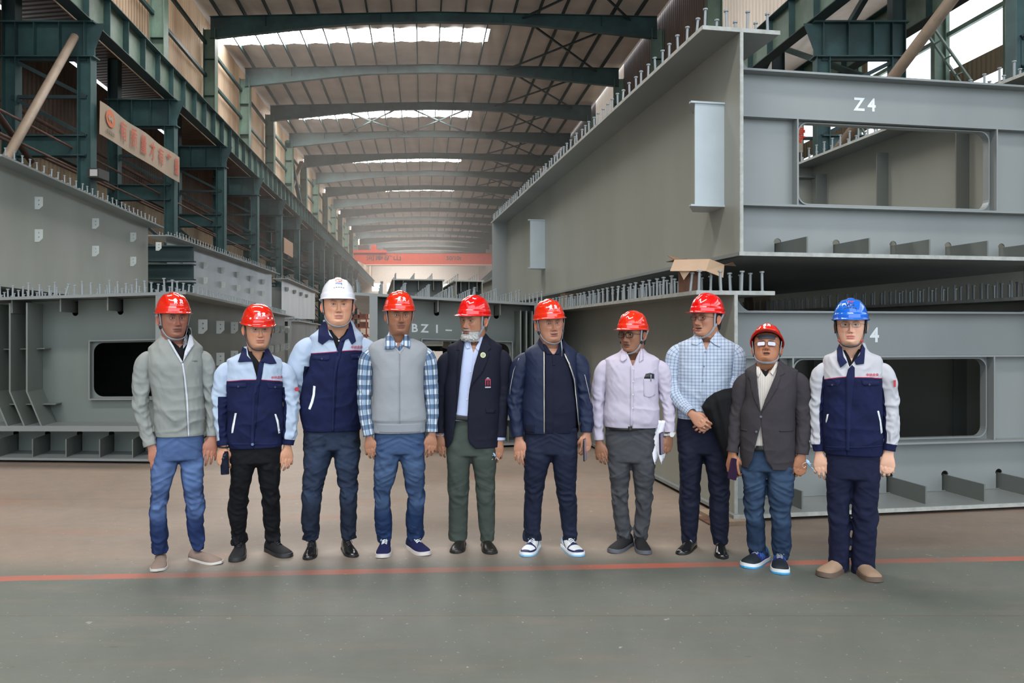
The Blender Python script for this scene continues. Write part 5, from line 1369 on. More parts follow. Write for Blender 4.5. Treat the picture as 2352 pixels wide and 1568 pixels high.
    def trousers(s, waist, legs, mat, name='trousers', wr=.013, depth=(.112, .115), hemfold=1.0, crease=False):
        P = Part(); ks = []
        for py, xl, xr in waist: a, b = s.L(xl, py), s.L(xr, py); ks.append((a[2], (a[0]+b[0])/2, .0, (b[0]-a[0])/2, depth[0], depth[1], 2.5))
        zc = min(k[0] for k in ks); k0 = min(ks)
        ks = [(z_, a_, b_, c_, d_*.96, e_*.96, n_) for z_, a_, b_, c_, d_, e_, n_ in ks]; ks.append((zc-.02, k0[1], .0, k0[3]*.62, depth[0]*.50, depth[1]*.55, 2.1)); ks.append((zc-.035, k0[1], .0, k0[3]*.25, depth[0]*.2, depth[1]*.25, 2.0))
        lf = Loft(sorted(ks), 0, wr=.003, seed=s.seed)
        lf.mesh(nr=50, nc=100, lip=False, part=P, attr=lambda V: dict(fade=.8*smoothstep(-V[:, 1], 0, .09)))
        P.f.append(tuple(range(100))); P.f.append(tuple(range(4900, 5000)))
        for i, (rows, foot) in enumerate(legs):
            tx, ty, hx = foot[:3]; ty_w = F*CZ/(ty-HY); toe = s.loc(((tx-CX)/F*ty_w, ty_w)); Lf = foot[3] if len(foot) > 3 else .275
            dxp = toe[0]-s.L(hx, HY, toe[1]+Lf*.8)[0]; yaw = math.asin(max(-.85, min(.85, dxp/(Lf*.85)))); heel = toe-np.array([math.sin(yaw), -math.cos(yaw)])*Lf; ank = heel+np.array([math.sin(yaw), -math.cos(yaw)])*Lf*.24
            ank_dy = ank[1]; s.feet = getattr(s, 'feet', []); s.feet.append((np.array([heel[0], heel[1], 0]), math.degrees(yaw), Lf))
            py0, py1 = rows[0][0], rows[-1][0]; path = []
            for r in rows:
                py, xl, xr = r[:3]; k = (py-py0)/(py1-py0); dy = ank_dy*smoothstep(np.array(k), .0, 1.0); dy = float(dy); a, b = s.L(xl, py, dy), s.L(xr, py, dy); w = (b[0]-a[0])/2
                path.append(((a[0]+b[0])/2, dy-.008*math.sin(k*math.pi)*1.5, a[2], w, w*(1.22-.10*k)))
            def wf(t): return .35+1.0*np.exp(-((t-.50)/.10)**2)+.5*np.exp(-((t-.08)/.08)**2)+1.35*hemfold*smoothstep(t, .80, .97)
            limb(path, 130, 64, seed=s.seed+i*7, wr=wr, cap0=True, cap1='flat', wfun=wf, part=P, attr=s.leg_attr, square=2.5 if crease else 2.3)
        v, f = remesh(P, .0065, 3); from mathutils import kdtree
        kd = kdtree.KDTree(len(P.v)); [kd.insert(q, i) for i, q in enumerate(P.v)]; kd.balance(); ix = np.array([kd.find(q)[1] for q in v])
        cxx = lf.keys[0][1]; sg = np.sign(v[:, 0]-cxx); dn = 1-smoothstep(v[:, 2], .04, .30); kn = np.exp(-((v[:, 2]-.50)/.09)**2); th_ = np.exp(-((v[:, 2]-.80)/.07)**2)
        w = wr*(.35*ridged(v[:, 0]*9*sg+v[:, 2]*11, v[:, 2]*30+v[:, 0]*14*sg, s.seed)*(.25+dn*hemfold+kn+.8*th_)+.12*vnoise(v[:, 0]*40, v[:, 2]*60, s.seed+2))
        v[:, 1] += w*np.where(v[:, 1] < 0, -1, 1)*smoothstep(np.abs(v[:, 1]), .0, .05); v[:, 0] += w*.5*sg*smoothstep(np.abs(v[:, 0]-cxx), .05, .12)
        Q = Part(); Q.add(v, f, fade=P.at['fade'][ix]); o = Q.build(name, mat, s.e); s.pel = lf; return o
    def shoes(s, style, mats, label=None, name='shoe', sc=1.0):
        out = []
        for i, (heel, yaw, Lf) in enumerate(s.feet): out.append(build_shoe(s.e, heel, yaw, Lf, style, mats, -1 if i == 0 else 1, name))
        return out
    def patch(s, name, pts, lf, mat, parent, off=.006, thick=.003, cell=.014, label=None):
        return patch_mesh(name, [s.xz(px, py) for px, py in pts], lf.front, mat, parent, off, thick, cell, label)
    def text(s, name, t, px, py, hpx, lf, mat, parent, off=.007, bold=.0, sx=1.0): return surf_text(name, t, hpx/s.sc*1.15, lf.front, s.x(px), s.z(py), mat, parent, off, bold, sx)
    def opening(s, rows): return sorted([(s.z(py), s.x(xl), s.x(xr)) for py, xl, xr in rows])
    def button(s, px, py, lf, mat, parent, r=.006, off=.006):
        c = lf.front(np.array([s.x(px)]), np.array([s.z(py)]), off)[0]; MB().cyl(c, c+np.array([0, -.003, 0]), r, 14).build('button', mat, parent)
    def helmet(s, mat, text='贵宾', tilt=0, straps=True, buckle=(1, -1), hz=.043, k=1.0, tx=0.0, ts=.030, gap='', **kw):
        hat, on, xf = build_helmet(s.p, s.e, mat, tilt=tilt, hz=hz, **kw)
        if text:
            for i, ch in enumerate(text):
                vs, fs = text_mesh(ch, ts, .0008); u0 = tx+(i-(len(text)-1)/2)*ts*(1.45 if gap else 1.15)
                P = on(np.array([u0+v.x for v in vs]), np.array([.056+v.y for v in vs]), .0016); mesh_obj('character', P, fs, hat_ink, hat)
        if straps: build_straps(s.p, s.e, hat, buckle=buckle, **(straps if isinstance(straps, dict) else {}))
        return hat, on, xf
hat_ink = M('white_helmet_lettering', srgb(246, 226, 228), .5)
def phone(name, loc, rot, label, mats=(phone_m, phone_m), size=(.072, .150, .009), case=None):
    e = empty(name, tuple(loc), 0, label=label, cat='phone'); e.rotation_euler = [R(a) for a in rot]
    w, h, t = size; loop = rrect(-w/2, w/2, -h/2, h/2, .009, 4)
    MB().plate([loop], -t/2, t/2).build('phone_case', mats[0], e); MB().plate([rrect(-w/2+.004, w/2-.004, -h/2+.004, h/2-.004, .006, 4)], -t/2-.0008, -t/2).build('screen', mats[1], e)
    c = MB().plate([rrect(-w/2+.012, w/2-.012, h/2-.055, h/2-.012, .012, 5)], t/2, t/2+.003).build('camera_bump', mats[0], e)
    for x, z in ((-.012, h/2-.025), (.012, h/2-.025), (0, h/2-.043)): MB().cyl((x, t/2+.003, z), (x, t/2+.005, z), .0065, 14).build('camera_lens', steel_bk, c)
    return e
def face_mask(loc, label, big=1.0, tail=True):
    e = empty('face_mask', tuple(loc), 0, label=label, cat='face mask')
    vs = []; fs = []; n = 7
    for i in range(n):
        for j in range(5): vs.append((-.005+.040*big*(i/(n-1)), .008*math.sin(i*2.1+j), -.015*big-.035*big*(i/(n-1))+.030*big*(j/4)+.004*math.sin(j*3+i)))
    for i in range(n-1):
        for j in range(4): fs.append((i*5+j, (i+1)*5+j, (i+1)*5+j+1, i*5+j+1))
    o = mesh_obj('mask_cloth', vs, fs, mask_m, e, True); o.modifiers.new('s', 'SOLIDIFY').thickness = .002
    mb = MB(); mb.tube([(.034*big, 0, -.045*big), (.048*big, 0, -.058*big), (.054*big, 0, -.072*big), (.066*big, 0, -.078*big)], .0012, 6); mb.build('ear_loop', mask_w, e, smooth=True)
    mb = MB(); mb.tube([(-.004, 0, -.010), (-.022, 0, -.016), (-.026, 0, -.034), (-.016, 0, -.044), (-.006, 0, -.034)], .0014, 6); mb.build('ear_loop', mask_w, e, smooth=True)
    return e
def collar_pair(m, lf, left, right, mat, parent, off=.010, thick=.004, name='collar'):
    for q in (left, right): m.patch(name, q, lf, mat, parent, off, thick, .010)
def sleeve_zone(side, cuff=.93, inner=.35, start=.2, px=None):
    def fn(V, SS, TT, Ln):
        inn = side*np.cos(TT); a = np.maximum((SS-cuff)*Ln, np.minimum((inn-inner)*.05, (SS-start)*Ln*.4)); return dict(navy=a, pipe=np.zeros(len(V)))
    return fn
def plaid_attr(sc=1.0):
    def fn(V, SS, TT, Ln): return dict(pu=TT*.052*sc, pv=SS*Ln)
    return fn
def torso_plaid(lf):
    def fn(V): return dict(pu=V[:, 0]+V[:, 1]*.0, pv=V[:, 2])
    return fn

def work_jacket(m, rows, yoke, sl, sr, mat, opening, placket, collars, polo, strips, text_at, hemband=True, cuff=.94, zl=(.35, .2), zr=(.35, .2), arm_tag=None, flap=True, button_at=None, wr=.012):
    """two-colour zipped work jacket with a navy collar"""
    ks = m.keys(rows, (sl[0][0], sr[0][0], sl[0][1])); lf = Loft(ks, 0, wr=wr, seed=m.seed)
    yx = np.array([m.x(q[0]) for q in yoke]); yz = np.array([m.z(q[1]) for q in yoke])
    P = Part(); lf.mesh(nr=110, nc=150, opening=m.opening(opening), part=P, attr=lambda V: dict(navy=np.interp(V[:, 0], yx, yz)-V[:, 2], pipe=(V[:, 1] < .0).astype(float)))
    m.sleeve(sl, -1, part=P, attr=sleeve_zone(-1, cuff, *zl), seed=1, wr=.013); m.sleeve(sr, 1, part=P, attr=sleeve_zone(1, cuff, *zr), seed=2, wr=.013)
    j = P.build('work_jacket', mat, m.e)
    so = j.modifiers.new('solid', 'SOLIDIFY'); so.thickness = .003; so.offset = -1
    m.patch('placket', placket, lf, navy_cloth, j, .004, .004, .02)
    collar_pair(m, lf, collars[0], collars[1], navy_cloth, j, .012, .005)
    for st in strips: m.patch('reflective_strip', st, lf, reflect, j, .0035, .002, .012)
    if text_at: m.text('embroidery', '中达企业', text_at[0], text_at[1], 6.2, lf, red_thread, j, .004, .0006)
    if flap:
        for q in flap: m.patch('pocket_flap', q, lf, navy_cloth, j, .003, .003, .02); cx = sum(a for a, b in q)/len(q); m.button(cx, max(b for a, b in q)-4, lf, M('dark_button', (.02, .02, .04), .4), j, .006, .008)
    if button_at: m.button(button_at[0], button_at[1], lf, M('blue_snap_button', srgb(90, 110, 150), .3), j, .009, .004)
    # polo under the jacket
    k2 = [(z, cx, cy, w-.020, a-.020, b-.020, n) for z, cx, cy, w, a, b, n in ks]; lp = Loft(k2, 0)
    pj = lp.mesh(nr=60, nc=80, opening=m.opening(polo)).build('polo_shirt', black_cloth, m.e); m.lp = lp
    return j, lf, ks
SK_L = srgb(214, 170, 146); SK_B = srgb(118, 80, 62)

# ---------------------------------------------------------------- 1: light grey zip jacket
m = Man(5.10, 405, 'man in a light grey zip jacket and faded blue jeans, leftmost in the row')
m.skin(eye=(408, 731), nx=402, yaw=17, pitch=1, hs=1.02, skin=srgb(112, 74, 60), skx=2.2, wide=.99, nose=1.15, nosew=1.18, mouth=1.05, browt=1.1, lip=srgb(104, 62, 56), stub=.25, handc=(1.25, 1.25, 1.2), cheek=1.2, bag=1.4)
rows = [(1001, 357, 469, .118, .11, 2.6), (975, 352, 470, .128, .115, 2.6), (930, 350, 470, .132, .118, 2.6), (880, 344, 472, .132, .12, 2.6), (840, 330, 480, .128, .12, 2.5), (815, 322, 478, .112, .115, 2.4), (800, 330, 470, .100, .105, 2.3), (787, 350, 456, .085, .09, 2.1), (776, 364, 446, .074, .080, 2.0), (766, 370, 441, .070, .074, 2.0), (752, 371, 439, .068, .070, 2.0)]
ks = m.keys(rows, (338,466,822)); lf = Loft(ks, 0, wr=.013, seed=3)
gj = cloth('light_grey_jacket_cloth', srgb(139, 142, 138), .75, .08); glin = cloth('pale_jacket_lining', srgb(196, 200, 208), .8, .05)
P = Part(); lf.mesh(nr=100, nc=140, opening=m.opening([(745, 378, 436), (765, 379, 440), (800, 399, 429), (832, 418, 420), (833, 419, 419.3), (1010, 432, 432.3)]), part=P)
m.sleeve([(338, 822, 20, .0), (330, 840, 23), (325, 880, 22), (324, 925, 20, -.01), (331, 975, 18, -.02), (345, 1023, 16.5, -.04)], -1, part=P, seed=1); m.sleeve([(466, 822, 19), (474, 842, 21), (481, 890, 18), (486, 940, 16, -.01), (488, 975, 15, -.02), (487, 1001, 13.5, -.03)], 1, part=P, seed=2)
j = P.build('jacket', gj, m.e); so = j.modifiers.new('solid', 'SOLIDIFY'); so.thickness = .003; so.offset = -1
m.patch('zip_tape', [(417, 832), (421, 832), (427, 870), (432, 920), (435, 997), (431, 997), (428, 920), (423, 870)], lf, glin, j, .004, .003, .02)
m.patch('zip_tape', [(378, 766), (382, 766), (402, 800), (420, 830), (416, 832), (398, 803)], lf, glin, j, .004, .003, .02)
m.patch('collar_lapel', [(436, 768), (441, 772), (446, 790), (434, 806), (420, 829), (424, 806), (430, 790)], lf, glin, j, .012, .004, .012)
m.patch('chest_logo', [(440, 827), (447, 825), (454, 828), (447, 829)], lf, M('grey_thread', srgb(110, 112, 112), .8), j, .0035, .001, .01)
lp = Loft([(z, cx, cy, w-.020, a-.020, b-.020, n) for z, cx, cy, w, a, b, n in ks], 0); pol = lp.mesh(nr=60, nc=80, opening=m.opening([(745, 386, 432), (766, 388, 432), (786, 399, 425), (796, 412, 414), (797, 413, 413.2), (1010, 413, 413.2)])).build('t_shirt', black_cloth, m.e)
m.patch('patterned_collar', [(424, 772), (430, 768), (431, 788), (424, 796), (420, 800), (421, 786)], lf, M('grey_patterned_cloth', srgb(150, 150, 156), .8, c2=srgb(34, 34, 40), vs=90), pol, .002, .004, .008)
m.hand(-1, 349, 1026, -.045, 'relax', turn=7, tilt=-15, scale=1.05); m.hand(1, 487, 1004, -.035, 'relax', turn=7, tilt=6, scale=1.05)
m.trousers([(990, 360, 467), (1020, 354, 469), (1055, 348, 470)], [([(1035, 352, 408), (1065, 347, 409), (1100, 345, 399), (1130, 345, 392), (1160, 343, 386), (1185, 342, 385), (1220, 343, 387), (1250, 346, 386), (1271, 349, 384)], (361, 1313, 368)), ([(1035, 412, 466), (1065, 412, 469), (1100, 416, 468), (1130, 420, 467), (1160, 424, 469), (1190, 427, 468), (1220, 429, 469), (1245, 436, 471), (1263, 441, 468)], (506, 1295, 450))], denim('faded_blue_denim', srgb(30, 46, 86), srgb(92, 116, 160)))
sh = m.shoes('loafer', (cloth('taupe_suede', srgb(136, 118, 108), .9), M('pale_rubber_sole', srgb(196, 192, 186), .6)))
m.finish_body([k for k in ks if k[0] < m.z(778)], ztop=m.z(790)); m.helmet(hat_red, gap=' ')

# ---------------------------------------------------------------- 2: short man, work jacket, glasses, black trousers
m = Man(5.22, 587, 'man in pale blue and navy work jacket, black trousers and red helmet')
m.skin(eye=(598.5, 757), nx=588, yaw=10, pitch=-4, hs=1.03, skin=srgb(188, 136, 108), wide=.98, nose=.9, mouth=1.0, browt=.7, lip=srgb(176, 104, 96), hair=srgb(30, 28, 28), eyeo=.8)
j, lf, ks = work_jacket(m, [(1027, 525, 648, .118, .118, 2.6), (1008, 521, 650, .125, .12, 2.6), (960, 521, 652, .125, .12, 2.6), (910, 521, 650, .125, .12, 2.6), (880, 518, 652, .126, .12, 2.6), (860, 508, 660, .120, .118, 2.5), (840, 508, 660, .112, .11, 2.4), (826, 520, 646, .100, .10, 2.3), (816, 540, 630, .085, .088, 2.1), (808, 556, 619, .072, .078, 2.0), (796, 561, 613, .066, .070, 2.0)],
    [(515, 873), (560, 869), (600, 869), (640, 873), (660, 880)],
    [(520, 846, 17), (512, 862, 20), (508, 900, 20), (507, 950, 18, -.01), (509, 990, 16, -.02), (512, 1022, 14, -.03)], [(650, 846, 17), (659, 862, 21), (666, 905, 20), (668, 950, 19, -.01), (664, 995, 17, -.02), (661, 1021, 13.5, -.03)], workA,
    [(790, 566, 612), (812, 570, 612), (830, 580, 606), (866, 590, 600), (868, 597, 597.3), (1040, 581, 581.3)],
    [(589, 866), (596, 828), (608, 818), (600, 868), (588, 900), (584, 960), (583, 1020), (576, 1020), (577, 960), (581, 900)],
    ([(557, 796), (564, 800), (567, 815), (582, 829), (575, 828), (547, 830), (553, 812)], [(611, 796), (618, 802), (628, 820), (635, 833), (620, 834), (600, 829), (606, 818)]),
    [(790, 576, 606), (812, 580, 603), (826, 592, 598), (832, 596, 596.2), (1040, 596, 596.2)],
    [[(540, 945), (544.5, 945), (541, 962), (536, 990), (532, 991), (533, 980)], [(630, 947), (633.5, 947), (639, 962), (643, 991), (639, 992), (636, 970)]], (636, 866), zl=(-.35, .42), zr=(.55, .3),
    flap=[[(524, 878), (566, 876), (566, 886), (560, 888), (524, 887)], [(612, 877), (648, 881), (648, 891), (616, 889)]], button_at=(580, 1014))
m.patch('hem_band', [(528, 1013), (640, 1013), (638, 1016), (530, 1016)], lf, navy_cloth, j, .0025, .002, .02)
c = m.L(683, 893, -.05); text_vs = None
o = MB().cyl((c[0]-.006, c[1]-.02, c[2]), (c[0]-.004, c[1]-.024, c[2]), .014, 16).build('sleeve_badge', red_thread, j)
m.hand(-1, 512, 1026, -.03, 'grip', turn=22, tilt=2, scale=1.03); m.hand(1, 660, 1024, -.03, 'soft', turn=17, tilt=-2, scale=1.00)
mb = MB()
for k in range(11): a = math.pi*(k/10); q = m.L(512, 1026, -.03)+np.array([-.031*math.cos(a), -.030*math.sin(a)-.0, .004*math.cos(a)]); mb.cyl(q-np.array([.004, 0, .0]), q+np.array([.004, 0, 0]), .0055, 8)
mb.build('bead_bracelet', black_pl, m.e, smooth=True)
bp = m.world(m.L(516, 1063, -.06)); phone('phone', bp, (4, 8, 150), 'black phone held low in the hand of the man with the bead bracelet')
m.trousers([(1020, 527, 647), (1040, 527, 647), (1062, 527, 648)], [([(1045, 528, 586), (1070, 528, 585), (1096, 528, 580), (1125, 527, 573), (1148, 524, 570), (1175, 525, 570), (1198, 527, 568), (1230, 531, 566), (1250, 532, 567)], (540, 1291, 551)), ([(1045, 590, 646), (1070, 591, 647), (1096, 592, 645), (1125, 597, 643), (1150, 601, 644), (1175, 602, 644), (1198, 603, 644), (1228, 610, 643), (1245, 610, 642)], (664, 1280, 622))], black_trs)
m.shoes('sneaker', (cloth('black_knit_shoe', (.014, .014, .016), .7), M('black_rubber_sole', (.02, .02, .022), .5), black_pl))
m.finish_body([k for k in ks if k[0] < m.z(820)], ztop=m.z(826))
hat, on, xf = m.helmet(hat_red, tilt=-3, ridge=False, peak=.03, straps=dict(mat=strap_d), buckle=())
for u, w in ((-.085, .030), (-.035, .034), (.055, .034), (.10, .030)):
    c = on([u], [w], .0)[0]; c2 = on([u], [w], .003)[0]; MB().cyl(c, c2, .0065, 14).build('rivet', white_pl, hat)
build_glasses(m.p, m.e, M('thin_silver_frame', (.4, .4, .4), .3, .9), w=.052, h=.030, rim=.0007)

# ---------------------------------------------------------------- 3: tall man, white helmet
m = Man(5.42, 765, 'tall man in white helmet and work jacket, hands behind his back')
m.skin(eye=(778, 699), nx=775, yaw=3, pitch=3, hs=1.14, skin=srgb(196, 146, 118), wide=1.04, jaw=1.12, nose=.95, nosew=1.1, mouth=1.0, browt=.8, lip=srgb(178, 116, 106), eyeo=.75, neckw=1.2, cheek=1.3, dbl=True)
j, lf, ks = work_jacket(m, [(988, 697, 829, .125, .125, 2.7), (960, 690, 832, .135, .13, 2.6), (928, 689, 834, .14, .13, 2.6), (880, 694, 840, .14, .132, 2.6), (835, 700, 846, .138, .13, 2.6), (810, 696, 850, .130, .128, 2.5), (790, 697, 850, .118, .12, 2.4), (774, 712, 840, .105, .11, 2.3), (760, 728, 826, .09, .096, 2.1), (748, 740, 816, .080, .086, 2.0), (735, 744, 808, .074, .078, 2.0)],
    [(690, 816), (715, 810), (745, 808), (790, 804), (815, 803), (850, 806)],
    [(712, 792, 20), (698, 806, 26), (686, 840, 26), (684, 872, 23, .03), (697, 900, 19, .08), (725, 925, 17, .15), (755, 950, 14, .17)], [(835, 792, 19), (846, 806, 23), (852, 840, 24), (850, 872, 22, .03), (838, 900, 19, .09), (812, 925, 17, .15), (790, 950, 14, .17)], workA,
    [(735, 748, 806), (748, 749, 808), (775, 764, 792), (806, 775, 780), (808, 777, 777.3), (1000, 766, 766.3)],
    [(772, 806), (782, 778), (796, 768), (786, 800), (772, 850), (768, 900), (766, 985), (761, 985), (763, 900), (767, 850)],
    ([(744, 736), (750, 745), (756, 768), (769, 781), (755, 779), (741, 791), (731, 784), (732, 752)], [(804, 736), (809, 748), (817, 783), (808, 790), (800, 776), (784, 784), (797, 762), (803, 748)]),
    [(735, 755, 800), (748, 756, 800), (768, 768, 790), (776, 777, 780), (777, 778, 778.2), (1000, 778, 778.2)],
    [[(720.5, 883), (725.5, 884), (724, 905), (720, 922), (714, 937), (709, 935), (715, 918), (719, 902)]], (819, 797), zl=(.5, .3), zr=(.5, .3), cuff=1.2,
    flap=[[(716, 816), (757, 814), (757, 823), (751, 826), (718, 824)], [(806, 813), (838, 812), (838, 822), (808, 823)]])
for yy in (782, 798): m.button(778, yy, m.lp, white_pl, j, .005, .012)
m.hand(-1, 762, 952, .175, 'grip', turn=180, tilt=-60, scale=1.08); m.hand(1, 784, 952, .175, 'grip', turn=180, tilt=60, scale=1.08)
m.trousers([(978, 697, 827), (1005, 696, 827), (1030, 696, 828)], [([(1005, 697, 764), (1035, 696, 765), (1065, 696, 757), (1096, 696, 748), (1120, 693, 741), (1160, 692, 738), (1198, 692, 736), (1222, 695, 734), (1240, 696, 733)], (707, 1286, 716)), ([(1005, 768, 827), (1035, 766, 828), (1065, 769, 826), (1096, 774, 823), (1120, 779, 822), (1160, 781, 820), (1198, 781, 820), (1222, 783, 821), (1236, 784, 820)], (814, 1280, 796))], denim('dark_blue_denim', srgb(28, 35, 50), srgb(48, 60, 82)))
blk = M('polished_black_leather', (.010, .010, .011), .18, coat=.4); blks = M('black_shoe_sole', (.012, .012, .012), .5)
m.shoes('oxford', (blk, blks, black_pl))
m.finish_body([k for k in ks if k[0] < m.z(766)], ztop=m.z(775))
hat, on, xf = m.helmet(hat_white, text=None, hz=.044, peak=.030, k=1.0, straps=dict(mat=strap_m))
def hat_shape(on, hat, name, pts, mat, off=.0016): mesh_obj(name, on(np.array([p[0] for p in pts]), np.array([p[1] for p in pts]), off), [tuple(range(len(pts)))], mat, hat)
orange_ink = M('orange_logo_ink', srgb(218, 92, 40), .5); blue_ink = M('blue_logo_ink', srgb(52, 96, 168), .5); dark_ink = M('dark_vent_slot', (.03, .03, .04), .6)
hat_shape(on, hat, 'emblem', [(.024*math.cos(a), .100+.015*math.sin(a)) for a in np.linspace(0, 2*math.pi, 28, endpoint=False)], orange_ink)
hat_shape(on, hat, 'emblem_mark', [(-.017, .098), (-.006, .106), (-.002, .099), (.004, .107), (.012, .106), (.012, .099), (.016, .101), (.016, .094), (.006, .094), (.003, .101), (-.003, .093), (-.008, .100)], hat_ink, .0024)
for i, ch in enumerate('中达企业'):
    vs, fs = text_mesh(ch, .0125, .0004); P_ = on(np.array([(i-1.5)*.0125+v.x for v in vs]), np.array([.074+v.y for v in vs]), .0018); mesh_obj('character', P_, fs, blue_ink, hat)
hat_shape(on, hat, 'printed_line', [(-.024, .0645), (.024, .0645), (.024, .0665), (-.024, .0665)], blue_ink)
for i in range(5): u = (i-2)*.017; hat_shape(on, hat, 'vent_slot', [(u-.005, .049), (u+.005, .049), (u+.005, .052), (u-.005, .052)], dark_ink)

# ---------------------------------------------------------------- 4: knitted vest, plaid shirt
m = Man(5.24, 917, 'man in light grey knitted vest over blue plaid shirt and blue jeans')
m.skin(eye=(921.5, 724), nx=914, yaw=8, pitch=0, hs=1.0, skin=srgb(138, 96, 74), skx=1.55, wide=.98, nose=1.1, nosew=1.15, browt=1.2, lip=srgb(126, 78, 68), moust=.55, stub=.35, neckw=.98)
rows = [(991, 858, 977, .120, .115, 2.6), (966, 856, 978, .124, .118, 2.6), (964, 854, 980, .128, .12, 2.6), (920, 857, 975, .13, .12, 2.6), (880, 858, 972, .13, .12, 2.6), (850, 857, 973, .128, .118, 2.5), (825, 850, 980, .120, .112, 2.5), (805, 845, 983, .108, .104, 2.4), (790, 852, 974, .092, .095, 2.3), (778, 876, 950, .078, .084, 2.1), (768, 887, 941, .070, .074, 2.0), (758, 891, 936, .064, .066, 2.0)]
ks = m.keys(rows, (844,983,812)); vest_m = cloth('light_grey_knit', srgb(148, 151, 156), .92, .05, .0025, 260)
ksh = [(z, cx, cy, w-.010, a-.010, b-.010, n) for z, cx, cy, w, a, b, n in ks]; ls = Loft(ksh, 0)
sh_ = ls.mesh(nr=70, nc=90, opening=m.opening([(756, 899, 931), (768, 901, 930), (785, 908, 922), (795, 914, 916), (796, 915, 915.2), (1000, 915, 915.2)]), attr=torso_plaid(ls))
m.sleeve([(850, 812, 16), (842, 828, 18), (838, 870, 17.5), (837, 920, 16, -.01), (841, 965, 14.5, -.02), (847, 1000, 13.5, -.03)], -1, part=sh_, attr=plaid_attr(), seed=1, wr=.005); m.sleeve([(978, 812, 16), (985, 828, 18), (989, 870, 17), (992, 915, 16, -.01), (993, 955, 14.5, -.02), (992, 991, 13.5, -.03)], 1, part=sh_, attr=plaid_attr(), seed=2, wr=.005)
shirt = sh_.build('plaid_shirt', plaid, m.e); so = shirt.modifiers.new('solid', 'SOLIDIFY'); so.thickness = .002; so.offset = -1
lf = Loft([k for k in ks if k[0] < m.z(777)], 0, wr=.004, seed=4)
V = Part(); lf.mesh(nr=100, nc=140, opening=m.opening([(770, 884, 944), (779, 886, 941), (790, 902, 928), (808, 917, 919), (809, 918, 918.2), (1000, 918, 918.2)]), part=V)
vest = V.build('knitted_vest', vest_m, m.e); so = vest.modifiers.new('solid', 'SOLIDIFY'); so.thickness = .004; so.offset = 0
m.patch('ribbed_hem', [(855, 969), (980, 969), (979, 989), (856, 989)], lf, cloth('ribbed_knit', srgb(142, 146, 152), .92, .05, .002, 400), vest, .003, .002, .02)
m.patch('neck_rib', [(886, 782), (891, 781), (904, 792), (918, 806), (929, 792), (940, 781), (944, 783), (931, 797), (918, 813), (903, 797)], lf, vest_m, vest, .003, .003, .01)
def patt(o):
    n = len(o.data.vertices); co = np.zeros(n*3); o.data.vertices.foreach_get('co', co); co = co.reshape(-1, 3)
    for k, i in (('pu', 0), ('pv', 2)): q = o.data.attributes.new(k, 'FLOAT', 'POINT'); q.data.foreach_set('value', co[:, i].copy())
def collar_flap(m, pts, lf, mat, parent, off=.014): o = m.patch('collar', pts, lf, mat, parent, off, .003, .010); patt(o); return o
lfc = Loft(ks, 0)
collar_flap(m, [(892, 768), (897, 768), (899, 776), (913, 789), (903, 800), (884, 801), (886, 780)], lfc, plaid, shirt); collar_flap(m, [(929, 768), (935, 768), (942, 782), (941, 799), (931, 794), (918, 789), (927, 778)], lfc, plaid, shirt)
m.hand(-1, 848, 1002, -.03, 'soft', turn=12, tilt=-4, scale=0.96); m.hand(1, 992, 994, -.03, 'soft', turn=12, tilt=2, scale=1.00)
m.trousers([(982, 861, 976), (1010, 860, 977), (1038, 859, 977)], [([(1015, 861, 916), (1045, 859, 918), (1070, 858, 914), (1096, 858, 908), (1137, 859, 898), (1165, 859, 898), (1198, 861, 902), (1225, 864, 902), (1244, 866, 900)], (877, 1282, 884)), ([(1015, 920, 976), (1045, 918, 977), (1070, 923, 977), (1096, 928, 975), (1137, 936, 974), (1165, 934, 974), (1198, 932, 974), (1225, 937, 974), (1239, 941, 972)], (981, 1276, 946))], denim('mid_blue_denim', srgb(30, 50, 86), srgb(80, 102, 136), .9))
kn = cloth('navy_knit_shoe', srgb(26, 30, 70), .85); lace_w = M('white_laces', srgb(226, 228, 230), .7)
m.shoes('sneaker', (kn, M('off_white_sole', srgb(196, 190, 186), .6), lace_w))
m.finish_body([k for k in ks if k[0] < m.z(776)], ztop=m.z(786)); m.helmet(hat_org, gap=' ', buckle=(), straps=dict(chin=False))

# ---------------------------------------------------------------- 5: navy blazer, grey beard
m = Man(5.42, 1087, 'man with white beard in open navy blazer with crest and green-grey trousers')
m.skin(eye=(1071, 737), nx=1090, yaw=-36, pitch=-4, roll=2, hs=1.03, skin=srgb(150, 106, 82), skx=1.45, nose=1.3, nosew=1.1, lip=srgb(140, 86, 76), hair=srgb(96, 92, 90), browc=srgb(60, 56, 54), beard=True, bag=1.5, stub=.45, stubc=srgb(150, 138, 130), eyeo=.75)
rows = [(1024, 1022, 1146, .125, .13, 2.6), (990, 1020, 1148, .128, .13, 2.6), (940, 1020, 1150, .13, .128, 2.6), (890, 1020, 1152, .13, .125, 2.6), (850, 1018, 1158, .128, .12, 2.5), (825, 1017, 1164, .120, .115, 2.5), (806, 1020, 1163, .108, .106, 2.4), (796, 1028, 1156, .096, .098, 2.2), (784, 1048, 1138, .082, .088, 2.1), (774, 1062, 1124, .072, .078, 2.0), (762, 1068, 1114, .066, .070, 2.0)]
ks = m.keys(rows, (1028,1152,822)); bl = cloth('dark_navy_blazer_wool', srgb(20, 22, 38), .8, .15, .0008, 600)
shm = cloth('pale_blue_white_cotton', srgb(182, 192, 222), .8, .04)
lp = Loft([(z, cx, cy, w-.020, a-.018, b-.020, n) for z, cx, cy, w, a, b, n in ks], 0, wr=.002)
Ps = lp.mesh(nr=70, nc=90, z0=m.z(962), opening=m.opening([(762, 1074, 1106), (775, 1078, 1104), (795, 1083, 1095), (806, 1086, 1089), (807, 1087, 1087.2), (970, 1072, 1072.2)]))
shirt = Ps.build('dress_shirt', shm, m.e)
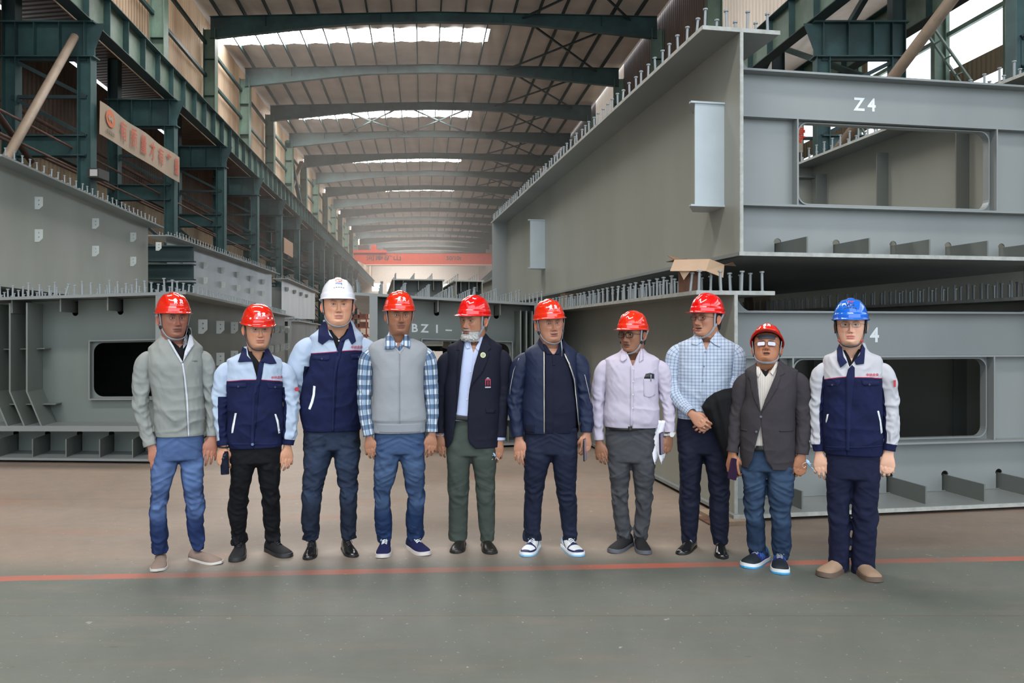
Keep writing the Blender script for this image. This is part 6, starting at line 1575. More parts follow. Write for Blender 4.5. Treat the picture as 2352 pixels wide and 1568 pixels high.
lf = Loft(ks, 0, wr=.0035, seed=5); J = Part()
lf.mesh(nr=120, nc=150, opening=m.opening([(762, 1066, 1118), (776, 1067, 1110), (790, 1065, 1104), (838, 1059, 1089), (902, 1053, 1077), (953, 1047, 1074), (1000, 1041, 1075), (1012, 1037, 1079), (1024, 1028, 1092)]), part=J)
m.sleeve([(1028, 822, 16), (1020, 835, 17), (1015, 880, 15), (1011, 930, 13), (1010, 970, 12, -.01), (1011, 994, 11.5, -.02)], -1, part=J, wr=.0035, seed=1); m.sleeve([(1152, 820, 19), (1156, 836, 21), (1156, 880, 19), (1153, 930, 17, -.01), (1150, 970, 15.5, -.02), (1148, 1003, 14.5, -.03)], 1, part=J, wr=.0035, seed=2)
j = J.build('blazer', bl, m.e); so = j.modifiers.new('solid', 'SOLIDIFY'); so.thickness = .004; so.offset = -1
m.patch('lapel', [(1066, 778), (1062, 772), (1052, 790), (1049, 803), (1056, 803), (1050, 830), (1049, 870), (1049, 950), (1054, 902), (1060, 838), (1066, 792)], lf, bl, j, .005, .004, .014)
m.patch('lapel', [(1110, 772), (1122, 782), (1128, 800), (1121, 805), (1124, 812), (1110, 850), (1080, 888), (1077, 898), (1089, 838), (1104, 790)], lf, bl, j, .005, .004, .014)
m.patch('pocket_flap', [(1114, 934), (1138, 936), (1137, 946), (1116, 944)], lf, bl, j, .003, .003, .02)
c = lf.front(np.array([m.x(1109)]), np.array([m.z(814)]), .009)[0]; b_ = MB().cyl(c, c+np.array([0, -.003, 0]), .0185, 24).build('round_badge', M('pale_gold_badge', srgb(214, 204, 150), .4), j); MB().cyl(c+np.array([0, -.003, 0]), c+np.array([0, -.0042, 0]), .012, 20).build('badge_centre', M('badge_green', srgb(150, 170, 150), .5), b_)
cr_r = M('crest_red_thread', srgb(176, 62, 84), .7); cr_w = M('crest_silver_thread', srgb(176, 176, 184), .6)
for q, mt in (([(1114, 868), (1126, 868), (1126, 871), (1114, 871)], cr_r), ([(1114, 871), (1116, 871), (1116, 884), (1114, 884)], cr_r), ([(1119, 872), (1121, 872), (1121, 884), (1119, 884)], cr_r), ([(1124, 871), (1126, 871), (1126, 884), (1124, 884)], cr_r), ([(1115, 867), (1120, 864), (1125, 867)], cr_w), ([(1113.5, 885), (1126.5, 885), (1126.5, 888), (1113.5, 888)], cr_w)):
    m.patch('crest', q, lf, mt, j, .004, .001, .02)
collar_pair(m, lp, [(1074, 772), (1077, 786), (1080, 798), (1072, 800), (1068, 790)], [(1105, 766), (1110, 772), (1108, 790), (1099, 806), (1092, 798), (1100, 784)], shm, shirt, .008)
for yy in (851, 913): m.button(1081-(yy-851)*.13, yy, lp, white_pl, shirt, .0045, .003)
m.sleeve([(1011, 988, 10.5), (1011, 999, 10.5)], -1, part=(c1 := Part()), wr=0, n=8); c1.build('shirt_cuff', shm, j); m.sleeve([(1148, 998, 13.2, -.03), (1148, 1009, 13, -.03)], 1, part=(c2 := Part()), wr=0, n=8); c2.build('shirt_cuff', shm, j)
m.hand(-1, 1011, 999, -.01, 'soft', turn=12, tilt=-3, scale=0.96); m.hand(1, 1147, 1009, -.035, 'soft', turn=17, tilt=6, scale=1.05)
face_mask(m.world(m.L(1134, 1042, -.09)), 'folded blue face mask dangling from the hand of the man in the navy blazer', .55)
tr = m.trousers([(952, 1048, 1140), (985, 1030, 1142), (1020, 1024, 1142), (1042, 1024, 1141)], [([(1020, 1026, 1080), (1048, 1026, 1081), (1075, 1027, 1079), (1096, 1028, 1078), (1130, 1029, 1077), (1165, 1030, 1075), (1200, 1030, 1074), (1236, 1031, 1073)], (1046, 1271, 1057)), ([(1020, 1084, 1141), (1048, 1082, 1141), (1075, 1087, 1139), (1096, 1090, 1137), (1130, 1093, 1137), (1165, 1096, 1137), (1200, 1099, 1137), (1240, 1103, 1136)], (1130, 1273, 1118))], cloth('green_grey_trousers', srgb(66, 74, 68), .85, .1), wr=.006, hemfold=.4, crease=True)
bl_ = m.patch('belt', [(1046, 948), (1076, 951), (1076, 963), (1044, 960)], lf, belt_m, m.e, -.006, .004, .02); m.patch('belt_buckle', [(1056, 950), (1068, 951), (1068, 963), (1056, 962)], lf, steel_bk, bl_, -.003, .003, .02) if False else None
m.shoes('loafer', (M('black_loafer_leather', (.014, .013, .012), .32), blks))
m.finish_body([k for k in ks if k[0] < m.z(790)], ztop=m.z(793)); m.helmet(hat_red2, text=None, tilt=3, buckle=())

# ---------------------------------------------------------------- 6: navy bomber jacket
m = Man(5.36, 1263, 'man in open navy bomber jacket over dark polo, with blue and white sneakers')
m.skin(eye=(1271.5, 743), nx=1262, yaw=17, pitch=1, roll=-4, hs=1.02, skin=srgb(160, 114, 92), skx=1.4, wide=1.02, jaw=1.05, nose=1.1, nosew=1.2, lip=srgb(150, 92, 84), hair=srgb(40, 38, 38), smile=1, open=.5, eyeo=.7, cheek=1.5, bag=1.3, neckw=1.12)
rows = [(992, 1204, 1328, .122, .12, 2.6), (970, 1200, 1332, .135, .125, 2.6), (930, 1198, 1334, .14, .125, 2.6), (880, 1200, 1334, .138, .125, 2.6), (850, 1200, 1336, .132, .12, 2.5), (828, 1194, 1338, .122, .115, 2.5), (812, 1197, 1332, .108, .106, 2.4), (800, 1212, 1318, .092, .096, 2.2), (790, 1228, 1304, .080, .086, 2.1), (780, 1236, 1296, .072, .076, 2.0), (770, 1240, 1292, .068, .072, 2.0)]
ks = m.keys(rows, (1206,1326,826)); bm_ = cloth('navy_bomber_nylon', srgb(29, 38, 64), .55, .15, .0006, 500); pn = cloth('dark_navy_polo_knit', srgb(22, 25, 44), .85, .1); rib = cloth('dark_navy_rib', srgb(24, 29, 50), .85, .1, .002, 420)
lp = Loft([(z, cx, cy, w-.020, a-.016, b-.020, n) for z, cx, cy, w, a, b, n in ks], 0, wr=.005, seed=9)
po = lp.mesh(nr=80, nc=100, z0=m.z(991), opening=m.opening([(770, 1246, 1288), (785, 1250, 1288), (800, 1260, 1282), (812, 1269, 1273), (813, 1271, 1271.2), (1000, 1271, 1271.2)])).build('polo_shirt', pn, m.e)
lf = Loft(ks, 0, wr=.006, seed=6); J = Part()
lf.mesh(nr=120, nc=150, z0=m.z(992), opening=m.opening([(770, 1238, 1296), (785, 1240, 1296), (805, 1249, 1296), (840, 1250, 1308), (880, 1250, 1319), (940, 1250, 1325), (992, 1250, 1331)]), part=J)
m.sleeve([(1206, 826, 19), (1196, 842, 22), (1189, 880, 21), (1184, 925, 19, -.01), (1186, 965, 17, -.03), (1190, 1003, 13.5, -.05)], -1, part=J, wr=.009, seed=1); m.sleeve([(1326, 826, 18), (1334, 842, 20), (1339, 885, 18), (1344, 930, 17, -.01), (1347, 965, 16, -.02), (1347, 992, 13.5, -.03)], 1, part=J, wr=.009, seed=2)
j = J.build('bomber_jacket', bm_, m.e); so = j.modifiers.new('solid', 'SOLIDIFY'); so.thickness = .004; so.offset = -1
m.patch('zip', [(1248.3, 806), (1251, 806), (1251.5, 990), (1249, 990)], lf, zipmetal, j, .003, .002, .02); m.patch('zip', [(1295, 812), (1297, 810), (1308, 832), (1320, 868), (1326, 930), (1332, 990), (1330, 990), (1324, 932), (1318, 870), (1306, 836)], lf, zipmetal, j, .003, .002, .02)
m.patch('ribbed_hem', [(1207, 968), (1228, 970), (1228, 990), (1206, 989)], lf, rib, j, .003, .003, .02)
m.patch('collar_rib', [(1238, 776), (1246, 786), (1252, 806), (1245, 802), (1236, 790)], lf, rib, j, .006, .004, .01); m.patch('collar_rib', [(1294, 776), (1298, 786), (1298, 808), (1292, 796)], lf, rib, j, .006, .004, .01)
collar_pair(m, lp, [(1248, 782), (1256, 796), (1268, 812), (1256, 812), (1248, 798)], [(1286, 780), (1290, 796), (1284, 812), (1274, 812), (1282, 796)], pn, po, .007)
pipe_m = M('silver_piping', srgb(186, 184, 176), .5)
for pts in ([(1192, 822, -.05), (1180, 850, -.075), (1172, 890, -.075), (1171, 905, -.06)], [(1343, 860, -.08), (1350, 890, -.085), (1358, 925, -.08)]):
    MB().tube([m.L(a, b, c) for a, b, c in pts], .0016, 6).build('piping', pipe_m, j, smooth=True)
m.patch('placket', [(1268, 812), (1275, 812), (1275, 838), (1269, 838)], lp, pn, po, .002, .002, .01)
m.hand(-1, 1192, 1006, -.05, 'relax', turn=12, tilt=-3, scale=1.05); m.hand(1, 1347, 995, -.03, 'grip', turn=27, tilt=0, scale=1.03)
phone('phone', m.world(m.L(1343.5, 1032, -.065)), (0, -4, 72), 'slim phone with a pale side held edge-on by the man in the bomber jacket', (phone_m, phone_l))
m.trousers([(980, 1205, 1326), (1010, 1203, 1327), (1038, 1203, 1327)], [([(1015, 1205, 1264), (1045, 1203, 1266), (1070, 1203, 1260), (1096, 1203, 1253), (1130, 1204, 1247), (1165, 1203, 1244), (1198, 1202, 1243), (1225, 1204, 1242), (1240, 1205, 1241)], (1205, 1278, 1228)), ([(1015, 1269, 1326), (1045, 1267, 1327), (1070, 1269, 1326), (1096, 1273, 1324), (1130, 1279, 1324), (1165, 1284, 1326), (1198, 1288, 1326), (1225, 1290, 1328), (1240, 1293, 1328)], (1333, 1278, 1302))], cloth('navy_suit_trousers', srgb(24, 31, 52), .75, .12), wr=.009, crease=True)
def sneak(t):
    tt, hh, xx = t.attr('tt'), t.attr('hh'), t.math('ABSOLUTE', t.attr('xx')); w = srgb(214, 218, 220); nv = srgb(30, 34, 78); sky = srgb(140, 190, 222)
    c = t.mix(t.math('GREATER_THAN', tt, .40), w, nv)                       # eyestay navy, side white
    side = t.math('GREATER_THAN', xx, t.math('ADD', .022, t.math('MULTIPLY', tt, .002)))
    c = t.mix(t.math('MULTIPLY', side, t.math('LESS_THAN', tt, .62)), nv, w); c = t.mix(t.math('MULTIPLY', t.math('GREATER_THAN', hh, .072), t.math('LESS_THAN', tt, .45)), c, nv)
    c = t.mix(t.math('LESS_THAN', tt, .16), c, sky)
    sw = t.math('LESS_THAN', t.math('ABSOLUTE', t.math('SUBTRACT', hh, t.math('ADD', .036, t.math('MULTIPLY', t.math('SUBTRACT', tt, .4), -.13)))), .006)
    c = t.mix(t.math('MULTIPLY', sw, t.math('MULTIPLY', side, t.math('LESS_THAN', tt, .6))), c, nv)
    toe = t.math('MULTIPLY', t.math('GREATER_THAN', tt, .68), t.math('MULTIPLY', t.math('LESS_THAN', tt, .90), t.math('GREATER_THAN', hh, .036))); return t.mix(toe, c, w)
m.shoes('sneaker', (attr_cloth('navy_white_blue_leather', sneak, .45, .0002, 300, 0, .5), M('white_rubber_sole', srgb(222, 226, 230), .5), lace_w, M('light_blue_tread', srgb(130, 190, 226), .5)))
m.finish_body([k for k in ks if k[0] < m.z(792)], ztop=m.z(800)); hat, on, xf = m.helmet(hat_org, gap=' ', tilt=1)
q = MB().tube([m.L(1289, 782, -.10), m.L(1291, 800, -.125), m.L(1290, 818, -.135)], .004, 6).build('loose_strap_end', strap_m, hat, smooth=True)

# ---------------------------------------------------------------- 7: pale pink shirt
m = Man(5.42, 1453, 'man in pale pink shirt, grey trousers and glasses, papers at his side')
m.skin(eye=(1438, 769), nx=1456, yaw=-32, pitch=-2, hs=.98, skin=srgb(122, 84, 64), skx=1.6, nose=1.2, nosew=1.2, lip=srgb(116, 70, 62), hair=srgb(46, 42, 40), moust=.3, eyeo=.8, open=.3)
rows = [(978, 1390, 1513, .126, .12, 2.6), (955, 1386, 1515, .145, .125, 2.6), (920, 1388, 1514, .148, .125, 2.6), (880, 1391, 1512, .140, .122, 2.6), (855, 1386, 1518, .130, .118, 2.5), (838, 1380, 1525, .118, .112, 2.5), (826, 1386, 1521, .104, .104, 2.4), (816, 1404, 1502, .088, .094, 2.2), (808, 1420, 1486, .078, .084, 2.1), (800, 1428, 1478, .070, .074, 2.0), (792, 1432, 1474, .066, .068, 2.0)]
ks = m.keys(rows, (1390,1514,842)); pk = cloth('pale_pink_cotton', srgb(188, 180, 196), .8, .04); lf = Loft(ks, 0, wr=.013, seed=7); S = Part()
lf.mesh(nr=120, nc=150, z0=m.z(978), opening=m.opening([(790, 1436, 1470), (802, 1436, 1470), (818, 1445, 1462), (836, 1452, 1455), (838, 1453, 1453.2), (990, 1451, 1451.2)]), part=S)
m.sleeve([(1390, 842, 17), (1384, 856, 19), (1377, 895, 18), (1373, 940, 16, -.01), (1374, 980, 13.5, -.02), (1376, 1010, 12, -.03)], -1, part=S, wr=.008, seed=1); m.sleeve([(1514, 842, 17), (1522, 856, 19), (1530, 895, 17), (1536, 935, 15, -.01), (1538, 965, 13.5, -.03), (1538, 993, 11.5, -.05)], 1, part=S, wr=.009, seed=2)
j = S.build('dress_shirt', pk, m.e); so = j.modifiers.new('solid', 'SOLIDIFY'); so.thickness = .002; so.offset = -1
m.patch('button_placket', [(1449, 838), (1457, 838), (1455, 900), (1453, 974), (1447, 974), (1448, 900)], lf, pk, j, .0025, .002, .02)
m.patch('chest_pocket', [(1478, 867), (1503, 867), (1504, 905), (1491, 910), (1478, 905)], lf, pk, j, .003, .002, .02)
pp_ = m.patch('spectacle_case', [(1479, 866), (1483, 856), (1493, 854), (1502, 857), (1502, 867)], lf, M('black_case', (.02, .024, .03), .4), j, .006, .006, .02); m.patch('pen', [(1494, 858), (1496, 858), (1495, 873), (1493.5, 873)], lf, steel_bk, j, .010, .003, .02)
collar_pair(m, lf, [(1428, 804), (1434, 806), (1440, 822), (1430, 829), (1425, 826)], [(1472, 798), (1477, 806), (1477, 824), (1468, 830), (1470, 812)], pk, j, .010)
for yy in (845, 873, 902, 932): m.button(1455-(yy-845)*.02, yy, lf, white_pl, j, .0045, .005)
blt = m.patch('belt', [(1390, 973), (1442, 974), (1480, 968), (1512, 960), (1513, 970), (1482, 980), (1442, 985), (1391, 984)], lf, belt_m, m.e, -.002, .004, .02)
m.patch('belt_buckle', [(1443, 974), (1452, 973.5), (1452, 984), (1443, 985)], lf, M('dark_buckle', (.08, .08, .08), .3, .8), blt, .003, .003, .02)
m.hand(-1, 1376, 1013, -.03, 'soft', turn=12, tilt=-6, scale=1.00); m.hand(1, 1537, 999, -.042, 'grip', turn=27, tilt=8, scale=0.98)
c = m.L(1538, 996, -.06); mb = MB(); 
for k in range(14): a = 2*math.pi*k/14; q = c+np.array([.033*math.cos(a), .029*math.sin(a), .006*math.cos(a)]); mb.box(q[0]-.006, q[0]+.006, q[1]-.004, q[1]+.004, q[2]-.007, q[2]+.007)
wt = mb.build('wristwatch', steel_bk, m.e); MB().cyl(c+np.array([.012, -.030, 0]), c+np.array([.014, -.038, 0]), .017, 20).build('watch_face', M('watch_dial', (.6, .6, .6), .3), wt)
pe = empty('paper_sheets', tuple(m.world(m.L(1505, 1010, -.07))), 0, label='loose white papers held at the side of the man in the pink shirt', cat='papers')
for k, (dx, sw) in enumerate(((-.010, 0), (.0, .012), (.012, .026))):
    vs = []; n = 16
    for i in range(n):
        t = i/(n-1); z = .135-.30*t; x0 = -.012+.02*math.sin(t*5+k)-.022*t*(t < .6)+sw; x1 = x0+.050+.028*math.sin(t*3.0)-.04*(t**3)
        vs += [(x0+dx, -.004*k+.012*math.sin(t*4), z), (x1+dx, .03-.004*k+.01*math.sin(t*6), z-.012*math.sin(t*9+k))]
    o = mesh_obj('sheet', vs, [(2*i, 2*i+1, 2*i+3, 2*i+2) for i in range(n-1)], paper_m, pe, True); o.modifiers.new('s', 'SOLIDIFY').thickness = .0012
phone('phone', m.world(m.L(1519.5, 1018, -.085)), (0, -4, 60), 'dark phone held with papers by the man in the pink shirt', (M('navy_phone_case', srgb(24, 26, 56), .4), phone_l), (.07, .148, .010))
m.trousers([(966, 1391, 1512), (1000, 1390, 1510), (1055, 1396, 1507)], [([(1035, 1395, 1449), (1062, 1397, 1450), (1089, 1398, 1448), (1121, 1403, 1445), (1150, 1405, 1445), (1186, 1409, 1446), (1215, 1414, 1449), (1236, 1418, 1451)], (1404, 1270, 1441)), ([(1035, 1452, 1507), (1062, 1451, 1506), (1089, 1452, 1505), (1121, 1456, 1500), (1150, 1458, 1498), (1186, 1458, 1495), (1215, 1455, 1492), (1236, 1454, 1489)], (1483, 1274, 1470))], cloth('grey_trousers_cloth', srgb(70, 71, 75), .85, .15))
m.shoes('sneaker', (cloth('black_slip_on_knit', (.016, .016, .018), .8), M('grey_rubber_sole', srgb(84, 86, 92), .6)))
m.finish_body([k for k in ks if k[0] < m.z(812)], ztop=m.z(826)); m.helmet(hat_org, text=None, tilt=3)
build_glasses(m.p, m.e, M('black_spectacle_frame', (.015, .012, .012), .3), w=.050, h=.036, rim=.0022)

# ---------------------------------------------------------------- 8: checked shirt, clasped hands, black coat over the arm
m = Man(5.37, 1622, 'man in pale blue checked shirt with clasped hands and a coat over his arm')
m.skin(eye=(1604, 729.5), nx=1628, yaw=-38, pitch=2, hs=1.03, skin=srgb(152, 108, 86), skx=1.45, nose=1.25, nosew=1.15, lip=srgb(146, 92, 82), hair=srgb(28, 26, 26), open=.8, smile=.6, cheek=1.3)
rows = [(958, 1557, 1672, .125, .12, 2.6), (930, 1553, 1676, .142, .125, 2.6), (890, 1552, 1680, .145, .125, 2.6), (850, 1550, 1684, .138, .122, 2.6), (820, 1546, 1692, .128, .118, 2.5), (802, 1546, 1696, .116, .112, 2.5), (790, 1554, 1690, .102, .104, 2.4), (780, 1576, 1674, .088, .094, 2.2), (772, 1592, 1660, .078, .084, 2.1), (762, 1600, 1652, .070, .074, 2.0), (754, 1604, 1648, .066, .068, 2.0)]
ks = m.keys(rows, (1558,1688,806)); lf = Loft(ks, 0, wr=.011, seed=8); S = Part()
lf.mesh(nr=120, nc=150, opening=m.opening([(752, 1608, 1645), (765, 1606, 1642), (782, 1614, 1632), (800, 1620, 1623), (802, 1621, 1621.2), (960, 1612, 1612.2)]), part=S, attr=torso_plaid(lf))
m.sleeve([(1558, 806, 18), (1549, 822, 21), (1546, 862, 21), (1550, 898, 20, -.03), (1566, 926, 17, -.09), (1588, 948, 12.5, -.17)], -1, part=S, attr=plaid_attr(1.2), wr=.007, seed=1); m.sleeve([(1688, 806, 18), (1694, 822, 20), (1693, 858, 19), (1686, 892, 18, -.03), (1664, 925, 16, -.09), (1636, 950, 12.5, -.15)], 1, part=S, attr=plaid_attr(1.2), wr=.007, seed=2)
j = S.build('checked_shirt', tatter, m.e); so = j.modifiers.new('solid', 'SOLIDIFY'); so.thickness = .002; so.offset = -1
o = m.patch('button_placket', [(1617, 802), (1625, 802), (1621, 860), (1616, 930), (1608, 930), (1613, 860)], lf, tatter, j, .0025, .002, .02); patt(o)
collar_flap(m, [(1600, 764), (1608, 766), (1613, 782), (1602, 792), (1588, 789), (1595, 776)], lf, tatter, j, .010); collar_flap(m, [(1646, 760), (1651, 768), (1654, 796), (1640, 790), (1630, 781), (1640, 770)], lf, tatter, j, .010)
for yy in (807, 839, 871): m.button(1620-(yy-807)*.09, yy, lf, M('grey_blue_button', srgb(110, 112, 130), .4), j, .005, .006)
m.hand(-1, 1588, 950, -.175, 'grip', turn=0, tilt=-50, fwd=34, scale=1.03); m.hand(1, 1634, 960, -.165, 'fist', turn=0, tilt=46, fwd=30, scale=0.98)
m.trousers([(945, 1558, 1671), (985, 1553, 1670), (1035, 1556, 1674)], [([(1015, 1557, 1612), (1045, 1558, 1614), (1068, 1559, 1613), (1089, 1560, 1611), (1120, 1560, 1609), (1154, 1560, 1607), (1195, 1562, 1605), (1225, 1564, 1601), (1247, 1566, 1595)], (1560, 1274, 1588)), ([(1015, 1616, 1672), (1045, 1616, 1674), (1068, 1620, 1676), (1089, 1624, 1676), (1120, 1627, 1676), (1154, 1628, 1676), (1195, 1630, 1675), (1225, 1632, 1674), (1247, 1636, 1672)], (1660, 1284, 1656))], cloth('dark_navy_suit_cloth', srgb(22, 26, 46), .75, .12), wr=.009, crease=True)
so_ = m.shoes('oxford', (blk, blks))
for o_, xf_, tp_ in so_:
    mb = MB(); mb.tube([tp_(-.03, .42, .003), tp_(-.012, .42, .004), tp_(.012, .42, .004), tp_(.03, .42, .003)], .005, 8); mb.v = [tuple(v) for v in xf_(mb.v)]; mb.build('shoe_buckle', steel_bk, o_, smooth=True)
m.finish_body([k for k in ks if k[0] < m.z(776)], ztop=m.z(786)); m.helmet(hat_red2, text=None, tilt=1, buckle=())
MB().add([tuple(v) for v in headP(m.p, [(-.083, -.030, -.066), (-.079, -.045, -.075), (-.079, -.040, -.088), (-.083, -.025, -.079), (-.076, -.030, -.066), (-.072, -.045, -.075), (-.072, -.040, -.088), (-.076, -.025, -.079)])], [(0,1,2,3),(4,5,6,7),(0,1,5,4),(1,2,6,5),(2,3,7,6),(3,0,4,7)]).build('strap_clip', red_pl, m.e)
build_glasses(m.p, m.e, M('brown_spectacle_frame', srgb(60, 40, 34), .3), w=.050, h=.030, rim=.0012)
def pillow(m, name, outline, dy, thick, mat, label, cat, folds=.012):
    pts = np.array([m.L(a, b, dy) for a, b in outline]); c = pts.mean(0); e = empty(name, tuple(m.world(c)), m.rz, label=label, cat=cat); ol = [(p[0]-c[0], p[2]-c[2]) for p in pts]
    A = np.array(ol); Bq = np.roll(A, -1, 0)
    def surf(sgn):
        def f(x, z, off):
            q = np.stack([x, z], -1)[:, None]; ab = Bq-A; t = np.clip(((q-A)*ab).sum(-1)/(ab**2).sum(-1), 0, 1); d = np.linalg.norm(q-(A+t[..., None]*ab), axis=-1).min(1)
            y = sgn*thick*np.sqrt(np.clip(d/.05, 0, 1))-(sgn < 0)*folds*ridged(x*26+z*6, z*5+x*3, 3)*np.clip(d/.02, 0, 1); return np.stack([x, y, z], -1)
        return f
    o1 = patch_mesh('coat_front', ol, surf(-1), mat, e, 0, 0, .012); o2 = patch_mesh('coat_back', ol, surf(1), mat, e, 0, 0, .02); return e
pillow(m, 'coat', [(1611, 934), (1622, 916), (1640, 902), (1660, 894), (1688, 889), (1700, 905), (1703, 950), (1701, 1010), (1694, 1052), (1680, 1060), (1664, 1052), (1652, 1022), (1640, 990), (1624, 962)], -.17, .075, black_cloth, 'black coat draped over the forearm of the man in the checked shirt', 'coat')

# ---------------------------------------------------------------- 9: charcoal blazer, head tilted back
m = Man(5.05, 1766, 'short man in a buttoned charcoal blazer and blue jeans with his head tilted back')
m.skin(eye=(1760.5, 789), nx=1762, yaw=-2, pitch=25, hs=.96, hy=.03, ny=.03, skin=srgb(136, 92, 68), skx=1.5, wide=1.02, jaw=1.15, nose=1.0, nosew=1.2, lip=srgb(124, 78, 68), hair=srgb(40, 36, 36), open=1.2, hairline=.09, eyeo=.6, neckw=1.12, browt=.7, browc=srgb(60, 44, 38), mouth=.85)
rows = [(1068, 1702, 1826, .125, .13, 2.6), (1030, 1699, 1828, .135, .13, 2.6), (990, 1698, 1828, .14, .13, 2.6), (945, 1699, 1827, .142, .13, 2.6), (905, 1696, 1832, .138, .126, 2.6), (880, 1692, 1842, .128, .12, 2.5), (862, 1694, 1848, .114, .112, 2.5), (850, 1706, 1838, .100, .104, 2.3), (842, 1722, 1820, .088, .096, 2.2), (834, 1734, 1802, .078, .086, 2.1), (824, 1738, 1790, .072, .078, 2.0)]
ks = m.keys(rows, (1712,1832,874)); ch = cloth('charcoal_blazer_cloth', srgb(58, 54, 58), .8, .12, .0012, 420)
lp = Loft([(z, cx, cy, w-.020, a-.018, b-.020, n) for z, cx, cy, w, a, b, n in ks], 0, wr=.003)
st_ = lp.mesh(nr=80, nc=90, z0=m.z(1030), opening=m.opening([(822, 1740, 1784), (836, 1741, 1780), (850, 1748, 1770), (862, 1757, 1760), (863, 1758, 1758.2), (1040, 1744, 1744.2)]), attr=torso_plaid(lp)); shirt = st_.build('striped_shirt', striped, m.e)
m.patch('undershirt', [(1748, 846), (1759, 850), (1768, 846), (1762, 858), (1759, 868), (1755, 860)], lp, black_cloth, shirt, -.004, .002, .008)
collar_flap(m, [(1736, 838), (1741, 842), (1747, 853), (1742, 864), (1737, 860)], lp, striped, shirt, .012); collar_flap(m, [(1784, 828), (1786, 838), (1775, 860), (1768, 852), (1776, 842)], lp, striped, shirt, .012)
lf = Loft(ks, 0, wr=.005, seed=9); J = Part()
lf.mesh(nr=130, nc=150, opening=m.opening([(822, 1734, 1790), (836, 1736, 1789), (860, 1738, 1781), (900, 1742, 1764), (938, 1747, 1749), (941, 1747.8, 1748.2), (953, 1747.8, 1748.2), (973, 1747, 1748.5), (1000, 1740, 1751), (1030, 1733, 1755), (1052, 1728, 1761), (1068, 1719, 1774)]), part=J)
m.sleeve([(1712, 874, 19), (1703, 888, 20), (1697, 925, 18), (1691, 965, 17, -.01), (1686, 1005, 16, -.03), (1682, 1038, 14.5, -.05)], -1, part=J, wr=.006, seed=1); m.sleeve([(1832, 872, 20), (1841, 888, 22), (1843, 925, 21), (1845, 970, 19, -.01), (1843, 1010, 17.5, -.03), (1841, 1042, 16.5, -.04)], 1, part=J, wr=.006, seed=2)
j = J.build('blazer', ch, m.e); so = j.modifiers.new('solid', 'SOLIDIFY'); so.thickness = .004; so.offset = -1
m.patch('lapel', [(1736, 842), (1724, 850), (1718, 866), (1722, 869), (1724, 886), (1733, 915), (1747, 941), (1744, 915), (1739, 880), (1738, 862)], lf, ch, j, .006, .004, .014); m.patch('lapel', [(1788, 830), (1800, 846), (1802, 856), (1790, 861), (1793, 865), (1785, 888), (1768, 915), (1749, 941), (1757, 915), (1772, 880), (1781, 858)], lf, ch, j, .006, .004, .014)
m.button(1748, 952, lf, M('dark_metal_button', (.12, .12, .13), .3, .6), j, .008, .004); m.button(1738, 986, lf, M('dark_metal_button', (.1, .1, .1), .3), j, .007, .004)
m.patch('pocket_welt', [(1790, 982), (1822, 982), (1822, 986), (1790, 985)], lf, ch, j, .004, .003, .02); m.patch('pocket_welt', [(1701, 981), (1716, 982), (1716, 985), (1701, 984)], lf, ch, j, .004, .003, .02)
m.hand(-1, 1682, 1041, -.05, 'grip', turn=17, tilt=0, scale=1.07); m.hand(1, 1840, 1044, -.045, 'fist', turn=12, tilt=4, scale=1.08)
phone('phone', m.world(m.L(1685, 1077, -.09)), (0, 16, 35), 'purple-cased phone in the hand of the man in the charcoal blazer', (M('dark_purple_case', srgb(48, 26, 52), .4), M('dark_purple_case', srgb(48, 26, 52), .4)), (.075, .135, .012))
o = pillow(m, 'wallet', [(1690, 1066), (1702, 1050), (1706, 1056), (1705, 1086), (1694, 1092), (1688, 1088)], -.05, .012, black_pl, 'black wallet held behind the purple phone by the man in the charcoal blazer', 'wallet', .0)
face_mask(m.world(m.L(1853, 1058, -.09)), 'pale blue face mask hanging from the hand of the man in the charcoal blazer', .85)
m.trousers([(1010, 1703, 1824), (1045, 1701, 1826), (1073, 1701, 1826)], [([(1050, 1702, 1757), (1080, 1702, 1759), (1110, 1705, 1759), (1135, 1708, 1758), (1165, 1710, 1757), (1186, 1712, 1757), (1225, 1714, 1758), (1255, 1716, 1762), (1272, 1720, 1761)], (1712, 1304, 1752)), ([(1050, 1761, 1825), (1080, 1761, 1826), (1110, 1762, 1825), (1135, 1764, 1824), (1165, 1768, 1820), (1186, 1770, 1818), (1225, 1771, 1817), (1258, 1770, 1819), (1281, 1777, 1813)], (1794, 1319, 1792, .27))], denim('slate_blue_denim', srgb(36, 52, 76), srgb(60, 80, 106), .8))
blt = m.patch('belt', [(1738, 1017), (1753, 1017), (1756, 1029), (1732, 1029)], lf, belt_m, m.e, -.004, .004, .02)
def hiker(t):
    tt, hh, xx = t.attr('tt'), t.attr('hh'), t.attr('xx'); c = t.mix(t.math('GREATER_THAN', tt, .62), srgb(40, 44, 120), srgb(34, 40, 46)); c = t.mix(t.math('LESS_THAN', tt, .12), c, srgb(110, 170, 130))
    z = t.math('LESS_THAN', t.math('FRACT', t.math('ADD', t.math('MULTIPLY', tt, 16), t.math('MULTIPLY', hh, 60))), .22); return t.mix(t.math('MULTIPLY', z, t.math('MULTIPLY', t.math('LESS_THAN', tt, .55), t.math('GREATER_THAN', hh, .04))), c, srgb(70, 150, 190))
m.shoes('boot', (attr_cloth('blue_black_trainer', hiker, .6), M('white_midsole', srgb(216, 220, 220), .5), M('grey_laces', srgb(150, 152, 150), .7), M('bright_blue_tread', srgb(60, 160, 214), .5)))
m.finish_body([k for k in ks if k[0] < m.z(840)], ztop=m.z(849)); m.helmet(hat_red, text='贵宾', tilt=13, hz=.050, buckle=(1, -1))
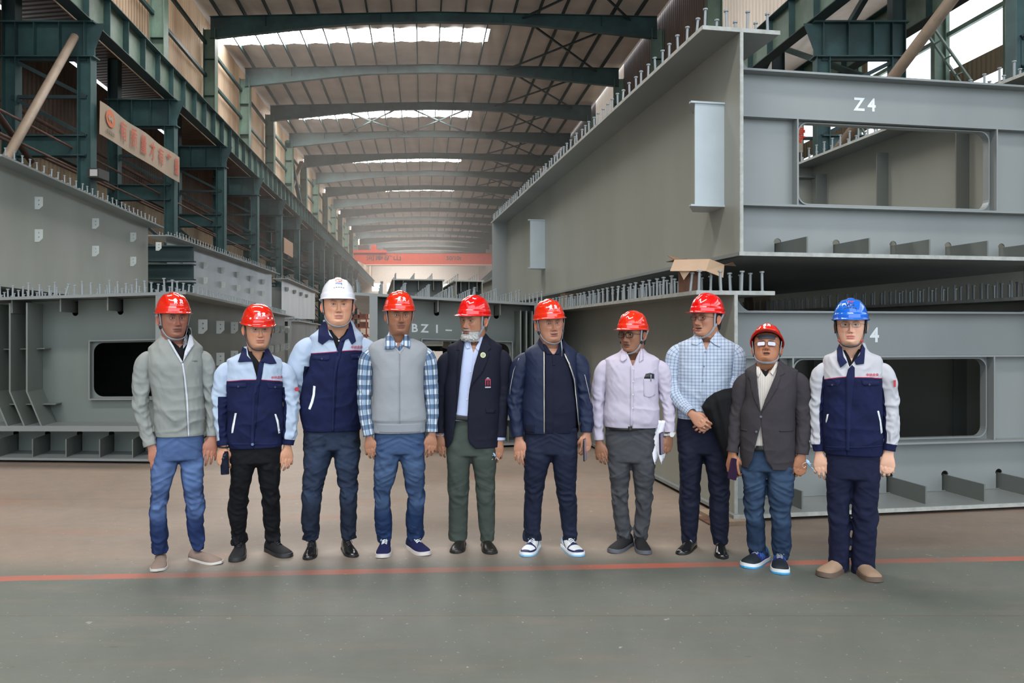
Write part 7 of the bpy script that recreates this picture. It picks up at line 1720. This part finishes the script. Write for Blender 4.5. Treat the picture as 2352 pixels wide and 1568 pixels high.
shiny = M('reflecting_spectacle_lens', srgb(196, 200, 226), .08, 0, 1.0); shiny.node_tree.nodes['Principled BSDF'].inputs['Coat Weight'].default_value = 1  # bright reflection put into an opaque pale lens colour
build_glasses(m.p, m.e, M('thin_dark_frame', srgb(70, 50, 46), .3), w=.050, h=.029, rim=.0011, r=.009, z0=-.006, lens=shiny)

# ---------------------------------------------------------------- 10: blue helmet, off-white and navy work suit
m = Man(4.87, 1956, 'man in a blue helmet and off-white and navy work suit, rightmost in the row')
m.skin(eye=(1953.5, 746), nx=1955, yaw=0, pitch=1, hs=1.0, skin=srgb(206, 160, 136), wide=.98, nose=.95, mouth=.95, browt=.9, lip=srgb(204, 112, 106), eyeo=.75, neckw=.95)
j, lf, ks = work_jacket(m, [(1037, 1893, 2028, .12, .12, 2.6), (1015, 1888, 2031, .13, .125, 2.6), (960, 1887, 2030, .13, .125, 2.6), (900, 1886, 2030, .13, .125, 2.6), (870, 1882, 2034, .130, .124, 2.6), (848, 1876, 2042, .120, .118, 2.5), (830, 1880, 2038, .108, .108, 2.4), (818, 1894, 2022, .094, .098, 2.3), (808, 1914, 1999, .080, .086, 2.1), (798, 1924, 1990, .071, .077, 2.0), (787, 1927, 1986, .067, .070, 2.0)],
    [(1870, 876), (1890, 871), (1915, 866), (1944, 862), (1963, 863), (2000, 863), (2030, 866), (2050, 872)],
    [(1892, 850, 20), (1883, 866, 22), (1880, 905, 20), (1877, 950, 18, -.01), (1879, 1000, 16, -.02), (1881, 1035, 13, -.03)], [(2026, 850, 20), (2036, 866, 23), (2043, 910, 22), (2047, 955, 21, -.01), (2046, 1000, 18, -.02), (2042, 1034, 15, -.03)], workB,
    [(785, 1933, 1981), (800, 1934, 1980), (820, 1944, 1968), (838, 1950, 1954), (840, 1952, 1952.2), (1045, 1944, 1944.2)],
    [(1944, 862), (1948, 846), (1957, 836), (1963, 842), (1963, 863), (1958, 900), (1950, 1030), (1943, 1030), (1943, 900)],
    ([(1927, 790), (1933, 797), (1938, 818), (1946, 830), (1931, 842), (1924, 826), (1922, 802)], [(1981, 790), (1987, 800), (1984, 833), (1966, 835), (1962, 826), (1975, 812)]),
    [(785, 1938, 1974), (800, 1939, 1972), (816, 1950, 1962), (826, 1955, 1957), (827, 1956, 1956.2), (1045, 1956, 1956.2)],
    [[(2014, 940), (2018, 940), (2023, 962), (2027, 990), (2023, 993), (2020, 966)], [(1900, 948), (1904, 947), (1901, 960), (1898, 968), (1897, 963)]], (2003, 858), zl=(.30, .12), zr=(.62, .12), cuff=.925,
    flap=[[(1887, 875), (1931, 870), (1930, 879), (1924, 882), (1890, 886)], [(1978, 870), (2020, 873), (2019, 883), (1985, 883), (1980, 879)]])
m.patch('hem_band', [(1896, 1020), (2026, 1018), (2026, 1021), (1896, 1023)], lf, navy_cloth, j, .0025, .002, .02)
c = m.L(2056, 876, -.03); MB().box(c[0]-.008, c[0]+.002, c[1]-.045, c[1]-.02, c[2]-.03, c[2]+.01).build('sleeve_badge', red_thread, j)
m.hand(-1, 1882, 1040, -.03, 'soft', turn=7, tilt=-4, scale=1.03); m.hand(1, 2041, 1038, -.03, 'grip', turn=7, tilt=4, scale=1.08)
m.trousers([(1030, 1897, 2025), (1060, 1896, 2024), (1090, 1896, 2024)], [([(1065, 1898, 1955), (1095, 1897, 1958), (1125, 1898, 1955), (1154, 1899, 1953), (1190, 1901, 1952), (1218, 1902, 1952), (1265, 1902, 1952), (1304, 1903, 1950)], (1886, 1325, 1932)), ([(1065, 1960, 2022), (1095, 1959, 2022), (1125, 1959, 2020), (1154, 1957, 2017), (1190, 1956, 2015), (1218, 1956, 2014), (1265, 1955, 2012), (1312, 1956, 2009)], (2014, 1338, 1974))], cloth('navy_work_trousers', srgb(24, 28, 54), .85, .12), wr=.009, hemfold=.3, crease=True)
m.shoes('boot', (cloth('tan_work_leather', srgb(160, 134, 112), .8, .2), M('brown_work_sole', srgb(96, 80, 68), .7)))
m.finish_body([k for k in ks if k[0] < m.z(808)], ztop=m.z(822))
hat, on, xf = m.helmet(hat_blue, text=None, hz=.044, peak=.032, straps=dict(mat=strap_d), buckle=())
hat_shape(on, hat, 'emblem', [(-.020, .098), (-.014, .108), (-.004, .106), (.004, .098), (.010, .097), (.014, .102), (.010, .108), (.020, .104), (.021, .096), (.013, .089), (.003, .090), (-.005, .098), (-.011, .100), (-.013, .095), (-.008, .089), (-.017, .090)], red_thread)
for i, ch_ in enumerate('中达企业'):
    vs, fs = text_mesh(ch_, .0135, .0004); P_ = on(np.array([(i-1.5)*.0145+v.x for v in vs]), np.array([.072+v.y for v in vs]), .0018); mesh_obj('character', P_, fs, dark_ink, hat)
for i in range(5): u = (i-2)*.019; hat_shape(on, hat, 'vent_slot', [(u-.006, .052), (u+.006, .052), (u+.006, .057), (u-.006, .057)], dark_ink)
for sx in (-1, 1):
    P = Part(); ribbon(P, [(sx*.088, -.012, .03), (sx*.089, -.006, .0), (sx*.085, -.004, -.05)], .050, .006, nrm=lambda c: np.array([c[0], 0, 0])); P.v = headP(m.p, P.v); P.build('ear_flap', band_b, hat, smooth=False)
    P = Part(); ribbon(P, [(sx*.070, -.040, -.092), (sx*.060, -.048, -.104)], .017, .003, nrm=lambda c: np.array([c[0], c[1]*.8, c[2]+.04])); P.v = headP(m.p, P.v); P.build('strap_clip', red_pl, hat, smooth=False)
build_glasses(m.p, m.e, M('thin_brown_frame', srgb(90, 70, 64), .3, .5), w=.048, h=.028, rim=.0009)
